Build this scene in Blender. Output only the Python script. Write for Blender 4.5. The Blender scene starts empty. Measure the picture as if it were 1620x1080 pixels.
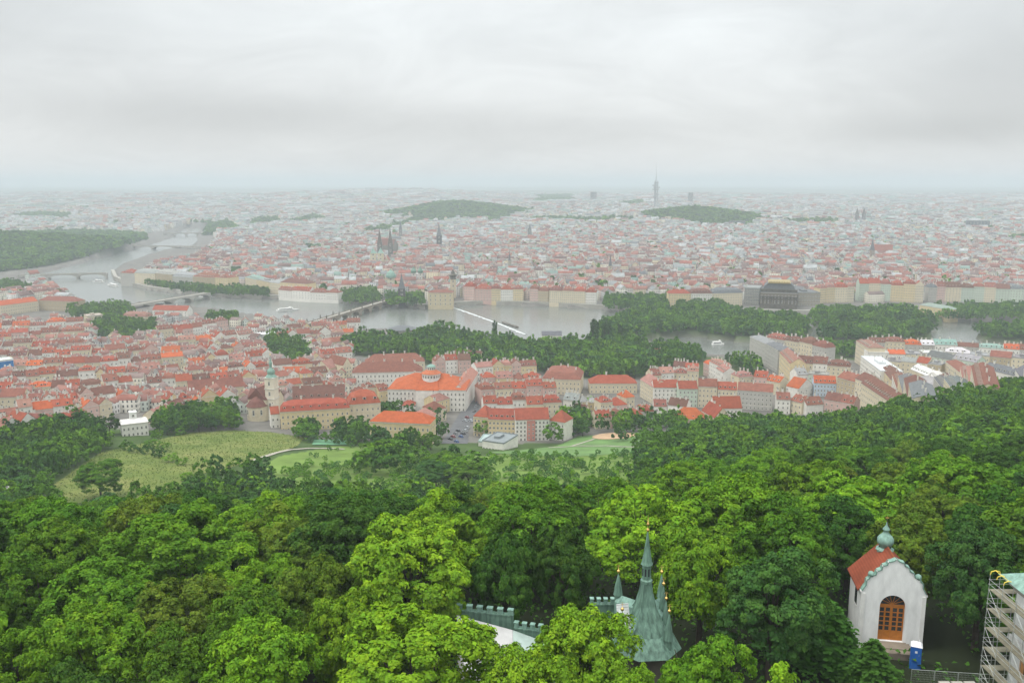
import bpy, math, random
import numpy as np
from mathutils import Matrix, Vector

# ---------------------------------------------------------------- camera, sky, sun, exposure
scene = bpy.context.scene
col = scene.collection
H_CAM, FOC = 192.0, 1375.0
PITCH = math.atan((540 - 289) / FOC)
cam_data = bpy.data.cameras.new("camera")
cam_data.sensor_width = 36.0
cam_data.lens = FOC / 1620 * 36.0
cam_data.clip_start, cam_data.clip_end = 1.0, 120000.0
cam = bpy.data.objects.new("camera", cam_data)
cam.location = (0, 0, H_CAM)
cam.rotation_euler = (math.pi / 2 - PITCH, 0, 0)
col.objects.link(cam)
scene.camera = cam

SUN_EL, SUN_AZ = math.radians(58), math.radians(250)     # azimuth from +Y, clockwise
world = bpy.data.worlds.new("World")
scene.world = world
world.use_nodes = True
wn, wl = world.node_tree.nodes, world.node_tree.links
wn.clear()


def W(kind, **kw):
    n = wn.new(kind)
    for k, v in kw.items():
        setattr(n, k, v)
    return n


w_out, w_bg = W('ShaderNodeOutputWorld'), W('ShaderNodeBackground')
w_bg.inputs['Strength'].default_value = 0.1
wl.new(w_bg.outputs[0], w_out.inputs[0])
w_sky = W('ShaderNodeTexSky', sky_type='NISHITA', sun_disc=False, sun_elevation=SUN_EL, sun_rotation=SUN_AZ)
w_tc = W('ShaderNodeTexCoord')
w_sep = W('ShaderNodeSeparateXYZ')
wl.new(w_tc.outputs['Generated'], w_sep.inputs[0])


def wmath(op, a, b=None, c=None, clamp=False):
    n = W('ShaderNodeMath', operation=op)
    n.use_clamp = clamp
    for i, v in enumerate((a, b, c)):
        if v is None:
            continue
        if isinstance(v, (int, float)):
            n.inputs[i].default_value = v
        else:
            wl.new(v, n.inputs[i])
    return n.outputs[0]


el = wmath('MAXIMUM', w_sep.outputs['Z'], 0.0)
# cloud deck: project the view direction on a plane high above, so bands flatten to the horizon
den = wmath('ADD', el, 0.42)
cx = wmath('DIVIDE', w_sep.outputs['X'], den)
cy = wmath('DIVIDE', w_sep.outputs['Y'], den)
w_cmb = W('ShaderNodeCombineXYZ')
wl.new(cx, w_cmb.inputs[0]); wl.new(cy, w_cmb.inputs[1])
w_cmb.inputs[2].default_value = 3.3


def wnoise(scale, detail, rough, zoff, sx=1.0, dist=0.0):
    m = W('ShaderNodeMapping')
    m.inputs['Location'].default_value = (zoff, zoff * 1.7, zoff)
    m.inputs['Scale'].default_value = (sx, 1, 1)
    wl.new(w_cmb.outputs[0], m.inputs[0])
    n = W('ShaderNodeTexNoise')
    n.inputs['Scale'].default_value = scale
    n.inputs['Detail'].default_value = detail
    n.inputs['Roughness'].default_value = rough
    n.inputs['Distortion'].default_value = dist
    wl.new(m.outputs[0], n.inputs['Vector'])
    return n.outputs['Fac']


n1 = wnoise(1.5, 6, 0.52, 4.2, 0.8, 0.4)
n2 = wnoise(4.5, 7, 0.6, 9.1, 0.7, 0.8)
nn = wmath('ADD', wmath('MULTIPLY', n1, 0.55), wmath('MULTIPLY', n2, 0.45))


def wpatch(px, py, sx, sy):
    """a cloud mass lying in one direction of the sky: gaussian in azimuth and elevation"""
    ax = (px - 810) / FOC
    ez = math.tan(math.atan((540 - py) / FOC) - PITCH)
    dx = wmath('MULTIPLY', wmath('SUBTRACT', wmath('DIVIDE', w_sep.outputs['X'], wmath('MAXIMUM', w_sep.outputs['Y'], 0.05)), ax), FOC / sx)
    dz = wmath('MULTIPLY', wmath('SUBTRACT', w_sep.outputs['Z'], ez), FOC / sy)
    r2 = wmath('ADD', wmath('MULTIPLY', dx, dx), wmath('MULTIPLY', dz, dz))
    return wmath('POWER', 2.718, wmath('MULTIPLY', r2, -1.0))


dark = wpatch(350, 188, 330, 42)
dark = wmath('ADD', dark, wmath('MULTIPLY', wpatch(1600, 140, 260, 110), 1.1))
dark = wmath('ADD', dark, wmath('MULTIPLY', wpatch(900, 205, 300, 30), 0.55))
dark = wmath('ADD', dark, wmath('MULTIPLY', wpatch(1440, 215, 220, 26), 0.7))
dark = wmath('ADD', dark, wmath('MULTIPLY', wpatch(20, 40, 200, 110), 0.8))
dark = wmath('MULTIPLY', dark, wmath('MULTIPLY', nn, 1.9))
cl = W('ShaderNodeMapRange')
cl.inputs['From Min'].default_value, cl.inputs['From Max'].default_value = 0.3, 0.7
cl.inputs['To Min'].default_value, cl.inputs['To Max'].default_value = 0.83, 1.11
wl.new(nn, cl.inputs['Value'])
lum = wmath('SUBTRACT', cl.outputs[0], wmath('MULTIPLY', dark, 0.21))
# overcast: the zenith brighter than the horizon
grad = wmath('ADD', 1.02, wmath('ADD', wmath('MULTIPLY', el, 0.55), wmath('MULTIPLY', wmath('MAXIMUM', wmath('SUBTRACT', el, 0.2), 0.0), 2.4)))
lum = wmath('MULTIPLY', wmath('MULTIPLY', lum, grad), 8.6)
w_rgb = W('ShaderNodeMix', data_type='RGBA')
w_rgb.inputs['A'].default_value = (1.0, 0.995, 0.985, 1)
w_rgb.inputs['B'].default_value = (0.965, 1.0, 1.005, 1)
wl.new(wmath('MULTIPLY', el, 6.0, clamp=True), w_rgb.inputs['Factor'])
w_mul = W('ShaderNodeVectorMath', operation='SCALE')
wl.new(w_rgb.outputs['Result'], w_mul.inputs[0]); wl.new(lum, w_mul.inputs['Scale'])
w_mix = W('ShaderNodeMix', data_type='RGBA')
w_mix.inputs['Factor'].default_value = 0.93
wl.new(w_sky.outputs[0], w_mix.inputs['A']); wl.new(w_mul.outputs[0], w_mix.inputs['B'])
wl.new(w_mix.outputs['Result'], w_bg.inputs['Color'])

sun_data = bpy.data.lights.new("sun", 'SUN')
sun_data.energy, sun_data.angle, sun_data.color = 1.5, math.radians(16), (1.0, 0.97, 0.92)
sun = bpy.data.objects.new("sun", sun_data)
sv = Vector((math.sin(SUN_AZ) * math.cos(SUN_EL), math.cos(SUN_AZ) * math.cos(SUN_EL), math.sin(SUN_EL)))
sun.rotation_euler = sv.to_track_quat('Z', 'Y').to_euler()
sun.location = (0, 0, 600)
col.objects.link(sun)

scene.view_settings.view_transform = 'Standard'
scene.view_settings.look = 'None'
scene.view_settings.exposure = 0.0
scene.view_settings.gamma = 1.0
scene.render.film_transparent = False
cy_ = scene.cycles
cy_.use_denoising = True
cy_.max_bounces, cy_.diffuse_bounces, cy_.glossy_bounces = 6, 2, 2
cy_.transmission_bounces, cy_.volume_bounces, cy_.transparent_max_bounces = 3, 2, 8
cy_.sample_clamp_indirect = 4.0

# ---------------------------------------------------------------- terrain and pixel helpers
CP, SP = math.cos(PITCH), math.sin(PITCH)
YS = np.array([-3000, 0, 80, 120, 150, 200, 250, 300, 350, 400, 450, 500, 550, 600, 650, 700, 850, 1000, 1400], float)
PROF = [(-0.55, [125, 131, 130, 127, 118, 97, 78, 66, 58, 52, 46, 39, 33, 27, 23, 19, 12, 7, 6]),
        (-0.15, [125, 132, 131, 128, 119, 99, 80, 67, 57.5, 50, 42, 33, 24, 17, 14, 12, 9, 6, 6]),
        (0.05, [125, 133, 132, 130, 121, 101, 82, 68, 58, 50, 41, 31, 21, 14.5, 13, 12, 9, 6, 6]),
        (0.30, [125, 133, 132, 130, 122, 108, 94, 82, 72, 62, 52, 42, 31, 21, 14, 12, 9, 6, 6]),
        (0.58, [125, 133, 132, 130, 123, 111, 100, 91, 83, 75, 68, 61, 53, 44, 33, 20, 9, 6, 6])]
YF = np.array([1000, 1400, 2000, 2600, 3100, 3300, 3700, 4200, 5000, 7000, 9000, 14000, 25000, 60000], float)
FARP = [(-0.45, [6, 4, 3.5, 3.5, 4, 5, 10, 24, 52, 92, 98, 108, 118, 122]),
        (-0.25, [6, 5, 6, 7, 10, 14, 22, 38, 58, 88, 94, 106, 118, 122]),
        (-0.05, [6, 6, 9, 14, 20, 24, 32, 54, 70, 86, 94, 106, 118, 122]),
        (0.15, [6, 6, 10, 22, 42, 50, 60, 70, 76, 86, 94, 106, 118, 122]),
        (0.50, [6, 6, 10, 24, 40, 46, 54, 62, 66, 80, 92, 106, 118, 122])]


def _blend(table, ys, u, y):
    cols_ = np.array([np.interp(y, ys, np.array(p, float)) for _, p in table])
    us = np.array([a for a, _ in table])
    out = cols_[0].copy()
    for i in range(len(us) - 1):
        t = np.clip((u - us[i]) / (us[i + 1] - us[i]), 0, 1)
        t = t * t * (3 - 2 * t)
        out = out + (cols_[i + 1] - cols_[i]) * t
    return out


def T(x, y):
    """height of the land (without the river bed)"""
    x = np.asarray(x, float); y = np.asarray(y, float)
    u = np.clip(x / np.maximum(np.abs(y), 60.0), -1.2, 1.2)
    near = np.zeros_like(x + y)
    for dy in (-24, -12, 0, 12, 24):               # smooth the profile's corners
        near = near + _blend(PROF, YS, u, y + dy * np.clip(y / 200, 0, 1)) / 5
    far = _blend(FARP, YF, u, y)
    t = np.clip((y - 1000) / 250, 0, 1)
    z = near * (1 - t) + far * t
    z = z + 50 * np.exp(-((x + 1600) / 560) ** 2 - ((y - 2400) / 220) ** 2) * np.clip((-940 - x) / 200, 0, 1)
    z = z + 56 * np.exp(-((x + 250) / 270) ** 2 - ((y - 3960) / 260) ** 2)
    z = z + 42 * np.exp(-((x - 690) / 230) ** 2 - ((y - 3300) / 190) ** 2)
    z = z + 34 * np.exp(-((x + 1200) / 700) ** 2 - ((y - 6200) / 500) ** 2)
    z = z + 40 * np.exp(-((x + 900) / 900) ** 2 - ((y - 7600) / 500) ** 2)
    w = np.clip((y - 4500) / 2500, 0, 1)
    z = z + w * (7 * np.sin(x / 830 + 1.3) * np.sin(y / 1170) + 5 * np.sin(x / 390 + y / 700))
    return z


def T1(x, y):
    return float(T(np.array([x]), np.array([y]))[0])


def ray(px, py):
    a, b = (px - 810) / FOC, (540 - py) / FOC
    return np.array([a, CP + b * SP, -SP + b * CP])


_TY = np.concatenate([np.arange(40, 1600, 3.0), np.geomspace(1600, 40000, 700)])


def gpt(px, py, h=0.0):
    """world point where the sight line through a photo pixel is h metres above the land"""
    r = ray(px, py)
    t = _TY / r[1]
    X, Y, Z = r[0] * t, r[1] * t, H_CAM + r[2] * t
    d = Z - (T(X, Y) + h)
    i = int(np.argmax(d <= 0))
    if i == 0:
        i = 1 if d[0] <= 0 else len(d) - 1
    f = d[i - 1] / (d[i - 1] - d[i]) if d[i - 1] != d[i] else 0
    f = min(max(f, 0), 1)
    return np.array([X[i - 1] + f * (X[i] - X[i - 1]), Y[i - 1] + f * (Y[i] - Y[i - 1]), Z[i - 1] + f * (Z[i] - Z[i - 1])])


def gz(px, py, z):
    """world point where the sight line is at height z"""
    r = ray(px, py)
    t = (z - H_CAM) / r[2]
    return np.array([r[0] * t, r[1] * t, z])


def gd(px, py, y):
    """world point on the sight line at forward distance y"""
    r = ray(px, py)
    t = y / r[1]
    return np.array([r[0] * t, y, H_CAM + r[2] * t])


def project(p):
    dx, dy, dz = p[0], p[1], p[2] - H_CAM
    zc = dy * CP - dz * SP
    yc = dy * SP + dz * CP
    return 810 + FOC * dx / zc, 540 - FOC * yc / zc, zc


def inside(poly, x, y):
    """points in polygon (arrays)"""
    x = np.asarray(x, float); y = np.asarray(y, float)
    r = np.zeros(x.shape, bool)
    n = len(poly)
    for i in range(n):
        x0, y0 = poly[i][:2]; x1, y1 = poly[(i + 1) % n][:2]
        if y0 == y1:
            continue
        c = ((y0 > y) != (y1 > y)) & (x < (x1 - x0) * (y - y0) / (y1 - y0) + x0)
        r ^= c
    return r


EAST_BANK = [(335, 360), (312, 370), (314, 382), (302, 391), (262, 397), (225, 408), (192, 420), (177, 431), (182, 442), (202, 451),
             (240, 459), (290, 465), (330, 470), (420, 473), (530, 472), (560, 479), (622, 483), (674, 489), (718, 484), (760, 482),
             (860, 484), (955, 489), (1000, 494), (1060, 493), (1180, 496), (1300, 498), (1400, 499), (1480, 501), (1560, 508), (1760, 522)]
WEST_BANK = [(1760, 590), (1620, 572), (1450, 562), (1400, 560), (1330, 556), (1290, 548), (1200, 548), (1192, 572), (1120, 569), (1080, 556),
             (1030, 547), (900, 549), (830, 546), (760, 540), (690, 528), (640, 527), (600, 526), (560, 528), (500, 520), (430, 506),
             (380, 498), (330, 490), (230, 480), (170, 486), (128, 481), (100, 468), (55, 450), (44, 438), (100, 424), (180, 402),
             (232, 389), (272, 376), (292, 360)]
RIVER = [gz(a, b, 0.0) for a, b in EAST_BANK + WEST_BANK]
ISLES_PX = [[(938, 544), (962, 520), (1000, 507), (1060, 505), (1180, 507), (1240, 512), (1285, 522), (1275, 540), (1200, 541), (1170, 540), (1090, 531), (1030, 536), (985, 546)],
            [(1292, 503), (1340, 500), (1420, 501), (1490, 506), (1490, 516), (1400, 522), (1285, 518)],
            [(1290, 530), (1400, 527), (1478, 529), (1470, 540), (1380, 547), (1300, 544)],
            [(1545, 532), (1620, 527), (1700, 535), (1640, 545), (1560, 542)]]
ISLES = [[gz(a, b, 1.0) for a, b in pl] for pl in ISLES_PX]


def wet(x, y):
    w = inside(RIVER, x, y)
    for p in ISLES:
        w &= ~inside(p, x, y)
    return w


# ---------------------------------------------------------------- object helpers
random.seed(7)
rng = np.random.default_rng(7)


def tag(o, label=None, cat=None, group=None, kind=None):
    if label: o['label'] = label
    if cat: o['category'] = cat
    if group: o['group'] = group
    if kind: o['kind'] = kind
    return o


def link(name, data, parent=None, loc=None, color=None):
    o = bpy.data.objects.new(name, data)
    col.objects.link(o)
    if parent is not None: o.parent = parent
    if loc is not None: o.location = loc
    if color is not None: o.color = (*color[:3], 1.0)
    return o


def empty(name, loc, rz=0.0):
    o = link(name, None, None, tuple(float(v) for v in loc))
    o.rotation_euler = (0, 0, rz)
    o.empty_display_size = 0.5
    return o


class MB:
    """collects verts and faces, each face with a material slot; one build() = one mesh"""
    def __init__(s):
        s.v, s.f, s.m, s.uv = [], [], [], []

    def face(s, pts, m=0):
        b = len(s.v)
        s.v += [tuple(map(float, p)) for p in pts]
        s.f.append(tuple(range(b, b + len(pts)))); s.m.append(m)

    def box(s, x0, y0, z0, x1, y1, z1, m=0, bottom=False, top=True):
        b = len(s.v)
        s.v += [(x0, y0, z0), (x1, y0, z0), (x1, y1, z0), (x0, y1, z0), (x0, y0, z1), (x1, y0, z1), (x1, y1, z1), (x0, y1, z1)]
        fs = [(0, 1, 5, 4), (1, 2, 6, 5), (2, 3, 7, 6), (3, 0, 4, 7)]
        if top: fs.append((4, 5, 6, 7))
        if bottom: fs.append((3, 2, 1, 0))
        for f in fs:
            s.f.append(tuple(b + i for i in f)); s.m.append(m)

    def lathe(s, prof, n=12, m=0, c=(0, 0, 0), rot=0.0, cap=False):
        """prof: [(radius, z)...] bottom to top"""
        b = len(s.v)
        for r, z in prof:
            for i in range(n):
                a = rot + 2 * math.pi * i / n
                s.v.append((c[0] + r * math.cos(a), c[1] + r * math.sin(a), c[2] + z))
        for k in range(len(prof) - 1):
            for i in range(n):
                j = (i + 1) % n
                s.f.append((b + k * n + i, b + k * n + j, b + (k + 1) * n + j, b + (k + 1) * n + i)); s.m.append(m)
        if cap:
            k = (len(prof) - 1) * n
            s.f.append(tuple(b + k + i for i in range(n))); s.m.append(m)

    def tube(s, p, q, r0, r1=None, n=6, m=0):
        p, q = Vector(p), Vector(q)
        r1 = r0 if r1 is None else r1
        d = (q - p)
        if d.length < 1e-6: return
        d.normalize()
        a = d.orthogonal().normalized(); c = d.cross(a)
        b = len(s.v)
        for pt, r in ((p, r0), (q, r1)):
            for i in range(n):
                t = 2 * math.pi * i / n
                s.v.append(tuple(pt + (a * math.cos(t) + c * math.sin(t)) * r))
        for i in range(n):
            j = (i + 1) % n
            s.f.append((b + i, b + j, b + n + j, b + n + i)); s.m.append(m)
        s.f.append(tuple(b + n + i for i in range(n))); s.m.append(m)
        s.f.append(tuple(b + n - 1 - i for i in range(n))); s.m.append(m)

    def prism(s, outline, y0, y1, m=0, axis='y'):
        """outline in (x, z), extruded along y"""
        n = len(outline)
        b = len(s.v)
        for y in (y0, y1):
            for x, z in outline:
                s.v.append((x, y, z) if axis == 'y' else (y, x, z))
        s.f.append(tuple(b + i for i in range(n))); s.m.append(m)
        s.f.append(tuple(b + n + n - 1 - i for i in range(n))); s.m.append(m)
        for i in range(n):
            j = (i + 1) % n
            s.f.append((b + j, b + i, b + n + i, b + n + j)); s.m.append(m)

    def mesh(s, name, mats):
        me = bpy.data.meshes.new(name)
        me.from_pydata(s.v, [], s.f)
        for mt in (mats if isinstance(mats, (list, tuple)) else [mats]):
            me.materials.append(mt)
        me.polygons.foreach_set('material_index', s.m)
        me.update()
        return me

    def build(s, name, mats, parent=None, loc=None, color=None, smooth=False):
        me = s.mesh(name, mats)
        if smooth:
            me.polygons.foreach_set('use_smooth', [True] * len(me.polygons))
        return link(name, me, parent, loc, color)


def np_mesh(name, V, F, mats, fcol=None, mi=None, uv=None):
    """V (n,3), F (m,k) equal-sided faces; face colours go in the attribute 'col'"""
    me = bpy.data.meshes.new(name)
    k = F.shape[1]
    me.vertices.add(len(V)); me.vertices.foreach_set('co', np.ascontiguousarray(V, np.float32).ravel())
    me.loops.add(F.size); me.loops.foreach_set('vertex_index', np.ascontiguousarray(F, np.int32).ravel())
    me.polygons.add(len(F))
    me.polygons.foreach_set('loop_start', np.arange(0, F.size, k, dtype=np.int32))
    for mt in mats: me.materials.append(mt)
    if mi is not None: me.polygons.foreach_set('material_index', np.ascontiguousarray(mi, np.int32))
    if uv is not None:
        ul = me.uv_layers.new(name='UVMap')
        ul.data.foreach_set('uv', np.ascontiguousarray(uv, np.float32).ravel())
    if fcol is not None:
        at = me.attributes.new('col', 'FLOAT_COLOR', 'FACE')
        c4 = np.ones((len(F), 4), np.float32); c4[:, :3] = fcol
        at.data.foreach_set('color', c4.ravel())
    me.update(calc_edges=True)
    return me


# ---------------------------------------------------------------- materials
def new_mat(name):
    m = bpy.data.materials.new(name)
    m.use_nodes = True
    nt = m.node_tree
    b = nt.nodes['Principled BSDF']
    b.inputs['Roughness'].default_value = 0.85
    b.inputs['Specular IOR Level'].default_value = 0.25
    return m, nt, b


def nnode(nt, kind, **kw):
    n = nt.nodes.new(kind)
    for k, v in kw.items(): setattr(n, k, v)
    return n


def stained(name, color=None, scale=0.3, lo=0.78, hi=1.12, rough=0.85, metal=0.0, src='flat', scale2=None, coord='Object', spec=0.25, stretch=None):
    """a surface colour (own, the object's, or the face attribute's) with uneven wear"""
    m, nt, b = new_mat(name)
    L = nt.links
    if src == 'flat':
        c = nnode(nt, 'ShaderNodeRGB'); c.outputs[0].default_value = (*color, 1); cs = c.outputs[0]
    elif src == 'object':
        c = nnode(nt, 'ShaderNodeObjectInfo'); cs = c.outputs['Color']
    else:
        c = nnode(nt, 'ShaderNodeAttribute', attribute_name='col'); cs = c.outputs['Color']
    tc = nnode(nt, 'ShaderNodeTexCoord')
    no = nnode(nt, 'ShaderNodeTexNoise')
    no.inputs['Scale'].default_value = scale; no.inputs['Detail'].default_value = 5; no.inputs['Roughness'].default_value = 0.6
    if coord == 'World':
        ge = nnode(nt, 'ShaderNodeNewGeometry'); L.new(ge.outputs['Position'], no.inputs['Vector'])
    else:
        mp = nnode(nt, 'ShaderNodeMapping'); mp.inputs['Scale'].default_value = (1, 1, stretch or 1)
        L.new(tc.outputs[coord], mp.inputs[0]); L.new(mp.outputs[0], no.inputs['Vector'])
    mr = nnode(nt, 'ShaderNodeMapRange')
    mr.inputs['From Min'].default_value, mr.inputs['From Max'].default_value = 0.3, 0.7
    mr.inputs['To Min'].default_value, mr.inputs['To Max'].default_value = lo, hi
    L.new(no.outputs['Fac'], mr.inputs['Value'])
    sc = nnode(nt, 'ShaderNodeVectorMath', operation='SCALE')
    L.new(cs, sc.inputs[0]); L.new(mr.outputs[0], sc.inputs['Scale'])
    L.new(sc.outputs[0], b.inputs['Base Color'])
    b.inputs['Roughness'].default_value = rough
    b.inputs['Metallic'].default_value = metal
    b.inputs['Specular IOR Level'].default_value = spec
    return m


M = {}
M['wall'] = stained('plaster', src='object', scale=0.35, lo=0.82, hi=1.08)
M['trim'] = stained('pale_trim', (0.62, 0.59, 0.52), 0.8)
M['glass_dark'] = stained('dark_window', (0.035, 0.04, 0.045), 0.6, rough=0.25, spec=0.5)
M['white'] = stained('white_plaster', (0.72, 0.71, 0.68), 0.5, 0.82, 1.06)
M['stone'] = stained('sandstone', (0.24, 0.20, 0.155), 0.25, 0.6, 1.2)
M['dark_stone'] = stained('sooty_stone', (0.115, 0.10, 0.08), 0.25, 0.6, 1.25)
M['pale_stone'] = stained('pale_stone', (0.33, 0.31, 0.27), 0.1, 0.75, 1.15, coord='World')
M['copper'] = stained('green_copper', (0.19, 0.31, 0.255), 2.2, 0.6, 1.3, rough=0.6, stretch=.22)
M['copper_dark'] = stained('dark_green_copper', (0.125, 0.215, 0.165), 2.4, 0.5, 1.4, rough=0.55, stretch=.16)
M['gold'] = stained('gilding', (0.95, 0.60, 0.20), 2.0, 0.9, 1.05, rough=0.28, metal=1.0)
M['slate'] = stained('slate', (0.13, 0.135, 0.14), 0.4)
M['metal'] = stained('grey_metal', (0.35, 0.36, 0.36), 0.8, 0.8, 1.1, rough=0.5)
M['steel'] = stained('galvanised_steel', (0.42, 0.44, 0.42), 1.5, 0.75, 1.1, rough=0.45, metal=0.4)
M['yellow'] = stained('yellow_paint', (0.70, 0.55, 0.08), 1.5, rough=0.5)
M['plank'] = stained('weathered_planks', (0.27, 0.25, 0.18), 1.2, 0.7, 1.15)
M['blue_plastic'] = stained('blue_plastic', (0.02, 0.12, 0.42), 1.2, 0.9, 1.08, rough=0.4, spec=0.5)
M['white_plastic'] = stained('white_plastic', (0.78, 0.79, 0.80), 1.0, 0.92, 1.04, rough=0.4)
M['orange_wood'] = stained('varnished_wood', (0.42, 0.15, 0.025), 1.6, 0.8, 1.15, rough=0.45)
M['asphalt'] = stained('asphalt', (0.105, 0.105, 0.108), 0.12, 0.8, 1.2, coord='World')
M['gravel'] = stained('gravel_path', (0.36, 0.33, 0.27), 0.3, 0.8, 1.15, coord='World')
M['sand'] = stained('play_sand', (0.42, 0.28, 0.17), 0.22, 0.8, 1.15, coord='World')
M['court'] = stained('green_court', (0.12, 0.28, 0.15), 0.2, 0.85, 1.1, coord='World')
M['lawn'] = stained('lawn_grass', (0.11, 0.20, 0.055), 0.09, 0.72, 1.2, coord='World')
M['foam'] = stained('foaming_water', (0.62, 0.65, 0.64), 0.45, 0.55, 1.1, rough=0.5)
M['bark'] = stained('bark', (0.06, 0.047, 0.035), 1.5, 0.6, 1.3)
M['car'] = stained('car_paint', src='object', scale=0.6, lo=0.95, hi=1.03, rough=0.3, spec=0.5)
M['rubber'] = stained('rubber', (0.02, 0.02, 0.02), 2.0)

# roof: tile courses run along the slope, patches of newer and older tiles
m, nt, b = new_mat('roof_tiles'); L = nt.links
oi = nnode(nt, 'ShaderNodeObjectInfo'); tc = nnode(nt, 'ShaderNodeTexCoord')
no = nnode(nt, 'ShaderNodeTexNoise'); no.inputs['Scale'].default_value = 0.35; no.inputs['Detail'].default_value = 7; no.inputs['Roughness'].default_value = 0.68
wv = nnode(nt, 'ShaderNodeTexWave', bands_direction='Z'); wv.inputs['Scale'].default_value = 1.1; wv.inputs['Distortion'].default_value = 1.2
L.new(tc.outputs['Object'], no.inputs['Vector']); L.new(tc.outputs['Object'], wv.inputs['Vector'])
mr = nnode(nt, 'ShaderNodeMapRange'); mr.inputs['From Min'].default_value, mr.inputs['From Max'].default_value = 0.3, 0.7
mr.inputs['To Min'].default_value, mr.inputs['To Max'].default_value = 0.72, 1.2
L.new(no.outputs['Fac'], mr.inputs['Value'])
m2 = nnode(nt, 'ShaderNodeMapRange'); m2.inputs['To Min'].default_value, m2.inputs['To Max'].default_value = 0.88, 1.06
L.new(wv.outputs['Fac'], m2.inputs['Value'])
mm = nnode(nt, 'ShaderNodeMath', operation='MULTIPLY'); L.new(mr.outputs[0], mm.inputs[0]); L.new(m2.outputs[0], mm.inputs[1])
sc = nnode(nt, 'ShaderNodeVectorMath', operation='SCALE'); L.new(oi.outputs['Color'], sc.inputs[0]); L.new(mm.outputs[0], sc.inputs['Scale'])
L.new(sc.outputs[0], b.inputs['Base Color']); b.inputs['Specular IOR Level'].default_value = 0.15
M['roof'] = m


def leaf_material(name, src):
    m, nt, b = new_mat(name); L = nt.links
    if src == 'object':
        c = nnode(nt, 'ShaderNodeObjectInfo'); cs = c.outputs['Color']
        at = nnode(nt, 'ShaderNodeAttribute', attribute_name='col'); vs = at.outputs['Fac']
        s1 = nnode(nt, 'ShaderNodeVectorMath', operation='MULTIPLY'); L.new(cs, s1.inputs[0]); L.new(at.outputs['Color'], s1.inputs[1])
        cs = s1.outputs[0]
    else:
        c = nnode(nt, 'ShaderNodeAttribute', attribute_name='col'); cs = c.outputs['Color']
    nt.nodes.remove(b)
    di = nnode(nt, 'ShaderNodeBsdfDiffuse'); tr = nnode(nt, 'ShaderNodeBsdfTranslucent')
    gl = nnode(nt, 'ShaderNodeBsdfGlossy'); gl.inputs['Roughness'].default_value = 0.55; gl.inputs['Color'].default_value = (0.5, 0.55, 0.5, 1)
    tm = nnode(nt, 'ShaderNodeVectorMath', operation='MULTIPLY'); tm.inputs[1].default_value = (1.25, 1.1, 0.5)
    L.new(cs, di.inputs['Color']); L.new(cs, tm.inputs[0]); L.new(tm.outputs[0], tr.inputs['Color'])
    mx = nnode(nt, 'ShaderNodeMixShader'); mx.inputs[0].default_value = 0.12
    L.new(di.outputs[0], mx.inputs[1]); L.new(tr.outputs[0], mx.inputs[2])
    m3 = nnode(nt, 'ShaderNodeMixShader'); m3.inputs[0].default_value = 0.012
    L.new(mx.outputs[0], m3.inputs[1]); L.new(gl.outputs[0], m3.inputs[2])
    L.new(m3.outputs[0], nt.nodes['Material Output'].inputs['Surface'])
    return m


M['leaf'] = leaf_material('leaves', 'object')
M['leaf_mass'] = leaf_material('leaf_mass', 'attr')

# far walls: rows of windows drawn in metres along each facade
m, nt, b = new_mat('town_walls'); L = nt.links
at = nnode(nt, 'ShaderNodeAttribute', attribute_name='col'); uv = nnode(nt, 'ShaderNodeUVMap')
sp = nnode(nt, 'ShaderNodeSeparateXYZ'); L.new(uv.outputs[0], sp.inputs[0])


def fm(nt, op, a, b_=None):
    n = nnode(nt, 'ShaderNodeMath', operation=op)
    for i, v in enumerate((a, b_)):
        if v is None: continue
        if isinstance(v, (int, float)): n.inputs[i].default_value = v
        else: nt.links.new(v, n.inputs[i])
    return n.outputs[0]


fu = fm(nt, 'FRACT', fm(nt, 'DIVIDE', sp.outputs['X'], 3.1)); fv = fm(nt, 'FRACT', fm(nt, 'DIVIDE', sp.outputs['Y'], 3.6))
win = fm(nt, 'MULTIPLY', fm(nt, 'MULTIPLY', fm(nt, 'GREATER_THAN', fu, 0.3), fm(nt, 'LESS_THAN', fu, 0.68)),
         fm(nt, 'MULTIPLY', fm(nt, 'GREATER_THAN', fv, 0.28), fm(nt, 'LESS_THAN', fv, 0.8)))
mxn = nnode(nt, 'ShaderNodeMix', data_type='RGBA'); mxn.inputs['B'].default_value = (0.07, 0.07, 0.07, 1)
L.new(win, mxn.inputs['Factor']); L.new(at.outputs['Color'], mxn.inputs['A']); L.new(mxn.outputs['Result'], b.inputs['Base Color'])
M['town_wall'] = m
M['town_roof'] = stained('town_roofs', src='attr', scale=0.12, lo=0.7, hi=1.2, coord='World')

# water: murky, softly rippled
m, nt, b = new_mat('river_water'); L = nt.links
b.inputs['Base Color'].default_value = (0.135, 0.14, 0.125, 1); b.inputs['Roughness'].default_value = 0.22; b.inputs['Specular IOR Level'].default_value = 0.9
ge = nnode(nt, 'ShaderNodeNewGeometry')
no = nnode(nt, 'ShaderNodeTexNoise'); no.inputs['Scale'].default_value = 0.12; no.inputs['Detail'].default_value = 5
bp = nnode(nt, 'ShaderNodeBump'); bp.inputs['Strength'].default_value = 0.3; bp.inputs['Distance'].default_value = 0.5
L.new(ge.outputs['Position'], no.inputs['Vector']); L.new(no.outputs['Fac'], bp.inputs['Height']); L.new(bp.outputs[0], b.inputs['Normal'])
M['water'] = m

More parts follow.
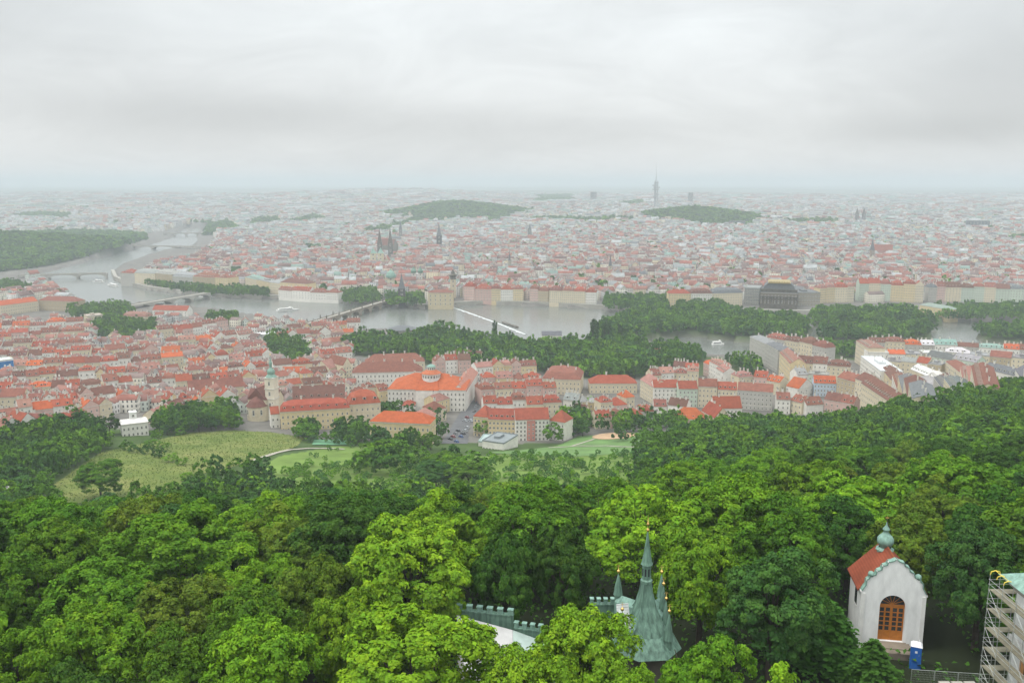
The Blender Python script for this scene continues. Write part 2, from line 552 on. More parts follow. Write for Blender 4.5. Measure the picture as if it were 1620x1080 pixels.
# ground: zone colours from the mesh, broken up by noise at two scales
m, nt, b = new_mat('ground'); L = nt.links
at = nnode(nt, 'ShaderNodeAttribute', attribute_name='zone'); ge = nnode(nt, 'ShaderNodeNewGeometry')
na = nnode(nt, 'ShaderNodeTexNoise'); na.inputs['Scale'].default_value = 0.05; na.inputs['Detail'].default_value = 8; na.inputs['Roughness'].default_value = 0.65
L.new(ge.outputs['Position'], na.inputs['Vector'])
mr = nnode(nt, 'ShaderNodeMapRange'); mr.inputs['From Min'].default_value, mr.inputs['From Max'].default_value = 0.3, 0.7
mr.inputs['To Min'].default_value, mr.inputs['To Max'].default_value = 0.7, 1.25
L.new(na.outputs['Fac'], mr.inputs['Value'])
sc = nnode(nt, 'ShaderNodeVectorMath', operation='SCALE'); L.new(at.outputs['Color'], sc.inputs[0]); L.new(mr.outputs[0], sc.inputs['Scale'])
L.new(sc.outputs[0], b.inputs['Base Color']); b.inputs['Roughness'].default_value = 0.95; b.inputs['Specular IOR Level'].default_value = 0.1
M['ground'] = m
# ---------------------------------------------------------------- ground, river, haze
MEADOW_PX = [(66, 792), (84, 768), (118, 744), (160, 716), (205, 706), (262, 693), (312, 684), (372, 681), (430, 684), (482, 692),
             (470, 706), (440, 716), (400, 727), (352, 745), (300, 752), (285, 772), (200, 792), (130, 796)]
ORCHARD_PX = [(400, 752), (440, 722), (520, 707), (590, 706), (660, 716), (760, 722), (880, 706), (915, 690), (1015, 684), (1090, 690), (1060, 706),
              (1010, 716), (1012, 775), (900, 800), (700, 800), (560, 800), (440, 800)]
LAWN_PX = [(770, 716), (880, 706), (915, 690), (1015, 684), (1085, 690), (1040, 706), (1010, 714), (900, 722)]
MEADOW = [gpt(a, b) for a, b in MEADOW_PX]
ORCHARD = [gpt(a, b) for a, b in ORCHARD_PX]
LAWN = [gpt(a, b) for a, b in LAWN_PX]
LETNA = [gpt(a, b) for a, b in ((-90, 437), (0, 430), (70, 422), (140, 405), (190, 390), (222, 380), (230, 372), (190, 369), (120, 367), (0, 371), (-90, 374))]
VITKOV = [(-640, 3990), (-520, 3760), (-400, 3700), (-330, 3520), (-200, 3580), (-60, 3540), (40, 3760), (110, 4000), (-100, 4150), (-500, 4150)]
RIEGER = [(460, 3330), (500, 3160), (590, 3120), (640, 2990), (760, 3040), (830, 2990), (900, 3180), (950, 3330), (800, 3430), (560, 3430)]
STRIP = [gpt(a, b) for a, b in ((322, 373), (330, 356), (366, 350), (384, 366))]
FAR_WOODS = [[gpt(a, b) for a, b in pl] for pl in (((388, 363), (400, 349), (436, 346), (452, 356)), ((455, 352), (500, 342), (520, 350), (470, 358)), ((842, 322), (850, 310), (908, 309), (915, 320)),
             ((820, 352), (860, 345), (1000, 347), (1010, 354), (900, 355)), ((1095, 362), (1130, 356), (1190, 358), (1185, 364)), ((1588, 386), (1600, 377), (1640, 376), (1640, 388)), ((560, 372), (580, 366), (660, 346), (690, 345), (640, 362), (600, 374)),
             ((0, 346), (60, 338), (120, 340), (110, 350)), ((970, 326), (1010, 318), (1040, 322), (1000, 330)), ((1230, 356), (1260, 350), (1330, 352), (1320, 360)))]
KAMPA_PX = [(540, 556), (560, 540), (640, 545), (700, 530), (760, 546), (830, 552), (900, 553), (1000, 553), (1030, 552), (1085, 560), (1120, 575),
            (1100, 585), (1060, 590), (1000, 600), (950, 600), (900, 596), (830, 585), (760, 588), (700, 583), (640, 566), (560, 562)]
KAMPA = [gpt(a, b) for a, b in KAMPA_PX]

ang = np.concatenate([np.radians(np.arange(-180, -44, 4.0)), np.radians(np.arange(-44, 44, 0.17)), np.radians(np.arange(44, 180, 4.0))])
rad = np.concatenate([[0.5, 20, 40, 55], np.geomspace(64, 46000, 540)])
AA, RR = np.meshgrid(ang, rad)
GX, GY = (RR * np.sin(AA)).ravel(), (RR * np.cos(AA)).ravel()
GZ = T(GX, GY)
GZ = np.where(wet(GX, GY), -3.0, GZ)
na_, nr_ = len(ang), len(rad)
ii = np.arange(nr_ - 1)[:, None] * na_ + np.arange(na_)[None, :]
jj = np.arange(nr_ - 1)[:, None] * na_ + (np.arange(na_)[None, :] + 1) % na_
GF = np.stack([ii, jj, jj + na_, ii + na_], -1).reshape(-1, 4)
zone = np.empty((len(GX), 3), np.float32)
zone[:] = (0.15, 0.14, 0.125)
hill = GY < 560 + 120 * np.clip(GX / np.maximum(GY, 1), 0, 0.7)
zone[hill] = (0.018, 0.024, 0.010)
far_ = GY > 4600
zone[hill & (GY > 320)] = (0.055, 0.09, 0.025)
zone[far_] = (0.13, 0.15, 0.11)
for pl in ISLES + [KAMPA]:
    zone[inside(pl, GX, GY)] = (0.06, 0.085, 0.03)
for pl in ([gpt(a, b) for a, b in ((1075, 592), (1090, 558), (1192, 574), (1205, 600))], [gpt(a, b) for a, b in ((1288, 546), (1352, 550), (1358, 570), (1300, 565))]):
    zone[inside(pl, GX, GY)] = (0.06, 0.085, 0.03)
for pl in (LETNA, VITKOV, RIEGER, STRIP):
    zone[inside(pl, GX, GY)] = (0.04, 0.055, 0.025)
zone[inside(ORCHARD, GX, GY)] = (0.13, 0.20, 0.042)
me = np_mesh('ground', np.stack([GX, GY, GZ], 1), GF, [M['ground']])
at = me.attributes.new('zone', 'FLOAT_COLOR', 'POINT')
z4 = np.ones((len(GX), 4), np.float32); z4[:, :3] = zone
at.data.foreach_set('color', z4.ravel())
me.polygons.foreach_set('use_smooth', [True] * len(me.polygons))
tag(link('ground', me), kind='structure')


def drape(name, poly, off, mat, s, kind='structure'):
    P_ = np.array([p[:2] for p in poly])
    x0, y0 = P_.min(0); x1, y1 = P_.max(0)
    xs = np.arange(x0, x1 + s, s); ys = np.arange(y0, y1 + s, s)
    X, Y = np.meshgrid(xs, ys)
    c = inside(poly, X[:-1, :-1] + s / 2, Y[:-1, :-1] + s / 2)
    n = len(xs)
    idx = np.arange(len(ys) - 1)[:, None] * n + np.arange(n - 1)[None, :]
    F = np.stack([idx, idx + 1, idx + 1 + n, idx + n], -1)[c]
    used, inv = np.unique(F, return_inverse=True)
    V = np.stack([X.ravel(), Y.ravel(), T(X.ravel(), Y.ravel()) + off], 1)[used]
    me = np_mesh(name, V, inv.reshape(F.shape), [mat])
    me.polygons.foreach_set('use_smooth', [True] * len(me.polygons))
    return tag(link(name, me), kind=kind)


def ribbon(name, pts, w, off, mat, step=2.0):
    """a strip of constant width draped along a line of world points"""
    P_ = [Vector((p[0], p[1])) for p in pts]
    V, F = [], []
    out = []
    for a, b in zip(P_, P_[1:]):
        n = max(1, int((b - a).length / step))
        out += [a.lerp(b, i / n) for i in range(n)]
    out.append(P_[-1])
    for i, p in enumerate(out):
        d = (out[min(i + 1, len(out) - 1)] - out[max(i - 1, 0)]).normalized()
        nrm = Vector((-d.y, d.x)) * w / 2
        for q in (p - nrm, p + nrm):
            V.append((q.x, q.y, T1(q.x, q.y) + off))
    F = np.array([[2 * i, 2 * i + 1, 2 * i + 3, 2 * i + 2] for i in range(len(out) - 1)])
    return tag(link(name, np_mesh(name, np.array(V), F, [mat])), kind='structure')


# meadow: dry grass between the vines
m, nt, b = new_mat('meadow_grass'); L = nt.links
ge = nnode(nt, 'ShaderNodeNewGeometry')
na = nnode(nt, 'ShaderNodeTexNoise'); na.inputs['Scale'].default_value = 0.035; na.inputs['Detail'].default_value = 9; na.inputs['Roughness'].default_value = 0.72
L.new(ge.outputs['Position'], na.inputs['Vector'])
cr = nnode(nt, 'ShaderNodeValToRGB')
e = cr.color_ramp.elements
e[0].position, e[0].color = 0.33, (0.085, 0.128, 0.026, 1)
e[1].position, e[1].color = 0.66, (0.20, 0.205, 0.068, 1)
e.new(0.5).color = (0.135, 0.168, 0.042, 1)
L.new(na.outputs['Fac'], cr.inputs[0]); L.new(cr.outputs[0], b.inputs['Base Color']); b.inputs['Specular IOR Level'].default_value = 0.05
M['meadow'] = m
drape('meadow', MEADOW, 0.25, M['meadow'], 1.2)
drape('lawn', LAWN, 0.25, M['lawn'], 1.2)
PLAY_C = gpt(972, 690.5)
drape('playground_sand', [(PLAY_C[0] + 15.5 * math.cos(t) , PLAY_C[1] + 13.5 * math.sin(t)) for t in np.linspace(0, 2 * math.pi, 40)[:-1]], 0.55, M['sand'], 0.6)
ribbon('footpath', [gpt(a, b) for a, b in ((402, 729), (418, 723), (436, 717), (458, 712), (490, 709.5), (530, 710), (545, 711))], 3.2, 0.45, M['gravel'])
ribbon('footpath', [gpt(a, b) for a, b in ((868, 709), (915, 706), (960, 706), (1005, 708), (1040, 703))], 2.2, 0.6, M['gravel'])
ribbon('footpath', [gpt(a, b) for a, b in ((905, 706), (925, 700), (940, 695))], 2.0, 0.55, M['gravel'])
drape('sports_court', [gpt(a, b) for a, b in ((497, 696), (549, 696), (552, 704), (494, 704))], 0.5, M['court'], 0.8)
STREET = [gpt(a, b) for a, b in ((716, 698), (730, 672), (744, 648), (758, 618), (768, 592), (774, 572))]
ribbon('street', STREET, 13, 0.35, M['asphalt'])
drape('parking_area', [gpt(a, b) for a, b in ((698, 702), (741, 702), (741, 680), (748, 654), (728, 654), (716, 672))], 0.30, M['asphalt'], 1.0)

# river: one sheet of water over the sunk bed
RP = np.array([p[:2] for p in RIVER])
mb = MB()
x0, y0 = RP.min(0) - 200; x1, y1 = RP.max(0) + 200
xs = np.linspace(x0, x1, 40); ys = np.linspace(y0, y1, 60)
X, Y = np.meshgrid(xs, ys)
idx = np.arange(59)[:, None] * 40 + np.arange(39)[None, :]
F = np.stack([idx, idx + 1, idx + 41, idx + 40], -1).reshape(-1, 4)
tag(link('river_water', np_mesh('river_water', np.stack([X.ravel(), Y.ravel(), np.zeros(X.size)], 1), F, [M['water']])), kind='structure')

# stone embankment along the far bank
mb = MB()
eb = [Vector(gz(a, b, 0.0)[:2]) for a, b in EAST_BANK[7:29]]
for p, q in zip(eb, eb[1:]):
    d = (q - p).normalized(); n = Vector((-d.y, d.x))
    if n.y < 0: n = -n
    a0, b0, a1, b1 = p - n * 1.5, q - n * 1.5, p + n * 5, q + n * 5
    t = 6.7
    mb.face([(a0.x, a0.y, -3), (b0.x, b0.y, -3), (b0.x, b0.y, t), (a0.x, a0.y, t)])
    mb.face([(a0.x, a0.y, t), (b0.x, b0.y, t), (b1.x, b1.y, t), (a1.x, a1.y, t)])
    mb.face([(b1.x, b1.y, -3), (a1.x, a1.y, -3), (a1.x, a1.y, t), (b1.x, b1.y, t)])
tag(mb.build('embankment_wall', [M['pale_stone']]), 'long pale stone embankment wall along the far bank of the river', 'wall')

# the weir: a low sill with white water along it
mb = MB()
wp = [Vector(gz(a, b, 0.0)[:2]) for a, b in ((719, 487), (740, 494), (765, 503), (790, 512), (812, 521), (832, 529))]
pts_ = []
for p, q in zip(wp, wp[1:]):
    m_ = max(2, int((q - p).length / 2.5)); pts_ += [p.lerp(q, i / m_) for i in range(m_)]
pts_.append(wp[-1])
wr = random.Random(3)
w0 = [(wr.uniform(.8, 1.8), wr.uniform(1.2, 4.2)) for _ in pts_]
for i in range(len(pts_) - 1):
    p, q = pts_[i], pts_[i + 1]
    d = (wp[-1] - wp[0]).normalized(); n = Vector((-d.y, d.x))
    if n.y < 0: n = -n
    mb.face([(*(p - n * w0[i][1]), .06), (*(q - n * w0[i + 1][1]), .06), (*q, .55), (*p, .55)])
    mb.face([(*p, .55), (*q, .55), (*(q + n * w0[i + 1][0]), .08), (*(p + n * w0[i][0]), .08)])
tag(mb.build('weir', [M['foam']]), kind='structure')

# air: pale haze over the whole valley
HAZE_DENSITY = 1.7e-4
hb = MB(); hb.box(-47000, -47000, -4.5, 47000, 47000, 279, 0, bottom=True)
hm = bpy.data.materials.new('haze_air'); hm.use_nodes = True
hn = hm.node_tree; hn.nodes.clear()
ho = hn.nodes.new('ShaderNodeOutputMaterial'); hv = hn.nodes.new('ShaderNodeVolumePrincipled')
hv.inputs['Color'].default_value = (0.64, 0.70, 0.745, 1); hv.inputs['Density'].default_value = HAZE_DENSITY; hv.inputs['Anisotropy'].default_value = 0.0
hn.links.new(hv.outputs[0], ho.inputs['Volume'])
tag(hb.build('haze', [hm]), kind='stuff')
# ---------------------------------------------------------------- trees
def unit(v):
    return v / np.maximum(np.linalg.norm(v, axis=-1, keepdims=True), 1e-9)


def leaf_quads(pos, nrm, size, r, droop=0.25):
    """one bent, tapering four-sided leaf spray per position, facing roughly along nrm"""
    n = len(pos)
    a = unit(np.cross(nrm, unit(r.normal(size=(n, 3)))))
    b = np.cross(nrm, a)
    s = size[:, None] if np.ndim(size) else size
    V = np.empty((n, 4, 3))
    V[:, 0] = pos - a * s * 0.62
    V[:, 1] = pos - b * s * r.uniform(0.30, 0.48, (n, 1)) + nrm * s * 0.10
    V[:, 2] = pos + a * s * 0.62 - nrm * s * droop
    V[:, 3] = pos + b * s * r.uniform(0.30, 0.48, (n, 1)) + nrm * s * 0.10
    return V


def crown_leaves(seed, R, Hc, lobes, clumps, leaves, leaf, low=-0.45, spread=0.70, fuzz=1.0):
    """leaf positions: limbs' lobes on an uneven dome, twig clumps on each lobe, leaf sprays on each clump"""
    r = np.random.default_rng(seed)
    k = np.arange(lobes) + 0.5
    cz = 1 - (1 - low) * k / lobes
    th = k * 2.39996 + r.uniform(0, 6.28)
    cr_ = np.sqrt(np.maximum(0, 1 - np.clip(cz, -1, 1) ** 2))
    C = np.stack([cr_ * np.cos(th), cr_ * np.sin(th), cz], 1) + r.normal(0, 0.19, (lobes, 3))
    C *= r.uniform(0.70, 1.15, (lobes, 1))
    lr = r.uniform(0.22, 0.42, lobes)                          # lobe radius in crown radii
    P_, N_, K_ = [], [], []
    for i in range(lobes):
        c = C[i] * spread
        d = unit(r.normal(size=(clumps, 3)) + unit(C[i]) * 1.15 + np.array([0, 0, 0.55]))
        cc = c + d * lr[i] * r.uniform(0.72, 1.12, (clumps, 1))
        for j in range(clumps):
            dd = unit(r.normal(size=(leaves, 3)) + d[j] * 0.9 + np.array([0, 0, 0.5]))
            rc = lr[i] * r.uniform(0.26, 0.44) * fuzz
            rr = rc * r.uniform(0.35, 1.08, (leaves, 1)) ** 0.6
            q = cc[j] + dd * rr * np.array([1.12, 1.12, 0.72])
            P_.append(q); N_.append(unit(dd * 0.8 + d[j] * 0.35 + np.array([0, 0, 0.45]) + r.normal(0, 0.38, (leaves, 3))))
            K_.append(np.full(leaves, r.uniform(0.80, 1.20)))
    Pn, Nn, Kn = np.concatenate(P_), np.concatenate(N_), np.concatenate(K_)
    Pn = Pn * np.array([R, R, Hc / 1.55])
    Pn[:, 2] -= np.percentile(Pn[:, 2], 0.5)
    sz = leaf * np.clip(r.lognormal(-.08, .38, len(Pn)), .4, 2.1)
    V = leaf_quads(Pn, Nn, sz, r)
    return V, Kn, r


def crown_mesh(name, *a, **k):
    V, K, r = crown_leaves(*a, **k)
    n = len(V)
    tip = (K[:, None] - 1) * 2.0
    c = K[:, None] * r.uniform(0.82, 1.18, (n, 1)) * (1 + tip * np.array([0.35, 0.1, -0.3]))
    c = c * (1 + r.normal(0, 0.05, (n, 3)))
    return np_mesh(name, V.reshape(-1, 3), np.arange(n * 4).reshape(n, 4), [M['leaf']], c)


def conifer_leaves(seed, R, Hc, tiers, per, leaf):
    r = np.random.default_rng(seed)
    P_, N_ = [], []
    for i in range(tiers):
        t = (i + 0.3) / tiers
        rad_ = R * (1 - t) ** 0.8 + 0.25
        nb = max(4, int(9 * (1 - t) + 4))
        for b_ in range(nb):
            a = 2 * math.pi * b_ / nb + r.uniform(-.3, .3) + i
            L_ = rad_ * r.uniform(0.75, 1.12)
            s = r.uniform(0.08, 1, per)
            x = s * L_
            q = np.stack([x * math.cos(a), x * math.sin(a), np.full(per, Hc * t) - x * 0.28 + r.normal(0, .12, per)], 1)
            q[:, :2] += r.normal(0, 0.10 * L_, (per, 2))
            P_.append(q); N_.append(unit(np.stack([0.5 * math.cos(a) + r.normal(0, .35, per), 0.5 * math.sin(a) + r.normal(0, .35, per), np.ones(per)], 1)))
    Pn, Nn = np.concatenate(P_), np.concatenate(N_)
    Pn[:, 2] -= Pn[:, 2].min()
    return leaf_quads(Pn, Nn, leaf * r.uniform(0.7, 1.3, len(Pn)), r, 0.4), r


def trunk_mesh(name, h, r0, limbs, R, seed, top):
    r = random.Random(seed)
    mb = MB()
    mb.tube((0, 0, -1.5), (r.uniform(-.2, .2), r.uniform(-.2, .2), h), r0 * 1.25, r0 * 0.8, 8)
    for i in range(limbs):
        a = 2 * math.pi * i / limbs + r.uniform(-.4, .4)
        e_ = (math.cos(a) * R * .5, math.sin(a) * R * .5, h + (top - h) * r.uniform(.45, .8))
        mid = (math.cos(a) * R * .18, math.sin(a) * R * .18, h + (top - h) * .25)
        mb.tube((0, 0, h * r.uniform(.75, 1)), mid, r0 * .55, r0 * .4, 6)
        mb.tube(mid, e_, r0 * .4, r0 * .1, 6)
    mb.tube((0, 0, h - .2), (0, 0, h + (top - h) * .7), r0 * .8, r0 * .15, 6)
    return mb.mesh(name, M['bark'])


# near crowns at real size: radius 7.5 m, 12 m tall, starting 6 m above the ground
NEAR = [crown_mesh('crown_%d' % s, s, 7.3, hh, lb, 18, 92, 0.31, low=lw) for s, hh, lb, lw in ((1, 12.5, 26, -.4), (2, 13.5, 30, -.45), (3, 11.5, 24, -.35), (4, 14, 28, -.5), (5, 12, 32, -.4))]
BASE_H = 5.0
MID = [crown_mesh('mid_crown_%d' % s, s + 20, 6.0, hh, 17, 10, 32, 0.66, low=-.5) for s, hh in ((1, 10.5), (2, 11.5), (3, 9.5), (4, 12.5))]
TRUNK = [trunk_mesh('trunk_%d' % s, BASE_H + 1.5, 0.42, 6, 7.3, s, BASE_H + 12) for s in range(3)]
MTRUNK = trunk_mesh('mid_trunk', 4.5, 0.3, 5, 5.5, 9, 12)
V, r_ = conifer_leaves(3, 4.2, 14, 20, 40, 0.5)
CONIFER = np_mesh('conifer_crown', V.reshape(-1, 3), np.arange(len(V) * 4).reshape(-1, 4), [M['leaf']], r_.uniform(.8, 1.2, (len(V), 1)) * np.ones(3))
V, K, r_ = crown_leaves(77, 2.0, 19, 26, 7, 14, 0.95, low=-.98, spread=.8, fuzz=1.6)
POPLAR = np_mesh('poplar_crown', V.reshape(-1, 3), np.arange(len(V) * 4).reshape(-1, 4), [M['leaf']], (K * r_.uniform(.85, 1.15, len(K)))[:, None] * np.ones(3))
V, K, r_ = crown_leaves(81, 2.2, 3.4, 9, 7, 12, 0.6, low=-.6)
BUSH = np_mesh('shrub_crown', V.reshape(-1, 3), np.arange(len(V) * 4).reshape(-1, 4), [M['leaf']], (K * r_.uniform(.85, 1.15, len(K)))[:, None] * np.ones(3))

LIME, BRIGHT, MIDG, DARK, OLIVE, BLUISH, GOLD = ((0.150, 0.275, 0.013), (0.118, 0.240, 0.012), (0.080, 0.182, 0.012), (0.048, 0.122, 0.015),
                                                 (0.108, 0.178, 0.016), (0.050, 0.125, 0.024), (0.185, 0.205, 0.03))
COLW = {LIME: 'bright lime', BRIGHT: 'fresh green', MIDG: 'mid green', DARK: 'dark green', OLIVE: 'olive brown', BLUISH: 'bluish green', GOLD: 'yellowish'}
TREES = []      # (object, base phrase, group, px, py)


def tree(kind, x, y, R, Hh, color, label=None, group=None, z=None, seed=None, cat='tree', mesh=None, trunk=None, jitter=0.12):
    """R crown radius, Hh total height"""
    r = random.Random(seed if seed is not None else int(x * 31 + y * 17))
    z = T1(x, y) if z is None else z
    ro = empty(kind, (x, y, z), r.uniform(0, 6.28))
    j = 1 + r.uniform(-jitter, jitter)
    c = [max(0, v * j * (1 + r.uniform(-.07, .07))) for v in color]
    if mesh is None:
        mesh = r.choice(NEAR if y < 255 or R > 8 else MID)
    near = mesh in NEAR
    R0 = 7.3 * 0.97 if near else {**{m_: 5.8 for m_ in MID}, CONIFER: 4.2, POPLAR: 2.3, BUSH: 2.1}[mesh]
    hh = max(v.co.z for v in (mesh.vertices[i] for i in range(0, len(mesh.vertices), 37)))
    if mesh is BUSH:
        cz, h0 = Hh / hh, -0.3
    elif mesh in (CONIFER, POPLAR):
        cz, h0 = Hh * 0.93 / hh, Hh * 0.07
    else:
        h0 = Hh * 0.26
        cz = (Hh - h0) / hh
    c_ = link('crown', mesh, ro, (0, 0, h0), c)
    c_.scale = (R / R0, R / R0 * r.uniform(.92, 1.08), cz)
    if mesh is not BUSH:
        t = link('trunk', (r.choice(TRUNK) if near else MTRUNK) if trunk is None else trunk, ro, (0, 0, 0))
        s = Hh / (18.0 if near else 13.0)
        t.scale = (s, s, s) if mesh not in (CONIFER, POPLAR) else (s * .5, s * .5, s)
    tag(ro, label, cat, group)
    return ro


def tree_px(cx, cy, w, color, label, hmul=2.35, group='big trees in the near forest', h_c=None, kind='deciduous_tree', mesh=None):
    """crown centred on a photo pixel, w pixels wide"""
    p = gpt(cx, cy, 12.5)
    R = min(w / 2 / FOC * project(p)[2], 8.6)
    o = tree(kind, p[0], p[1], R, 12.5 + R * 0.85, color, label, group, mesh=mesh)
    return (p[0], p[1], R)


PLACED = []
BIG = [
 (650, 895, 185, LIME, 'large lime green tree rising behind the lower lime tree, left of the battlements'),
 (560, 985, 130, LIME, 'lime green tree squeezed left of the battlemented wall and white roof'),
 (650, 1056, 230, LIME, 'broad bright lime tree covering the left end of the white roof'),
 (918, 1032, 165, LIME, 'bright lime tree between the white roof and the spired pavilion'),
 (826, 1088, 150, LIME, 'lime yellow tree under the pale roof, cut by the lower edge'),
 (1112, 1056, 145, BRIGHT, 'fresh green tree at the right foot of the spired pavilion'),
 (1005, 1095, 110, LIME, 'small lime tree below the spired pavilion at the lower edge'),
 (1240, 1118, 150, LIME, 'bright lime tree at the lower edge between pavilion and chapel'),
 (150, 1020, 165, BRIGHT, 'rounded fresh green tree low in the forest, far from the white roof'),
 (25, 1035, 130, BRIGHT, 'fresh green tree in the lowest corner of the forest away from the chapel'),
 (285, 965, 135, OLIVE, 'olive tinged tree above the lower row of fresh green trees'),
 (385, 985, 140, MIDG, 'mid green tree right of the olive tinged tree in the lower forest'),
 (400, 1055, 175, BRIGHT, 'broad fresh green tree at the lower edge left of the lime trees'),
 (262, 1060, 150, MIDG, 'mid green tree at the lower edge under the olive tinged tree'),
 (110, 1110, 150, DARK, 'dark green tree barely rising over the lower edge of the view'),
 (445, 940, 105, OLIVE, 'small brownish olive tree in the shade left of the tall lime tree'),
 (510, 930, 100, OLIVE, 'narrow olive tree touching the left side of the tall lime tree'),
 (700, 835, 140, LIME, 'lime tree standing directly behind the tall lime tree'),
 (815, 800, 125, BRIGHT, 'fresh green tree on the forest edge behind the battlements, below the yellow school'),
 (1020, 830, 185, LIME, 'tall lime tree standing right behind the tip of the spire'),
 (1110, 890, 130, BRIGHT, 'fresh green tree just right of the tallest spire'),
 (1225, 925, 165, BLUISH, 'round bluish green tree midway between the spire and the chapel'),
 (1290, 785, 195, BRIGHT, 'great domed fresh green tree above the chapel roof, on the forest edge'),
 (1240, 850, 150, MIDG, 'mid green tree below the great domed tree'),
 (1160, 800, 120, MIDG, 'mid green tree left of the great domed tree'),
 (1440, 850, 130, OLIVE, 'olive yellow birch like tree close behind the copper cupola'),
 (1556, 888, 130, BLUISH, 'bluish green tree between the chapel gable and the scaffolding'),
 (1500, 780, 150, MIDG, 'mid green tree on the slope up behind the chapel cupola'),
 (1590, 820, 130, DARK, 'dark green tree behind the scaffolding top'),
 (280, 870, 180, MIDG, 'wide mid green tree in the middle of the left forest'),
 (460, 845, 130, OLIVE, 'pale olive tree with feathery crown in the left middle forest'),
 (545, 845, 140, DARK, 'dark green tree between the pale olive tree and the tall lime tree'),
 (60, 920, 140, MIDG, 'mid green tree at the left margin of the forest'),
 (800, 878, 95, DARK, 'dark green tree in the shade just behind the battlements'),
 (890, 868, 90, DARK, 'dark green tree in the shade between battlements and spire'),
 (940, 790, 120, MIDG, 'mid green tree left of the tall lime tree behind the spire'),
]
for a in BIG:
    PLACED.append(tree_px(*a))
# dark spreading conifers before the chapel
for (cx, cy, w, lab) in ((1310, 1020, 130, 'dark yew like conifer left of the chapel door'), (1255, 1000, 110, 'dark conifer further left of the chapel front'),
                         (1380, 1062, 110, 'dark low conifer below the chapel door')):
    p = gpt(cx, cy, 3.0)
    R = w / 2 / FOC * project(p)[2]
    tree('conifer_tree', p[0], p[1], R, R * 1.7, DARK, lab, 'dark conifers before the chapel', mesh=CONIFER)
    PLACED.append((p[0], p[1], R * .8))

# clearings that hold buildings: (x, y, radius)
CHAPEL = gd(1407, 1008, 107.3)
CLEAR = []
KEEP = [((1332, 838, 1478, 1012), 114), ((1372, 1000, 1470, 1050), 112), ((962, 850, 1078, 1012), 106), ((722, 950, 868, 1045), 112), ((1545, 890, 1700, 1090), 95), ((1436, 1040, 1560, 1090), 110), ((1120, 930, 1345, 1045), 101)]


def blocks_view(x, y, z, R, Hh):
    px, py, zc = project((x, y, z + Hh * .55))
    rp = R / zc * FOC
    for (a, b, c, d), lim in KEEP:
        if y < lim and px + rp > a and px - rp < c and py - rp * .9 < d and py + rp * .9 > b:
            return True
    return False


SOLID = [(CHAPEL[0] + 4, CHAPEL[1] + 4, 9.5), (17.5, 97, 8.0), (5, 102, 7), (-2, 104, 7), (gd(1610, 990, 78)[0], 78, 9), (CHAPEL[0] + 6, CHAPEL[1] - 3, 4)]
fill = []
tr_ = random.Random(5)
for _ in range(6000):
    y = 70 + 190 * tr_.random() ** 0.8
    x = tr_.uniform(-0.74, 0.74) * y
    R = tr_.uniform(6.0, 8.3)
    if any((x - a) ** 2 + (y - b) ** 2 < ((R + c) * 0.97) ** 2 for a, b, c in PLACED): continue
    if any((x - a) ** 2 + (y - b) ** 2 < (R * .75 + c) ** 2 for a, b, c in SOLID): continue
    z = T1(x, y); Hh = R * tr_.uniform(1.3, 1.6) + 8
    if blocks_view(x, y, z, R, Hh): continue
    tp = project((x, y, z + Hh))
    if inside(MEADOW_PX, np.array([tp[0]]), np.array([tp[1] + 6]))[0]: continue
    PLACED.append((x, y, R))
    fill.append((x, y, R, Hh))
NEAR_COL = [MIDG, MIDG, MIDG, BRIGHT, BRIGHT, DARK, DARK, OLIVE, BLUISH]
for x, y, R, Hh in fill:
    px, py, zc = project((x, y, T1(x, y) + Hh * .7))
    c = tr_.choice(NEAR_COL)
    if py > 960: c = tr_.choice([LIME, BRIGHT, BRIGHT, MIDG])
    if px > 1300 and py > 820: c = tr_.choice([DARK, MIDG, BLUISH, DARK])
    o = tree('deciduous_tree', x, y, R, Hh, c)
    where = ('left of the lime trees' if px < 560 else 'behind the battlements and spires' if px < 1180 else 'around the white chapel') if py > 830 else \
            ('on the forest edge below the vineyard meadow' if px < 520 else 'on the forest edge below the yellow school' if px < 900 else
             'on the forest edge below the sandy playground' if px < 1200 else 'on the forest ridge above the chapel')
    TREES.append((o, f"{COLW[c]} tree {where}", 'big trees in the near forest', px, py))

# ---- the slope below the near forest
TREELINE = ([-200, 0, 60, 130, 190, 240, 250, 370, 385, 440, 560, 690, 700, 760, 890, 930, 1010, 1110, 1180, 1300, 1380, 1440, 1500, 1560, 1620, 1900],
            [700, 690, 680, 668, 690, 690, 652, 640, 672, 668, 684, 702, 712, 706, 690, 702, 686, 664, 656, 660, 648, 626, 622, 604, 590, 560])
slope, stuff_trees, used = [], [], {}
print('BIG', len(BIG), 'FILL', len(fill))


def free(x, y, R, k=0.75):
    """spatial hash test"""
    g = 14
    cx_, cy_ = int(x // g), int(y // g)
    for i in (-1, 0, 1):
        for j in (-1, 0, 1):
            for a, b, c in used.get((cx_ + i, cy_ + j), ()):
                if (x - a) ** 2 + (y - b) ** 2 < ((R + c) * k) ** 2: return False
    used.setdefault((cx_, cy_), []).append((x, y, R))
    return True


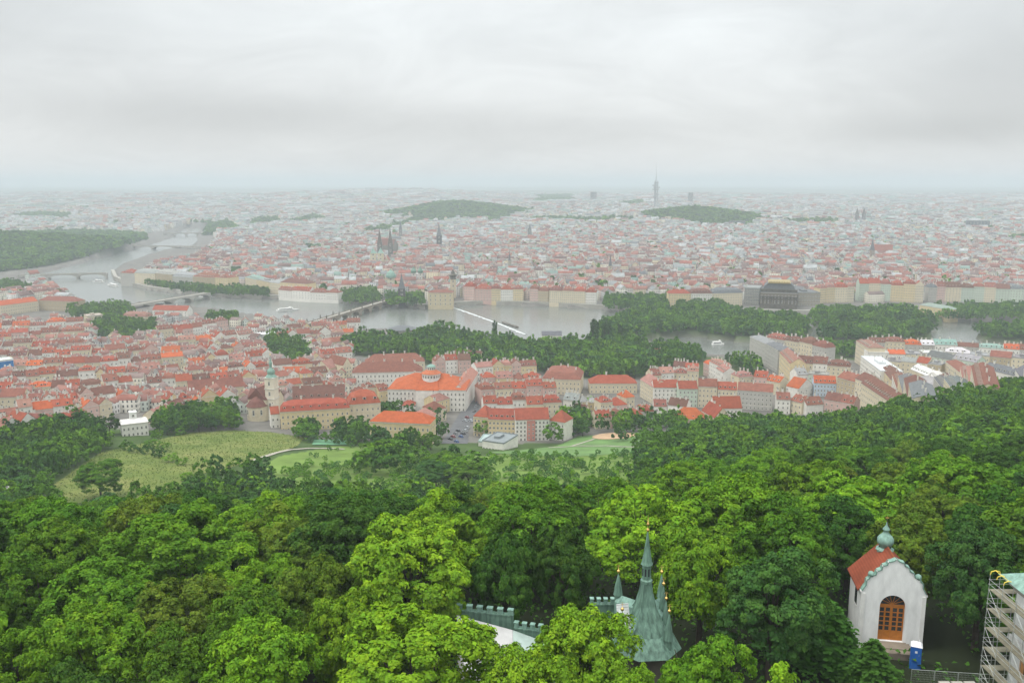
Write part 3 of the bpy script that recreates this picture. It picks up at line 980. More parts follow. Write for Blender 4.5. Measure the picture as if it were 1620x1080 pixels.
for a in PLACED: used.setdefault((int(a[0] // 14), int(a[1] // 14)), []).append(a)
N_TRY = 16000
ty = np.sqrt(rng.uniform(235 ** 2, 760 ** 2, N_TRY)); tx = rng.uniform(-0.72, 0.72, N_TRY) * ty
tz = T(tx, ty)
in_m, in_o, in_l = inside(MEADOW, tx, ty), inside(ORCHARD, tx, ty), inside(LAWN, tx, ty)
PLACES = [gpt(a, b) for a, b in ((160, 775), (415, 768), (610, 727), (715, 742), (590, 735), (640, 735), (535, 672), (470, 676), (567, 682), (497, 684),
                                 (690, 657 + 12), (985, 697), (900, 680), (875, 688), (930, 650), (1030, 697), (925, 672), (330, 663), (360, 655), (300, 660), (265, 660), (765, 690), (665, 740))]
for p in PLACES:
    if free(p[0], p[1], 5.0, 0.5): slope.append((p[0], p[1], p[2], rng.uniform(5, 7), rng.uniform(11, 15)))
p = gpt(160, 788); slope[0] = (p[0], p[1], p[2], 8.5, 17)
for a, b in ((212, 716), (232, 718), (252, 724), (272, 731), (288, 736), (240, 708), (258, 713), (200, 712)):
    p = gpt(a, b); slope.append((p[0], p[1], p[2], rng.uniform(3.2, 4.4), rng.uniform(4.5, 6.5))); free(p[0], p[1], 4)
for a, b in ((598, 738), (628, 730), (655, 742), (582, 748), (612, 752), (702, 754), (726, 744), (748, 756), (716, 768), (690, 772), (742, 776), (480, 690), (560, 696), (538, 692), (875, 700), (905, 684), (1030, 700)):
    p = gpt(a, b)
    if free(p[0], p[1], 6, .6): slope.append((p[0], p[1], p[2], rng.uniform(8.05, 9.0) if b > 720 else rng.uniform(6, 7.5), rng.uniform(13, 16)))
street_xy = [Vector(p[:2]) for p in STREET]
for x, y, z, m_, o_, l_ in zip(tx, ty, tz, in_m, in_o, in_l):
    px, py, zc = project((x, y, z))
    if m_ or py < np.interp(px, *TREELINE) + 20: continue
    tp = project((x, y, z + 10))[:2]
    if inside(MEADOW_PX, np.array([tp[0]]), np.array([tp[1]]))[0] or inside(MEADOW_PX, np.array([(tp[0] + px) / 2]), np.array([(tp[1] + py) / 2]))[0]:
        if rng.random() < .95: continue
    if not o_ and 425 < tp[0] < 1010 and 706 < tp[1] < 765 and y < 470 and rng.random() < .93: continue
    if 690 < px < 765 and py < 712: continue
    R, Hh = rng.uniform(3.6, 6.2), rng.uniform(9, 14.5)
    if 185 < px < 320 and 688 < py < 765: R, Hh = R * .6, Hh * .45
    if l_:
        if rng.random() > 0.05: continue
        R, Hh = rng.uniform(1.6, 2.6), rng.uniform(3, 5)
    elif o_:
        if rng.random() > (0.42 if py < 745 else 0.6): continue
        R, Hh = rng.uniform(1.3, 2.6), rng.uniform(2.6, 5.2)
        if px < 560 and py < 730: R *= .75; Hh *= .75
    elif 384 < px < 1020 and py < 712 and y > 480:
        if rng.random() > 0.5: continue
        R, Hh = rng.uniform(2.4, 4.2), rng.uniform(5, 9)
    # do not stand on the edge of the meadow, path or playground
    if (x - PLAY_C[0]) ** 2 + (y - PLAY_C[1]) ** 2 < (17 + R) ** 2: continue
    if PLAY_C[1] - 60 < y < PLAY_C[1] and abs(x - PLAY_C[0]) < 20 and R > 2.3: continue
    if 398 < px < 548 and 703 < py < 733 and R > 1.5: continue
    if inside(MEADOW, np.array([x]), np.array([y + R * 2.2]))[0] and rng.random() < .65: continue
    if free(x, y, R, 0.70 if o_ or l_ else 0.60): slope.append((x, y, z, R, Hh))


def zone_phrase(px, py):
    if px < 260: return 'between vineyard meadow and crowded red roofs' if py < 730 else 'below the vineyard meadow, away from the chapel'
    if px < 440: return 'between the vineyard meadow and the church'
    if px < 700: return 'in the orchard park under the long yellow buildings'
    if px < 900: return 'in the park below the white flat building'
    if px < 1080: return 'in the park around the sandy playground'
    if px < 1300: return 'in the hazy wood between playground and blue house'
    return 'in the hazy wood climbing the right hand ridge'


def to_individual(items, n, group):
    items = sorted(items, key=lambda t: -t[3] / project((t[0], t[1], t[2]))[2])
    for x, y, z, R, Hh in items[:n]:
        c = random.choice([MIDG, MIDG, BRIGHT, DARK, BLUISH, BRIGHT])
        px, py, zc = project((x, y, z + Hh * .7))
        c = tuple(v * 0.95 for v in c) if R > 2.7 else c
        base = {tuple(v * .95 for v in k): w for k, w in COLW.items()}.get(c) or COLW.get(c)
        small = R <= 2.7
        o = tree('orchard_tree' if small else 'deciduous_tree', x, y, R, Hh, c, z=z)
        TREES.append((o, f"{'small ' if small else ''}{base} tree {zone_phrase(px, py)}", group, px, py))
    return items[n:]


print('SLOPE', len(slope))
rest = to_individual(slope, 62, 'trees on the hazy lower slope')
stuff_trees += [(*t, 'mid') for t in rest]

# ---- parks along the river and woods far off
def scatter(poly, gap, R, Hh, lod, z=None, prob=1.0, sea=False):
    P_ = np.array([p[:2] for p in poly]); a, b = P_.min(0), P_.max(0)
    xs, ys = np.meshgrid(np.arange(a[0], b[0], gap), np.arange(a[1], b[1], gap))
    xs = xs.ravel() + rng.uniform(-.45, .45, xs.size) * gap; ys = ys.ravel() + rng.uniform(-.45, .45, ys.size) * gap
    k = inside(poly, xs, ys) & (np.abs(xs) < ys * .78) & (rng.random(xs.size) < prob)
    xs, ys = xs[k], ys[k]
    zs = T(xs, ys)
    return [(x, y, z_, rng.uniform(*R), rng.uniform(*Hh)) for x, y, z_ in zip(xs, ys, zs)]


MILL = gpt(873, 545)
kampa = [t for t in scatter(KAMPA, 10, (4.6, 7.8), (12, 21), 'far') if (t[0] - MILL[0]) ** 2 + (t[1] - MILL[1]) ** 2 > 24 ** 2]
isles = []
PAL = gpt(1478, 500)
for p in ISLES: isles += [t for t in scatter(p, 9.5, (4.4, 7.4), (11, 19), 'far') if (t[0] - PAL[0]) ** 2 + ((t[1] - PAL[1] + 12) * .6) ** 2 > 30 ** 2]
PATCH = [[(140, 508), (190, 496), (250, 515), (245, 538), (200, 541), (150, 535)], [(415, 540), (450, 533), (492, 556), (485, 580), (440, 580), (420, 560)],
         [(540, 466), (602, 462), (600, 480), (545, 482)], [(612, 471), (672, 470), (670, 484), (615, 484)], [(955, 474), (1055, 474), (1055, 494), (960, 490)],
         [(228, 452), (310, 452), (425, 464), (425, 470), (330, 467), (290, 462)], [(362, 432), (388, 430), (388, 445), (362, 446)], [(105, 490), (200, 486), (215, 503), (120, 505)],
         [(320, 505), (378, 500), (372, 515), (335, 520)], [(1480, 490), (1620, 488), (1620, 506), (1490, 506)], [(0, 448), (30, 452), (60, 462), (40, 470), (0, 470)],
         [(1100, 470), (1180, 500), (1090, 500), (1065, 492)], [(1150, 572), (1195, 574), (1205, 596), (1165, 590)], [(1295, 552), (1350, 552), (1356, 568), (1305, 563)],
         [(242, 690), (250, 664), (330, 654), (374, 656), (378, 680), (318, 686)], [(0, 690), (60, 686), (130, 672), (185, 690), (120, 705), (0, 712)], [(880, 700), (890, 664), (930, 660), (935, 690)],
         [(935, 686), (1000, 672), (1085, 668), (1090, 682), (1000, 684)], [(590, 656), (640, 650), (652, 662), (600, 670)], [(684, 694), (690, 668), (700, 668), (702, 694)], [(585, 708), (684, 710), (690, 718), (580, 718)], [(470, 694), (475, 676), (500, 684), (505, 700)], [(522, 700), (530, 684), (585, 690), (580, 706)]]
park = []
for p in PATCH: park += scatter([gpt(a, b) for a, b in p], 9.5, (3.6, 6), (10, 16), 'far')
riverside = kampa + isles + park
riverside.sort(key=lambda t: t[1])
n_ind = 52
pick = sorted(riverside, key=lambda t: -t[3] / t[1])[:n_ind]
ids = {id(t) for t in pick}
for t in pick:
    x, y, z, R, Hh = t
    px, py, zc = project((x, y, z + Hh * .6))
    c = random.choice([MIDG, DARK, BLUISH])
    where = 'among the houses at the hill foot' if py > 610 else 'in the park on the near river bank' if px > 500 and py > 535 else 'on the wooded river island' if px > 900 else 'among the red roofs on the near bank' if py > 495 else 'on the far quay'
    o = tree('deciduous_tree', x, y, R, Hh, tuple(v * .9 for v in c), z=z)
    TREES.append((o, f"{COLW[c]} round tree {where}", 'trees along the river', px, py))
stuff_trees += [(*t, 'far') for t in riverside if id(t) not in ids]
for pl, gap, R, Hh in ((LETNA, 13, (6, 9), (11, 16)), (VITKOV, 19, (10, 14), (13, 18)), (RIEGER, 17, (9, 13), (12, 17)), (STRIP, 15, (7, 10), (11, 15)), *((w_, 22, (9, 14), (12, 19)) for w_ in FAR_WOODS)):
    stuff_trees += [(*t, 'dist') for t in scatter(pl, gap, R, Hh, 'dist')]
# poplars at the island's tip
for i, (px, py) in enumerate(((937, 546), (943, 547), (957, 546), (963, 547), (980, 540), (783, 535))):
    p = gpt(px, py)
    o = tree('poplar_tree', p[0], p[1], 2.8, 31 if i < 4 else 22, tuple(v * .8 for v in DARK), mesh=POPLAR)
    TREES.append((o, 'slim dark poplar at the water by the near bank park', 'poplars by the river', px, py))

# ---- everything further, or smaller, grows into one mass of woods
def unit_crown(seed, lobes, clumps, leaves, leaf):
    V, K, r = crown_leaves(seed, 1.0, 1.55, lobes, clumps, leaves, leaf, low=-.45)
    V[:, :, 2] /= V[:, :, 2].max()
    return V, K


LOD = {'mid': [unit_crown(50 + i, 14, 7, 10, 0.19) for i in range(5)], 'far': [unit_crown(60 + i, 10, 5, 6, 0.33) for i in range(4)], 'dist': [unit_crown(70 + i, 7, 3, 4, 0.62) for i in range(3)]}


def mass(name, items, hollow=0.18):
    Vs, Cs = [], []
    for x, y, z, R, Hh, lod in items:
        V, K = LOD[lod][int(rng.integers(len(LOD[lod])))]
        a = rng.uniform(0, 6.28)
        c, s = math.cos(a), math.sin(a)
        Q = np.empty_like(V)
        Q[..., 0] = (V[..., 0] * c - V[..., 1] * s) * R + x
        Q[..., 1] = (V[..., 0] * s + V[..., 1] * c) * R + y
        Q[..., 2] = V[..., 2] * Hh * (1 - hollow) + z + Hh * hollow
        Vs.append(Q.astype(np.float32))
        base = np.array([(MIDG, DARK, BLUISH, MIDG, BRIGHT, MIDG)[int(rng.integers(6))]]) * rng.uniform(.9, 1.15) * (1.3 if R < 2.7 and lod == 'mid' else 1)
        Cs.append((base * K[:, None] * rng.uniform(.85, 1.15, (len(K), 1))).astype(np.float32))
    V = np.concatenate(Vs); C_ = np.concatenate(Cs); n = len(V)
    return np_mesh(name, V.reshape(-1, 3), np.arange(n * 4).reshape(n, 4), [M['leaf_mass']], C_)


# vines: low rows across the meadow
vr = []
P_ = np.array([p[:2] for p in MEADOW]); a, b = P_.min(0), P_.max(0)
for yy in np.arange(a[1], b[1], 4.2):
    for xx in np.arange(a[0], b[0], 1.7):
        vr.append((xx + rng.uniform(-.5, .5), yy + (xx - a[0]) * 0.10 + rng.uniform(-.35, .35)))
vr = np.array(vr); vr = vr[inside(MEADOW, vr[:, 0], vr[:, 1])]
vr = vr[rng.random(len(vr)) < .8]
vz = T(vr[:, 0], vr[:, 1])
n = len(vr) * 5
q = np.repeat(np.stack([vr[:, 0], vr[:, 1], vz + .8], 1), 5, 0) + rng.normal(0, (.5, .28, .3), (n, 3))
V = leaf_quads(q, unit(rng.normal(size=(n, 3)) * .6 + np.array([0, -.2, 1])), rng.uniform(.35, .75, n), rng)
cc = np.array([(0.105, 0.155, 0.034)]) * rng.uniform(.6, 1.3, (n, 1))
tag(link('vine_rows', np_mesh('vine_rows', V.reshape(-1, 3), np.arange(n * 4).reshape(n, 4), [M['leaf_mass']], cc)), kind='stuff')

# undergrowth on the forest floor
q = []
uy = np.sqrt(rng.uniform(60 ** 2, 300 ** 2, 60000)); ux = rng.uniform(-.75, .75, 60000) * uy
ok = np.ones(len(ux), bool)
for a_, b_, c_ in SOLID[:1] + SOLID[4:]: ok &= (ux - a_) ** 2 + (uy - b_) ** 2 > (c_ * .8) ** 2
ux, uy = ux[ok], uy[ok]
n = len(ux)
q = np.stack([ux, uy, T(ux, uy) + rng.uniform(.1, 1.6, n)], 1)
V = leaf_quads(q, unit(rng.normal(size=(n, 3)) * .5 + np.array([0, 0, 1])), rng.uniform(.25, .75, n), rng)
tag(link('undergrowth', np_mesh('undergrowth', V.reshape(-1, 3), np.arange(n * 4).reshape(n, 4), [M['leaf_mass']], np.array([DARK]) * rng.uniform(.6, 1.5, (n, 1)))), kind='stuff')
# ---------------------------------------------------------------- the spired copper pavilion in the forest
CAS = gd(1020, 1003, 98.0)
cz = CAS[2]
root = empty('spired_pavilion', (CAS[0], CAS[1], cz - 7.5))
tag(root, 'dark green copper pavilion with a needle spire and gilded turrets among the lime trees', 'pavilion')


def LP(px, py, y, o=CAS, dz=-7.5):
    p = gd(px, py, y)
    return Vector((p[0] - o[0], p[1] - o[1], p[2] - (o[2] + dz)))


E0 = 7.5       # eaves height above the pavilion's foot
R45 = math.radians(28)
mb = MB(); mb.lathe([(3.5, -3), (3.5, E0 - 0.6)], 8, 0, rot=R45, cap=True)
mb.lathe([(3.62, E0 - 1.0), (3.75, E0 - 0.7), (3.62, E0 - 0.4)], 8, 0, rot=R45)
mb.build('wall', [M['dark_stone']], root)
# flared eight-sided skirt, then the steep concave main roof with seams
mb = MB()
mb.lathe([(4.5, E0 - 1.1), (3.5, E0 + .2), (2.9, E0 + .9)], 8, 0, rot=R45)
mb.lathe([(3.5, E0 + .45), (2.3, E0 + 2.2), (1.35, E0 + 4.0), (0.82, E0 + 5.8), (0.62, E0 + 7.2)], 4, 0, rot=R45 + .5)
for k in range(4):
    a = R45 + .5 + k * math.pi / 2
    for (r0, z0), (r1, z1) in zip([(3.5, E0 + .45), (2.3, E0 + 2.2), (1.35, E0 + 4.0), (0.82, E0 + 5.8)], [(2.3, E0 + 2.2), (1.35, E0 + 4.0), (0.82, E0 + 5.8), (0.62, E0 + 7.2)]):
        mb.tube((r0 * math.cos(a), r0 * math.sin(a), z0), (r1 * math.cos(a), r1 * math.sin(a), z1), .07, .07, 5)
    for t in (.25, .5, .75):
        a2 = a + math.pi / 2
        p0 = Vector((3.5 * math.cos(a), 3.5 * math.sin(a), E0 + .45)).lerp(Vector((3.5 * math.cos(a2), 3.5 * math.sin(a2), E0 + .45)), t)
        p1 = Vector((2.3 * math.cos(a), 2.3 * math.sin(a), E0 + 2.2)).lerp(Vector((2.3 * math.cos(a2), 2.3 * math.sin(a2), E0 + 2.2)), t)
        p0 = p0 * 1.005; mb.tube(p0, p1 + Vector((0, 0, .03)), .035, .035, 4)
roof = mb.build('roof', [M['copper_dark']], root)
mb = MB()
top = E0 + 7.0
mb.lathe([(0.72, top - .2), (0.74, top + .15), (0.56, top + .3), (0.54, top + 2.0), (0.60, top + 2.2)], 8, 0, cap=True)
lan = mb.build('lantern', [M['copper_dark']], root)
mb = MB()
for k in range(8):
    a = math.pi / 8 + k * math.pi / 4
    c, s = math.cos(a), math.sin(a)
    n = Vector((c, s, 0)); t = Vector((-s, c, 0)); p = n * .525
    mb.face([p - t * .11 + Vector((0, 0, top + .75)), p + t * .11 + Vector((0, 0, top + .75)), p + t * .11 + Vector((0, 0, top + 1.7)), p - t * .11 + Vector((0, 0, top + 1.7))])
mb.build('window', [M['glass_dark']], lan)
mb = MB()
mb.lathe([(0.74, top + 2.15), (0.62, top + 2.5), (0.40, top + 3.7), (0.20, top + 5.2), (0.07, top + 6.3)], 8, 0)
sp = mb.build('spire', [M['copper_dark']], root)
mb = MB(); zt = top + 6.25
mb.lathe([(.05, zt), (.19, zt + .12), (.19, zt + .32), (.06, zt + .45), (.05, zt + .75), (.17, zt + .9), (.17, zt + 1.05), (.05, zt + 1.2), (.015, zt + 2.2)], 10, 0)
mb.build('finial', [M['gold']], sp, smooth=True)


def turret(ball, cone_h, r, body, arm=None):
    """corner turret: shaft, witch-hat cone, gilded ball on a rod, and the little saddle roof that ties it to the main roof"""
    b = ball
    mb = MB()
    mb.lathe([(r * .82, -cone_h - .35 - body), (r * .82, -cone_h - .35)], 8, 0)
    mb.lathe([(r * 1.15, -cone_h - .4), (r * .8, -cone_h * .72), (r * .45, -cone_h * .42), (.05, -.35)], 8, 0)
    t = mb.build('turret', [M['copper_dark']], root, b)
    g = MB(); g.lathe([(.03, -.4), (.05, -.24), (.17, -.14), (.22, 0), (.17, .14), (.03, .22), (.012, .95)], 10, 0)
    g.build('gilded_ball', [M['gold']], t, smooth=True)
    g = MB(); g.tube((-.25, 0, .62), (.25, 0, .62), .02, n=4); g.tube((-.14, 0, .8), (.14, 0, .8), .02, n=4)
    g.build('vane', [M['gold']], t)
    if arm:
        z0 = b.z - cone_h - .2
        d = Vector((-b.x, -b.y, 0)); L_ = d.length; d.normalize(); n = Vector((-d.y, d.x, 0)) * .62
        s = MB()
        p, q = Vector((b.x, b.y, z0 - .15)), Vector((b.x, b.y, z0 + arm)) + d * (L_ - .5)
        q.z = z0 + arm
        for sgn in (1, -1):
            s.face([p, q, q + n * sgn - Vector((0, 0, .8)), p + n * sgn - Vector((0, 0, .8))])
            s.face([p + n * sgn - Vector((0, 0, .8)), q + n * sgn - Vector((0, 0, .8)), q + n * sgn - Vector((0, 0, 2.2)), p + n * sgn - Vector((0, 0, 2.2))])
        s.face([p, p + n - Vector((0, 0, .8)), p + n - Vector((0, 0, 2.2)), p - n - Vector((0, 0, 2.2)), p - n - Vector((0, 0, .8))])
        for k in range(7):
            f = (k + .5) / 7
            for sgn in (1, -1):
                a_ = p.lerp(q, f) + Vector((0, 0, .02)); s.tube(a_, a_ + n * sgn - Vector((0, 0, .8)), .03, n=4)
        s.build('saddle_roof', [M['copper']], root)


turret(LP(978.5, 903, 101.2), 2.7, .52, 2.6, 0.15)
turret(LP(1047, 904, 101.5), 2.9, .5, 2.0, 0.1)
turret(LP(1050, 923, 99.8), 2.9, .45, 2.4, 0.3)
turret(LP(1054, 946, 97.6), 3.1, .48, 2.6, 0.3)
turret(LP(1059, 966, 95.6), 3.3, .52, 2.8, 0.2)
turret(LP(984.5, 963, 95.2), 2.2, .40, 1.5, 0.7)
# pale ribbed lean-to on the shadowed flank
mb = MB()
q = [LP(975, 955, 97.6), LP(994, 953, 98.2), LP(998, 992, 95.6), LP(977, 996, 95.2)]
mb.face(q); lo = [p - Vector((0, 0, .25)) for p in q]; mb.face(lo[::-1])
for i in range(4): mb.face([q[i], lo[i], lo[(i + 1) % 4], q[(i + 1) % 4]])
for k in range(9):
    f = (k + .5) / 9
    mb.tube(q[0].lerp(q[3], f) + Vector((0, 0, .03)), q[1].lerp(q[2], f) + Vector((0, 0, .03)), .03, n=4)
mb.build('lean_to_roof', [M['steel']], root)


def battlement(name, a, b, hgt, n, label, thick=.55):
    """a wall from point a to point b (its top), with merlons"""
    a, b = Vector(a), Vector(b)
    d = b - a; L_ = d.length
    z = min(a.z, b.z)
    ro = empty(name, (a.x, a.y, z - hgt), math.atan2(d.y, d.x))
    tag(ro, label, 'wall', 'battlemented walls of the pavilion')
    mb = MB(); mb.box(0, 0, -6, L_, thick, hgt - .75, 0); mb.box(-.06, -.08, hgt - .8, L_ + .06, thick + .08, hgt - .62, 0, True)
    mb.build('wall', [M['copper_dark']], ro)
    w = L_ / (2 * n - 1)
    for i in range(n):
        m_ = MB(); m_.box(i * 2 * w, .02, hgt - .63, i * 2 * w + w, thick - .02, hgt, 0); m_.box(i * 2 * w - .05, -.05, hgt, i * 2 * w + w + .05, thick + .05, hgt + .1, 0, True)
        m_.build('merlon', [M['copper']], ro)
    return ro


battlement('battlemented_wall', gd(722, 957, 104.5), gd(811, 961, 103), 3.1, 6, 'long green copper battlemented wall rising behind the white sheet roof')
battlement('battlemented_wall', gd(813, 985, 102.4), gd(858, 988, 101.5), 2.0, 4, 'low battlemented wall behind the pale green end of the sheet roof')
battlement('battlemented_wall', gd(934, 947, 103.5), gd(972, 948, 103.5), 1.6, 4, 'short battlemented wall joining the left side of the spired pavilion')

# the pavilion's long sheet roof, white and pale green halves with a seam
hall = empty('sheet_roofed_hall', (gd(790, 1010, 100)[0], 100, 128.5))
tag(hall, 'long low hall under a white and pale green sheet metal roof beside the pavilion', 'hall')
HO = (gd(790, 1010, 100)[0], 100, 128.5)


def HP(px, py, y): return LP(px, py, y, HO, 0)


def slab(name, quad, mat, ribs):
    mb = MB(); mb.face(quad)
    lo = [p - Vector((0, 0, .22)) for p in quad]; mb.face(lo[::-1])
    for i in range(4): mb.face([quad[i], lo[i], lo[(i + 1) % 4], quad[(i + 1) % 4]])
    for k in range(1, ribs):
        f = k / ribs
        mb.tube(quad[0].lerp(quad[1], f) + Vector((0, 0, .02)), quad[3].lerp(quad[2], f) + Vector((0, 0, .02)), .025, n=4)
    return mb.build(name, [mat], hall)


M['sheet'] = stained('white_sheet_metal', (0.47, 0.46, 0.45), 0.5, 0.8, 1.08, rough=0.5)
M['sheet_green'] = stained('pale_green_sheet', (0.36, 0.44, 0.40), 0.5, 0.8, 1.08, rough=0.5)
A1, A2, A3 = HP(722, 972, 103.8), HP(811, 996, 102.2), HP(872, 1018, 101)
B1, B2, B3 = HP(735, 1060, 95.5), HP(812, 1075, 94.5), HP(900, 1090, 93.5)
slab('roof_sheet', [A1, A2, B2, B1], M['sheet'], 5)
slab('roof_sheet', [A2 + Vector((.03, 0, 0)), A3, B3, B2 + Vector((.03, 0, 0))], M['sheet_green'], 5)
mb = MB()
for p, q in ((B1, B2), (B2, B3), (A1, A2), (A2, A3), (A1, B1), (A3, B3)):
    p, q = p * .99 - Vector((0, 0, .3)), q * .99 - Vector((0, 0, .3))
    mb.face([(p.x, p.y, -3), (q.x, q.y, -3), q, p])
mb.build('wall', [M['white']], hall)

# ---------------------------------------------------------------- white chapel
ch = empty('chapel', (CHAPEL[0], CHAPEL[1], CHAPEL[2]), -math.radians(9.5))
tag(ch, 'small white chapel with curved gable, orange doors and green onion cupola in the forest', 'chapel')
Wd, Dp, Ev, Pk = 8.0, 6.6, 6.6, 11.2
half = [(Wd / 2 - .02, Ev), (Wd / 2 - .5, Ev + .85), (Wd / 2 - .55, Ev + 1.5), (Wd / 2 - .85, Ev + 1.75), (Wd / 2 - .95, Ev + 2.2), (Wd / 2 - 1.6, Ev + 2.3), (Wd / 2 - 1.75, Ev + 2.85),
        (Wd / 2 - 2.3, Ev + 3.1), (Wd / 2 - 2.4, Ev + 3.6), (Wd / 2 - 2.95, Ev + 3.8), (Wd / 2 - 3.05, Ev + 4.2), (Wd / 2 - 3.6, Ev + 4.35), (0, Pk)]
out = [(-Wd / 2, -3), (Wd / 2, -3)] + half[:-1] + [(0, Pk)] + [(-x, z) for x, z in half[:-1]][::-1]
M['chapel'] = stained('lime_washed_wall', (0.80, 0.80, 0.785), 0.9, 0.78, 1.04, stretch=.35)
# front wall with an arched opening, cut as a ring of faces around the arch
AW, AS, AH, DZ = 1.62, 4.6, 1.62, -0.35
arch = [(AW * math.cos(t), AS + AH * math.sin(t)) for t in np.linspace(0, math.pi, 17)]
mb = MB(); yf, yb = -.35, .25
n_ = len(arch)
top_out = [p for p in out if p[1] >= Ev - .01]
top_out = sorted([p for p in top_out], key=lambda p: -p[0])
inner = [(AW, DZ)] + arch + [(-AW, DZ)]
outer = [(Wd / 2, DZ)] + [(Wd / 2, AS)] + top_out + [(-Wd / 2, AS), (-Wd / 2, DZ)]


def resample(pl, n):
    pl = [Vector((x, 0, z)) for x, z in pl]
    L_ = [0]
    for a, b in zip(pl, pl[1:]): L_.append(L_[-1] + (b - a).length)
    res = []
    for k in range(n):
        s = L_[-1] * k / (n - 1)
        i = max(0, min(len(pl) - 2, int(np.searchsorted(L_, s) - 1)))
        f = (s - L_[i]) / max(1e-6, L_[i + 1] - L_[i]); res.append(pl[i].lerp(pl[i + 1], f))
    return res


NI = 181
ri, ro_ = resample(inner, NI), resample(outer, NI)
for y_ in (yf, yb):
    for k in range(NI - 1):
        f = [(ro_[k].x, y_, ro_[k].z), (ri[k].x, y_, ri[k].z), (ri[k + 1].x, y_, ri[k + 1].z), (ro_[k + 1].x, y_, ro_[k + 1].z)]
        mb.face(f if y_ == yb else f[::-1])
for k in range(NI - 1):
    mb.face([(ro_[k].x, yf, ro_[k].z), (ro_[k].x, yb, ro_[k].z), (ro_[k + 1].x, yb, ro_[k + 1].z), (ro_[k + 1].x, yf, ro_[k + 1].z)])
    mb.face([(ri[k].x, yf, ri[k].z), (ri[k].x, yb, ri[k].z), (ri[k + 1].x, yb, ri[k + 1].z), (ri[k + 1].x, yf, ri[k + 1].z)])
mb.box(-Wd / 2, yf, -4, Wd / 2, yb, DZ - .003, 0)
mb.box(-Wd / 2 + .05, yb + .002, -4, -Wd / 2 + .55, Dp, Ev - .3); mb.box(Wd / 2 - .55, yb + .002, -4, Wd / 2 - .05, Dp, Ev - .3)
mb.box(-Wd / 2 + .56, Dp - .5, -4, Wd / 2 - .56, Dp - .003, Ev - .3)
mb.face([(-Wd / 2 + .05, Dp - .01, Ev - .3), (Wd / 2 - .05, Dp - .01, Ev - .3), (0, Dp - .01, Ev + 4.1)])
mb.build('wall', [M['chapel']], ch)
# narrow cornice strips and side strips standing slightly proud
mb = MB()
mb.box(-Wd / 2 - .18, yf - .10, Ev - .28, -Wd / 2 + .02, Dp, Ev - .05, 0, True); mb.box(Wd / 2 - .02, yf - .10, Ev - .28, Wd / 2 + .18, Dp, Ev - .05, 0, True)
mb.box(-Wd / 2 - .05, yf - .10, -3, -Wd / 2 + .45, yf - .002, Ev - .3); mb.box(Wd / 2 - .45, yf - .10, -3, Wd / 2 + .05, yf - .002, Ev - .3)
mb.build('corner_trim', [M['white']], ch)
mb = MB()
full = [(-x, z) for x, z in half[:-1]] + [(0, Pk)] + half[:-1][::-1]
for (x0, z0), (x1, z1) in zip(full, full[1:]):
    v = Vector((x1 - x0, 0, z1 - z0)); nrm = Vector((-v.z, 0, v.x)).normalized() * .14
    if nrm.z < 0: nrm = -nrm
    mb.face([(x0, yf - .12, z0), (x1, yf - .12, z1), (x1 + nrm.x, yf - .12, z1 + nrm.z), (x0 + nrm.x, yf - .12, z0 + nrm.z)])
    mb.face([(x0 + nrm.x, yf - .12, z0 + nrm.z), (x1 + nrm.x, yf - .12, z1 + nrm.z), (x1 + nrm.x, yb + .12, z1 + nrm.z), (x0 + nrm.x, yb + .12, z0 + nrm.z)])
    mb.face([(x0, yb + .12, z0), (x0 + nrm.x, yb + .12, z0 + nrm.z), (x1 + nrm.x, yb + .12, z1 + nrm.z), (x1, yb + .12, z1)])
mb.build('gable_coping', [M['copper']], ch)
for sx in (-1, 1):
    mb = MB(); mb.lathe([(.0, -.5), (.30, -.35), (.42, 0), (.30, .35), (0, .5)], 10)
    v_ = mb.build('volute', [M['copper']], ch, (sx * (Wd / 2 - 1.05), -.05, Ev + 2.3), smooth=True); v_.rotation_euler = (math.pi / 2, 0, 0)
mb = MB()
rz0, rz1, ov = Ev - .2, Ev + 4.4, .4
for sx in (-1, 1):
    a = [(sx * (Wd / 2 + ov), yb + .003, rz0), (sx * (Wd / 2 + ov), Dp + .3, rz0), (0, Dp + .3, rz1), (0, yb + .003, rz1)]
    mb.face(a if sx > 0 else a[::-1])
    b_ = [(x, y, z - .18) for x, y, z in a]; mb.face(b_[::-1] if sx > 0 else b_)
    mb.face([a[0], a[1], b_[1], b_[0]]); mb.face([a[1], a[2], b_[2], b_[1]])
rf = mb.build('roof', [M['roof']], ch, color=(0.225, 0.058, 0.03))
mb = MB(); mb.tube((0, yb, rz1 + .02), (0, Dp + .3, rz1 + .02), .12, n=6); mb.build('ridge', [M['roof']], rf, color=(0.24, 0.07, 0.03))
# cupola
mb = MB()
cx0, cy0, z0 = -.1, 5.2, Ev + 2.1
mb.lathe([(1.02, 0), (1.02, 1.45), (1.22, 1.55), (1.22, 1.68), (.85, 1.95)], 8, 0, (cx0, cy0, z0))
base = mb.build('cupola', [M['copper']], ch)
mb = MB()
mb.lathe([(.62, 1.85), (.68, 2.1), (.98, 2.4), (1.12, 2.75), (1.10, 3.1), (.85, 3.5), (.50, 3.85), (.34, 4.1), (.36, 4.35), (.50, 4.45), (.48, 4.55), (.28, 4.8), (.12, 5.1), (.05, 5.5), (.02, 5.6)], 12, 0, (cx0, cy0, z0))
mb.build('onion', [M['copper']], base, smooth=True)
mb = MB(); mb.tube((cx0, cy0, z0 + 5.5), (cx0, cy0, z0 + 6.5), .03); mb.tube((cx0 - .22, cy0, z0 + 6.15), (cx0 + .22, cy0, z0 + 6.15), .03)
mb.build('cross', [M['gold']], base)
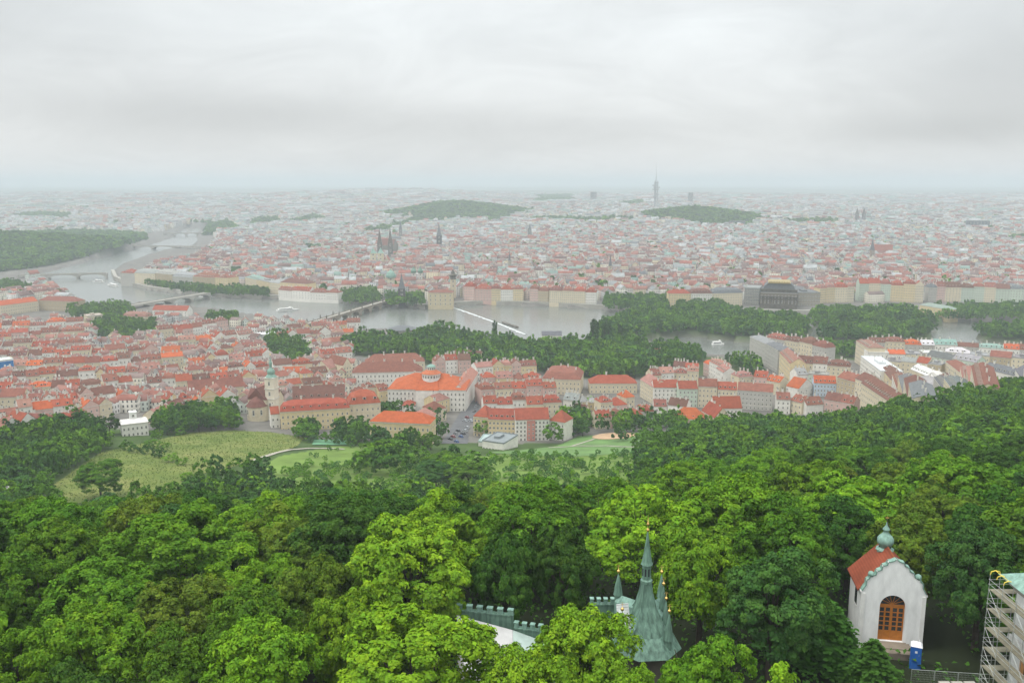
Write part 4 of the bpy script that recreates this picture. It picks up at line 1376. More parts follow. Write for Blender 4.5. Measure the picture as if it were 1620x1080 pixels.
# doors: two leaves with small panes, fan light above
dy = -.02
mb = MB(); mb.box(-AW - .02, dy + .06, AS - .12, AW + .02, dy + .16, AS + .14, 0, True)
mb.build('transom', [M['orange_wood']], ch)
for sx in (-1, 1):
    mb = MB()
    x0, x1 = (0.01, AW) if sx > 0 else (-AW, -.01)
    mb.box(x0, dy + .1, DZ, x1, dy + .2, 1.0, 0)
    mb.box(x0, dy + .1, 1.0, x0 + .16, dy + .2, AS - .13); mb.box(x1 - .16, dy + .1, 1.0, x1, dy + .2, AS - .13)
    mb.box(x0 + .16, dy + .101, AS - .35, x1 - .16, dy + .2, AS - .131, 0, True)
    mb.box((x0 + x1) / 2 - .1, dy + .101, 1.0, (x0 + x1) / 2 + .1, dy + .2, AS - .35)
    for zz in np.linspace(1.0, AS - .35, 6)[1:-1]:
        mb.box(x0 + .16, dy + .11, zz - .06, (x0 + x1) / 2 - .1, dy + .19, zz + .06, 0, True); mb.box((x0 + x1) / 2 + .1, dy + .11, zz - .06, x1 - .16, dy + .19, zz + .06, 0, True)
    d_ = mb.build('door', [M['orange_wood']], ch)
    mb = MB(); mb.face([(x0 + .1, dy + .17, .98), (x1 - .1, dy + .17, .98), (x1 - .1, dy + .17, AS - .2), (x0 + .1, dy + .17, AS - .2)])
    mb.build('pane', [M['glass_dark']], d_)
mb = MB()
fan = [(0, dy + .15, AS + .14)] + [(AW * .98 * math.cos(t), dy + .15, AS + .14 + (AH - .2) * math.sin(t)) for t in np.linspace(0, math.pi, 13)]
for a, b in zip(fan[1:], fan[2:]): mb.face([fan[0], a, b])
fl = mb.build('fan_light', [M['glass_dark']], ch)
mb = MB()
for t in np.linspace(0, math.pi, 8)[1:-1]: mb.tube((0, dy + .1, AS + .16), (AW * .95 * math.cos(t), dy + .1, AS + .14 + (AH - .2) * .95 * math.sin(t)), .045, n=4)
for a, b in zip(fan[1:], fan[2:]): mb.tube((a[0], dy + .1, a[2]), (b[0], dy + .1, b[2]), .07, n=4)
mb.build('glazing_bar', [M['orange_wood']], fl)
mb = MB(); mb.box(-Wd / 2 - .02, 2.2, 3.3, -Wd / 2 + .049, 3.3, 5.9, 0, True); mb.build('window', [M['glass_dark']], ch)
mb = MB(); mb.box(-Wd / 2 - .06, 2.05, 3.12, -Wd / 2 + .049, 3.45, 3.295, 0, True); mb.build('sill', [M['white']], ch)
# stone landing before the door
mb = MB(); mb.box(-2.4, -3.2, -2.5, 2.4, -.36, -.5); mb.box(-2.0, -2.2, -.5, 2.0, -.36, -.36)
tag(mb.build('stone_landing', [M['stone']], None, (CHAPEL[0], CHAPEL[1], CHAPEL[2])), 'low stone landing in front of the orange chapel doors', 'step').rotation_euler = (0, 0, -math.radians(9.5))

# portable toilet
g = gd(1448, 1044, 102.3)
pt = empty('portable_toilet', g, math.radians(-24))
tag(pt, 'blue portable toilet with a white roof beside the white chapel', 'toilet')
mb = MB(); mb.box(-.62, -.62, .0, .62, .62, 2.15)
for k in range(-2, 3):
    mb.box(k * .22 - .03, -.65, .1, k * .22 + .03, -.622, 2.05); mb.box(-.65, k * .22 - .03, .1, -.622, k * .22 + .03, 2.05)
mb.box(-.66, -.66, -1.2, .66, .66, .0)
mb.build('cabin', [M['blue_plastic']], pt)
mb = MB(); mb.face([(-.7, -.7, 2.16), (.7, -.7, 2.16), (.7, .7, 2.16), (-.7, .7, 2.16)][::-1])
c = [(-.7, -.7, 2.16), (.7, -.7, 2.16), (.7, .7, 2.16), (-.7, .7, 2.16)]
t_ = [(-.45, -.5, 2.42), (.45, -.5, 2.42), (.45, .5, 2.42), (-.45, .5, 2.42)]
for i in range(4): mb.face([c[i], c[(i + 1) % 4], t_[(i + 1) % 4], t_[i]])
mb.face(t_); mb.tube((.3, .35, 2.4), (.3, .35, 2.7), .06)
mb.build('roof', [M['white_plastic']], pt)
mb = MB(); mb.box(-.42, -.68, .1, .42, -.651, 2.0, 0, True)
d_ = mb.build('door', [M['blue_plastic']], pt)
mb = MB(); mb.box(-.14, -.70, 1.35, .14, -.681, 1.65, 0, True); mb.build('sign', [M['white_plastic']], d_)
mb = MB(); mb.tube((.34, -.72, 1.0), (.34, -.72, 1.2), .025); mb.build('handle', [M['metal']], d_)

# ---------------------------------------------------------------- scaffolding and the church corner it wraps
S0 = gd(1567, 906, 84.0)
sx0, sy0, szt = S0[0], S0[1], S0[2]
sc_ = empty('scaffolding', (sx0, sy0, szt - 24))
tag(sc_, 'tall tube scaffolding with plank decks wrapping the church corner at the forest edge', 'scaffolding')
levels = [gd(1560, yy, 84.0)[2] - (szt - 24) for yy in (931, 961, 991, 1022, 1051, 1080, 1110)]
ZT = 24.0
bays = [-2.45 * k for k in range(0, 10)]
for k, y in enumerate(bays):
    for x in (0.0, 1.05):
        mb = MB(); mb.tube((x, y, 0), (x, y, ZT if k < 2 else levels[0] + 1.15), .032, n=6); mb.build('upright', [M['steel']], sc_)
for x in (2.9, 5.4, 7.9):
    for y in (0.0, -1.05):
        mb = MB(); mb.tube((x, y, 0), (x, y, levels[0] + 1.15), .032, n=6); mb.build('upright', [M['steel']], sc_)
for li, z in enumerate(levels):
    mb = MB()
    mb.box(.12, bays[-1], z - .06, .5, .0, z, 0, True); mb.box(.53, bays[-1], z - .06, 1.02, .0, z - .004, 0, True)
    mb.build('deck', [M['plank']], sc_)
    mb = MB(); mb.box(1.05, -1.0, z - .06, 8.0, -.02, z, 0, True); mb.build('deck', [M['plank']], sc_)
    mb = MB(); mb.box(-.03, bays[-1], z, .0, .0, z + .10, 0, True); mb.build('toe_board', [M['plank']], sc_)
    for hh in (.55, 1.05):
        mb = MB(); mb.tube((0, .1, z + hh), (0, bays[-1], z + hh), .026, n=5); mb.build('rail', [M['steel']], sc_)
        mb = MB(); mb.tube((-.1, 0, z + hh), (8, 0, z + hh), .026, n=5); mb.build('rail', [M['steel']], sc_)
    for k in range(0, 9, 2):
        mb = MB(); y = bays[k]
        mb.tube((0, y, z), (0, y - 2.45, z - 2.0), .024, n=5); mb.build('brace', [M['steel']], sc_)
    for y in bays:
        mb = MB(); mb.tube((-.05, y, z - .1), (1.1, y, z - .1), .026, n=5); mb.build('ledger', [M['steel']], sc_)
    if li in (0, 2, 3):
        mb = MB()
        for s in (-.18, .18): mb.tube((.5 + s, -6.2, z), (.5 + s, -7.9, z - 2.1), .03, n=5)
        for t in np.linspace(.1, .9, 7): mb.tube((.32, -6.2 - 1.7 * t, z - 2.1 * t), (.68, -6.2 - 1.7 * t, z - 2.1 * t), .02, n=4)
        mb.build('ladder', [M['yellow'] if li == 3 else M['steel']], sc_)
mb = MB()
for y in (0, -1.2, -2.45):
    pts = [(0, y, ZT - .15), (.08, y, ZT + .15), (.5, y, ZT + .28), (.95, y, ZT + .15), (1.05, y, ZT - .15)]
    for p, q in zip(pts, pts[1:]): mb.tube(p, q, .05, n=6)
mb.tube((.5, 0, ZT + .28), (.5, -2.45, ZT + .28), .035, n=5)
mb.build('gantry', [M['yellow']], sc_)

cb = empty('church_tower', (sx0 + 1.9, sy0 - 1.7, szt - 26))
tag(cb, 'baroque church tower with pale walls, orange panels and green cornice behind the scaffolding', 'church')
mb = MB(); mb.box(0, -20, -6, 8, 0, 25.4); mb.build('wall', [M['chapel']], cb)
M['ochre'] = stained('ochre_plaster', (0.55, 0.27, 0.10), 0.6, 0.75, 1.1)
for z0, z1 in ((20.8, 24.2), (14.5, 18.8), (8.2, 12.5)):
    for y in (-3.0, -7.4, -11.8, -16.2):
        mb = MB(); mb.box(-.05, y - 1.5, z0, -.003, y + 1.2, z1, 0, True); mb.build('panel', [M['ochre']], cb)
        mb = MB(); mb.box(-.09, y - .75, z0 + .7, -.053, y + .4, z1 - .6, 0, True); mb.build('window', [M['glass_dark']], cb)
for z in (13.4, 19.6):
    mb = MB(); mb.box(-.3, -20, z, -.003, .3, z + .45, 0, True); mb.build('cornice', [M['white']], cb)
mb = MB()
for k, (o_, z) in enumerate(((.25, 24.9), (.55, 25.3), (.9, 25.7))): mb.box(-o_, -20, z, 8, o_, z + .38, 0, True)
mb.build('cornice', [M['pale_stone']], cb)
mb = MB()
q = [(-1.35, 1.3, 26.1), (8, 1.3, 26.1), (8, -20, 26.1), (-1.35, -20, 26.1)]
t_ = [(1.6, -2.2, 28.0), (8, -2.2, 28.0), (8, -20, 28.0), (1.6, -20, 28.0)]
mb.face(q[::-1])
for i in range(4): mb.face([q[i], t_[i], t_[(i + 1) % 4], q[(i + 1) % 4]])
mb.face(t_)
mb.build('roof', [M['copper']], cb)

# site fence and slabs at the lower edge
f0, f1 = gd(1442, 1058, 97), gd(1556, 1050, 96)
fd = Vector(f1) - Vector(f0)
fn = empty('site_fence', f0, math.atan2(fd.y, fd.x))
tag(fn, 'grey mesh site fence standing between the chapel and the scaffolding', 'fence')
L_ = Vector((fd.x, fd.y)).length
for k in range(3):
    mb = MB(); x0, x1 = L_ * k / 3 + .04, L_ * (k + 1) / 3 - .04
    for p, q in (((x0, 0, -2), (x0, 0, 0)), ((x1, 0, -2), (x1, 0, 0)), ((x0, 0, -.02), (x1, 0, -.02)), ((x0, 0, -1.95), (x1, 0, -1.95))): mb.tube(p, q, .035, n=5)
    pn = mb.build('panel_frame', [M['steel']], fn)
    mb = MB()
    for x in np.arange(x0 + .16, x1, .16): mb.tube((x, 0, -1.95), (x, 0, -.02), .006, n=3)
    for z in np.arange(-1.8, -.1, .3): mb.tube((x0, 0, z), (x1, 0, z), .006, n=3)
    mb.build('wire_mesh', [M['steel']], pn)
for k in range(3):
    p = gd(1496 + 20 * k, 1082, 92.5)
    mb = MB(); mb.box(-.62, -.5, -3, .62, .5, .12)
    for z in (.0, -.25, -.5): mb.box(-.65, -.53, z, .65, .53, z + .08, 0, True)
    tag(mb.build('slab_stack', [M['pale_stone']], None, p), ('stack of pale stone slabs nearest the chapel, before the fence', 'middle stack of pale stone slabs before the fence', 'stack of pale stone slabs nearest the scaffolding, before the fence')[k], 'stack', 'stone slab stacks')
# ---------------------------------------------------------------- houses
RED, ORANGE, DUSTY, BROWN, PINK, GREYR, SLATE, WHITER, GREENR = ((0.27, 0.070, 0.040), (0.40, 0.098, 0.036), (0.215, 0.085, 0.06), (0.15, 0.072, 0.053), (0.30, 0.15, 0.118),
                                                                  (0.27, 0.265, 0.255), (0.14, 0.145, 0.15), (0.60, 0.60, 0.58), (0.20, 0.30, 0.255))
RNAME = {RED: 'red', ORANGE: 'orange', DUSTY: 'dusty red', BROWN: 'brown', PINK: 'pink', GREYR: 'grey', SLATE: 'dark grey', WHITER: 'white', GREENR: 'green'}
CREAM, YELLOW, WHITE, ROSE, GREYW, BLUEW, TAN, MINT = ((0.60, 0.52, 0.37), (0.62, 0.50, 0.29), (0.70, 0.67, 0.61), (0.56, 0.38, 0.33), (0.42, 0.40, 0.36), (0.46, 0.54, 0.62),
                                                       (0.42, 0.34, 0.22), (0.47, 0.54, 0.44))
WNAME = {CREAM: 'cream', YELLOW: 'yellow', WHITE: 'white', ROSE: 'rose', GREYW: 'grey', BLUEW: 'pale blue', TAN: 'tan', MINT: 'pale green'}
HOUSES = []     # (object, base label, group, px, py)


def _window_mesh():
    mb = MB()
    mb.box(-.5, -.07, 0, .5, .02, 1, 0, True)                      # surround
    mb.face([(-.36, -.075, .10), (.36, -.075, .10), (.36, -.075, .93), (-.36, -.075, .93)], 1)
    mb.box(-.035, -.09, .10, .035, -.076, .93, 0, True); mb.box(-.36, -.09, .60, .36, -.0765, .65, 0, True)
    mb.box(-.58, -.14, -.06, .58, .02, -.003, 0, True, True)
    return mb.mesh('window', [M['trim'], M['glass_dark']])


WIN = _window_mesh()


def _chimney_mesh():
    mb = MB(); mb.box(-.5, -.35, 0, .5, .35, 1); mb.box(-.58, -.43, .9, .58, .43, 1.0, 0, True, True); mb.box(-.3, -.2, 1, .3, .2, 1.12, 1, True)
    return mb.mesh('chimney', [M['trim'], M['rubber']])


CHIM = _chimney_mesh()


def _dormer_mesh():
    """front at y=0 looking to -y, one metre wide, sits on a slope rising to +y"""
    mb = MB()
    mb.box(-.5, 0, 0, .5, 2.2, .95, 0)
    mb.face([(-.32, -.02, .18), (.32, -.02, .18), (.32, -.02, .82), (-.32, -.02, .82)], 1)
    mb.face([(-.62, -.15, .95), (.62, -.15, .95), (.62, 2.2, 1.3), (-.62, 2.2, 1.3)], 2)
    mb.face([(-.5, 0, .95), (.5, 0, .95), (.5, 2.2, 1.29), (.5, 2.2, .95)], 0); 
    return mb.mesh('dormer', [M['trim'], M['glass_dark'], M['roof']])


DORM = _dormer_mesh()


def roof_shape(mb, w, d, h, kind, rh, ov=0.35, inset=None):
    """roof faces over a w x d plan whose eaves are at height h; returns gable triangles for the wall"""
    a, b, c, e = (-ov, -ov, h), (w + ov, -ov, h), (w + ov, d + ov, h), (-ov, d + ov, h)
    if kind == 'gable':
        g = 0.12
        a, b, c, e = (-g, -ov, h - .1), (w + g, -ov, h - .1), (w + g, d + ov, h - .1), (-g, d + ov, h - .1)
        p, q = (-g, d / 2, h + rh), (w + g, d / 2, h + rh)
        mb.face([a, b, q, p]); mb.face([c, e, p, q])
        lo = lambda v: (v[0], v[1], v[2] - .2)
        mb.face([a, p, lo(p), lo(a)]); mb.face([p, e, lo(e), lo(p)]); mb.face([b, lo(b), lo(q), q]); mb.face([q, lo(q), lo(c), c]); mb.face([a, lo(a), lo(b), b])
        return [[(0, 0, h - .12), (0, d, h - .12), (0, d / 2, h + rh - .12)], [(w, 0, h - .12), (w, d / 2, h + rh - .12), (w, d, h - .12)]]
    if kind == 'cross':                          # ridge runs away from the viewer, gable to the front
        g = 0.12
        a, b, c, e = (-ov, -g, h - .1), (w + ov, -g, h - .1), (w + ov, d + g, h - .1), (-ov, d + g, h - .1)
        p, q = (w / 2, -g, h + rh), (w / 2, d + g, h + rh)
        mb.face([b, c, q, p]); mb.face([e, a, p, q])
        lo = lambda v: (v[0], v[1], v[2] - .2)
        mb.face([a, lo(a), lo(p), p]); mb.face([p, lo(p), lo(b), b])
        return [[(0, 0, h - .12), (w / 2, 0, h + rh - .12), (w, 0, h - .12)][::-1], [(0, d, h - .12), (w, d, h - .12), (w / 2, d, h + rh - .12)][::-1]]
    if kind in ('hip', 'pyramid'):
        i = min(w / 2 - .01, (d / 2) if inset is None else inset) if kind == 'hip' else w / 2 - .01
        p, q = (i, d / 2, h + rh), (w - i, d / 2, h + rh)
        mb.face([a, b, q, p]); mb.face([b, c, q]); mb.face([c, e, p, q]); mb.face([e, a, p])
        mb.face([a, e, c, b])
        return []
    if kind == 'mansard':
        i, h1 = min(w, d) * .14, h + rh * .58
        A, B, C_, E = (i, i, h1), (w - i, i, h1), (w - i, d - i, h1), (i, d - i, h1)
        for f in ((a, b, B, A), (b, c, C_, B), (c, e, E, C_), (e, a, A, E)): mb.face(list(f))
        k = (d - 2 * i) / 2
        p, q = (min(i + k, w / 2), d / 2, h + rh), (max(w - i - k, w / 2), d / 2, h + rh)
        for f in ((A, B, q, p), (B, C_, q), (C_, E, p, q), (E, A, p)): mb.face(list(f))
        mb.face([a, e, c, b])
        return []
    # flat: a slab inside a parapet
    mb.box(.3, .3, h - .3, w - .3, d - .3, h + .06, 0)
    for x0, y0, x1, y1 in ((-.12, -.12, w + .12, .3), (-.12, d - .3, w + .12, d + .12), (-.12, .302, .3, d - .302), (w - .3, .302, w + .12, d - .302)):
        mb.box(x0, y0, h - .35, x1, y1, h + .55, 0, True)
    if rh > 0:
        mb.box(w * .3, d * .35, h + .06, w * .55, d * .7, h + .06 + rh, 0)
    return []


def slope_z(kind, x, y, w, d, h, rh):
    if kind == 'gable': return h + rh * (1 - abs(2 * y / d - 1))
    if kind == 'cross': return h + rh * (1 - abs(2 * x / w - 1))
    if kind == 'hip': return h + rh * max(0, min(1 - abs(2 * y / d - 1), 2 * x / d, 2 * (w - x) / d))
    if kind == 'pyramid': return h + rh * max(0, min(1 - abs(2 * y / d - 1), 1 - abs(2 * x / w - 1)))
    if kind == 'mansard':
        i = min(w, d) * .14
        e_ = min(y, d - y, x, w - x)
        return h + (rh * .58 * e_ / i if e_ < i else rh * .58 + rh * .42 * min(1, (e_ - i) / max(.1, d / 2 - i)))
    return h + .06


def house(name, A, B, depth, h, kind, rh, wall, roofc, label=None, group=None, cat='house', floors=None, bays=None, wsize=(1.15, 1.75), dormers=0, chims=2, sides='', seed=0, z=None,
          trim=True, skip_ground=False, dorm_w=1.6):
    """front facade from A to B (left to right as seen), depth metres away from the viewer"""
    r = random.Random(seed * 7919 + int(A[0] * 13 + A[1] * 7))
    A, B = Vector(A[:2]), Vector(B[:2])
    v = B - A; w = v.length
    ang_ = math.atan2(v.y, v.x)
    n = Vector((-v.y, v.x)) / w
    if z is None:
        z = min(T1(*(A + v * .5)), T1(*(A + v * .5 + n * depth * .5)))
    ro = empty(name, (A.x, A.y, z), ang_)
    if label: tag(ro, label, cat, group)
    else: ro['category'] = cat
    wm, rm = MB(), MB()
    wm.box(0, 0, -9 if z > 8 else -6, w, depth, h - .08, 0, top=False)
    gables = roof_shape(rm, w, depth, h, kind, rh)
    for g in gables: wm.face(g)
    if kind == 'flat': wm.box(0, 0, h - .08, w, depth, h - .075, 0, top=False)
    jw = r.uniform(.93, 1.06)
    wo = wm.build('wall', [M['wall']], ro, color=[c * jw for c in wall])
    if trim and h > 6:
        tm = MB(); tm.box(-.16, -.28, h - .75, w + .16, -.003, h - .42, 0, True, True)
        if h > 10: tm.box(-.05, -.12, 3.9, w + .05, -.003, 4.15, 0, True, True)
        tm.build('cornice', [M['trim']], wo)
    jr = r.uniform(.85, 1.12)
    rc = [c * jr * r.uniform(.95, 1.05) for c in roofc]
    rf = rm.build('roof', [M['roof'] if kind != 'flat' else M['wall']], ro, color=rc)
    for k in range(chims):
        x = w * (k + r.uniform(.25, .75)) / max(1, chims); y = depth * r.uniform(.42, .62)
        zz = slope_z(kind, x, y, w, depth, h, rh)
        c = link('chimney', CHIM, rf, (x, y, zz - .9)); s = r.uniform(.9, 1.7)
        c.scale = (s, r.uniform(.9, 1.3), r.uniform(2.6, 4.2))
    if dormers:
        frac = .14 if kind == 'mansard' else .2
        y = depth * frac * .5
        for k in range(dormers):
            x = w * (k + .5) / dormers
            x = min(max(x, depth * .3 if kind in ('hip',) else 1.2), w - (depth * .3 if kind in ('hip',) else 1.2))
            o = link('dormer', DORM, rf, (x, y, slope_z(kind, x, y, w, depth, h, rh) - .1), rc)
            o.scale = (dorm_w, 1.2, dorm_w * .95)
    if floors is None: floors = max(1, int((h - 1) / 3.7))
    if bays is None: bays = max(2, int(w / 3.4))
    fh = (h - 1.4) / max(1, floors)
    ww, wh = wsize
    for f in range(1 if skip_ground else 0, floors):
        for k in range(bays):
            o = link('window', WIN, wo, (w * (k + .5) / bays, -.003, .9 + f * fh)); o.scale = (ww, 1, min(wh, fh * .62))
        nb = max(1, int(depth / 4.5))
        for sd in sides:
            for k in range(nb):
                y = depth * (k + .5) / nb
                o = link('window', WIN, wo, (-.003 if sd == 'L' else w + .003, y, .9 + f * fh)); o.scale = (ww, 1, min(wh, fh * .62))
                o.rotation_euler = (0, 0, -math.pi / 2 if sd == 'L' else math.pi / 2)
    return ro


def row(phrase, pts, n, h=(10, 14), depth=(12, 14), roofs=(RED, DUSTY, BROWN), walls=(CREAM, WHITE, YELLOW), kinds=('gable',), rh=(3.4, 5.2), group=None, name='town_house', cat='house', jit=3.5, floors=None,
        dorm=.65, seed=1, sides='', bays=None, chims=None, win=True, gap=0.0):
    """a terrace whose eaves follow a line of photo pixels"""
    r = random.Random(seed * 101 + int(pts[0][0]) + int(pts[0][1]) * 3)
    hm = sum(h) / 2
    W_ = [Vector(gpt(a, b, hm)[:2]) for a, b in pts]
    L_ = [0]
    for a, b in zip(W_, W_[1:]): L_.append(L_[-1] + (b - a).length)

    def at(s):
        i = max(0, min(len(W_) - 2, int(np.searchsorted(L_, s) - 1)))
        return W_[i].lerp(W_[i + 1], (s - L_[i]) / max(1e-6, L_[i + 1] - L_[i]))
    cuts = np.cumsum([0] + [r.uniform(.65, 1.35) for _ in range(n)]); cuts = cuts / cuts[-1] * L_[-1]
    for k in range(n):
        a, b = at(cuts[k]), at(cuts[k + 1] - gap - .05)
        d = (b - a).normalized(); nn_ = Vector((-d.y, d.x)) * r.uniform(-jit, jit)
        kind = r.choice(kinds); w = (b - a).length
        dp, hh = r.uniform(*depth), r.uniform(*h) + (r.uniform(-1.5, 2.2) if jit > 2 else 0)
        rr = r.uniform(*rh)
        if kind == 'cross' and w > 15: kind = 'gable'
        if kind == 'cross': rr = w * r.uniform(.36, .48)
        if kind == 'flat': rr = r.choice([0, 2.2, 2.6])
        wc, rc = r.choice(walls), r.choice(roofs)
        if kind == 'flat' and rc in (RED, DUSTY, BROWN, ORANGE, PINK): rc = GREYR
        dm = int(w / 4.2) if (r.random() < dorm and kind in ('gable', 'hip', 'mansard') and w > 8) else 0
        o = house(name, a + nn_, b + nn_, dp, hh, kind, rr, wc, rc, None, group, cat, floors if win else 0, bays, dormers=dm, chims=(r.choice([2, 3, 3, 4]) if chims is None else chims), sides=sides, seed=seed * 50 + k)
        px, py, zc = project((*((a + b) / 2), o.location.z + hh))
        HOUSES.append((o, f"{WNAME[wc]} {'house' if 'house' in name else 'block'}, {RNAME[rc]} roof, {phrase}", group, px, py))


G1 = 'town houses crowded below the hill'
RF, WL = (RED, RED, DUSTY, BROWN, RED, ORANGE, BROWN, PINK, DUSTY, DUSTY), (CREAM, WHITE, WHITE, YELLOW, WHITE, CREAM, ROSE)
KD = ('gable', 'gable', 'gable', 'cross', 'cross', 'hip', 'mansard')
P_ = dict(roofs=RF, walls=WL, kinds=KD, group=G1)
# the crowded roofs on the near bank, terrace behind terrace (eaves lines)
row('in the front terrace by the hillside trees', [(2, 676), (60, 668), (98, 661), (140, 655)], 6, (8, 11), **P_, seed=1)
row('in the second terrace from the hillside trees', [(-30, 655), (60, 648), (130, 644), (178, 640)], 8, (8, 11), **P_, seed=2)
row('in the third terrace from the hillside trees', [(-30, 634), (70, 632), (150, 625), (205, 621)], 8, (9, 12), **P_, seed=3)
row('in the fourth terrace from the hillside trees', [(-30, 616), (60, 612), (120, 610), (210, 604)], 9, (9, 12), **P_, seed=4)
row('in the fifth terrace from the hillside trees', [(20, 598), (100, 592), (200, 588), (285, 581)], 10, (9, 13), **P_, seed=5)
row('in the sixth terrace from the hillside trees', [(-30, 580), (80, 577), (160, 573), (290, 566)], 11, (9, 13), **P_, seed=6)
row('in the seventh terrace from the hillside trees', [(-30, 563), (60, 560), (170, 556), (250, 550)], 10, (9, 13), **P_, seed=7)
row('in the terrace before the walled garden trees', [(-30, 547), (60, 545), (130, 543)], 6, (9, 13), **P_, seed=8)
row('in the row behind the walled garden trees', [(-30, 532), (50, 528), (132, 524)], 6, (9, 13), **P_, seed=9)
row('in the rear row before the riverside block', [(-30, 517), (60, 513), (132, 509)], 6, (9, 12), **P_, seed=10)
row('in the terrace between villa and church', [(252, 652), (290, 645), (318, 640)], 3, (7, 10), **P_, seed=11)
row('just below the long red roof', [(262, 634), (330, 630), (372, 628)], 5, (8, 11), **P_, seed=12)
row('in the second terrace behind the long red roof', [(232, 604), (300, 602), (405, 596)], 7, (9, 12), **P_, seed=13)
row('in the third terrace behind the long red roof', [(295, 588), (350, 585), (425, 578)], 6, (9, 13), **P_, seed=14)
row('in the fourth terrace behind the long red roof', [(300, 570), (360, 566), (430, 561)], 6, (9, 13), **P_, seed=15)
row('in the terrace left of the round garden trees', [(255, 553), (330, 551), (408, 545)], 7, (9, 13), **P_, seed=16)
row('in the terrace near the stone bridge', [(262, 538), (330, 535), (400, 527)], 6, (9, 12), **P_, seed=17)
row('in the rearmost terrace before the stone bridge', [(250, 523), (300, 518), (362, 510)], 5, (9, 12), **P_, seed=18)
row('between church tower and round garden trees', [(430, 596), (470, 592), (520, 588)], 4, (8, 12), **P_, seed=19)
row('behind the church tower', [(432, 580), (480, 577), (553, 572)], 5, (9, 12), **P_, seed=20)
row('right of the round garden trees', [(492, 562), (530, 560), (556, 558)], 3, (9, 12), **P_, seed=21)
row('beyond the round garden trees', [(492, 545), (520, 543), (545, 541)], 3, (9, 11), **P_, seed=22)
row('on the tongue of land by the stone bridge', [(440, 530), (490, 527), (560, 524)], 7, (9, 12), **P_, seed=23)
row('at the water beside the stone bridge', [(455, 518), (500, 515), (570, 513)], 6, (8, 11), **P_, seed=24)
row('between the long brown roof and the domed building', [(558, 622), (590, 620), (614, 617)], 3, (9, 12), **P_, seed=25)
row('in the row before the long pale palace', [(440, 612), (490, 608), (545, 603)], 5, (8, 11), **P_, seed=26)
row('right behind the domed building', [(690, 575), (720, 573), (745, 572)], 3, (10, 13), **P_, seed=27)
# right of the street
row('in the rear row along the park right of the street', [(752, 583), (790, 580), (850, 578)], 5, (9, 12), (12, 15), (RED, PINK, DUSTY), WL, KD, group=G1, seed=28)
row('in the middle row right of the street', [(765, 602), (800, 600), (856, 600)], 4, (11, 14), (14, 17), (PINK, RED, DUSTY), WL, ('gable', 'hip'), group=G1, seed=29)
row('in the many chimneyed row by the street', [(762, 617), (800, 614), (880, 612)], 5, (12, 15), (14, 17), (RED, DUSTY, RED), (WHITE, CREAM, ROSE), ('mansard', 'gable'), group=G1, seed=30, dorm=.9)
row('in the row behind the white and pink flats', [(765, 637), (815, 636), (888, 634)], 5, (12, 14), (13, 15), (RED, RED, DUSTY, GREYR), (WHITE, WHITE, CREAM), ('gable', 'mansard'), group=G1, seed=31, dorm=.9)
row('between the flats and the playground terrace', [(893, 630), (915, 632), (945, 630)], 3, (10, 12), (12, 14), (DUSTY, GREYR, SLATE), (YELLOW, CREAM, WHITE), ('gable', 'hip'), group=G1, seed=32)
row('left of the playground terrace', [(905, 648), (925, 650)], 1, (8, 9), (10, 11), (BROWN,), (CREAM,), ('gable',), group=G1, seed=33)
row('in the terrace above the sandy playground', [(945, 658), (972, 656), (1000, 652), (1034, 650)], 4, (9, 12), (12, 14), (RED, DUSTY, RED), (ROSE, CREAM, WHITE), ('gable', 'mansard'), group=G1, seed=34, dorm=.8)
row('in the second row above the sandy playground', [(950, 640), (985, 637), (1008, 634)], 3, (10, 12), (12, 14), (RED, ORANGE), (CREAM, ROSE), ('gable', 'hip'), group=G1, seed=35)
row('between playground and cream street front', [(1035, 640), (1060, 640), (1085, 642)], 2, (9, 11), (11, 13), (BROWN, DUSTY), (WHITE, CREAM), ('gable',), group=G1, seed=36)
row('around the courtyard behind the cream street front', [(1030, 590), (1060, 588), (1105, 590)], 4, (12, 15), (12, 14), (DUSTY, RED, PINK), (WHITE, CREAM), ('gable', 'hip'), group=G1, seed=37)
row('on the island side behind the cream street front', [(1065, 578), (1105, 580)], 2, (11, 13), (14, 16), (RED, BROWN), (WHITE,), ('hip', 'gable'), group=G1, seed=38)
row('with pinkish roofs by the canal', [(1108, 572), (1130, 580), (1148, 590)], 3, (12, 15), (12, 14), (PINK, ORANGE, PINK), (WHITE, ROSE), ('gable', 'mansard'), group=G1, seed=39)
row('before the pale blue house', [(1228, 634), (1250, 634), (1268, 636)], 2, (9, 11), (12, 14), (RED, DUSTY), (CREAM, WHITE), ('gable', 'mansard'), group=G1, seed=40, dorm=1)
row('at the wood edge before the tan block', [(1276, 640), (1305, 636), (1350, 634)], 3, (7, 9), (12, 14), (BROWN, DUSTY), (WHITE, ROSE), ('gable',), group=G1, seed=41)
row('behind the grey end of the cream street front', [(1170, 600), (1200, 598), (1235, 604)], 3, (11, 13), (12, 14), (RED, PINK, ORANGE), (CREAM, ROSE), ('gable', 'mansard'), group=G1, seed=42, dorm=1)

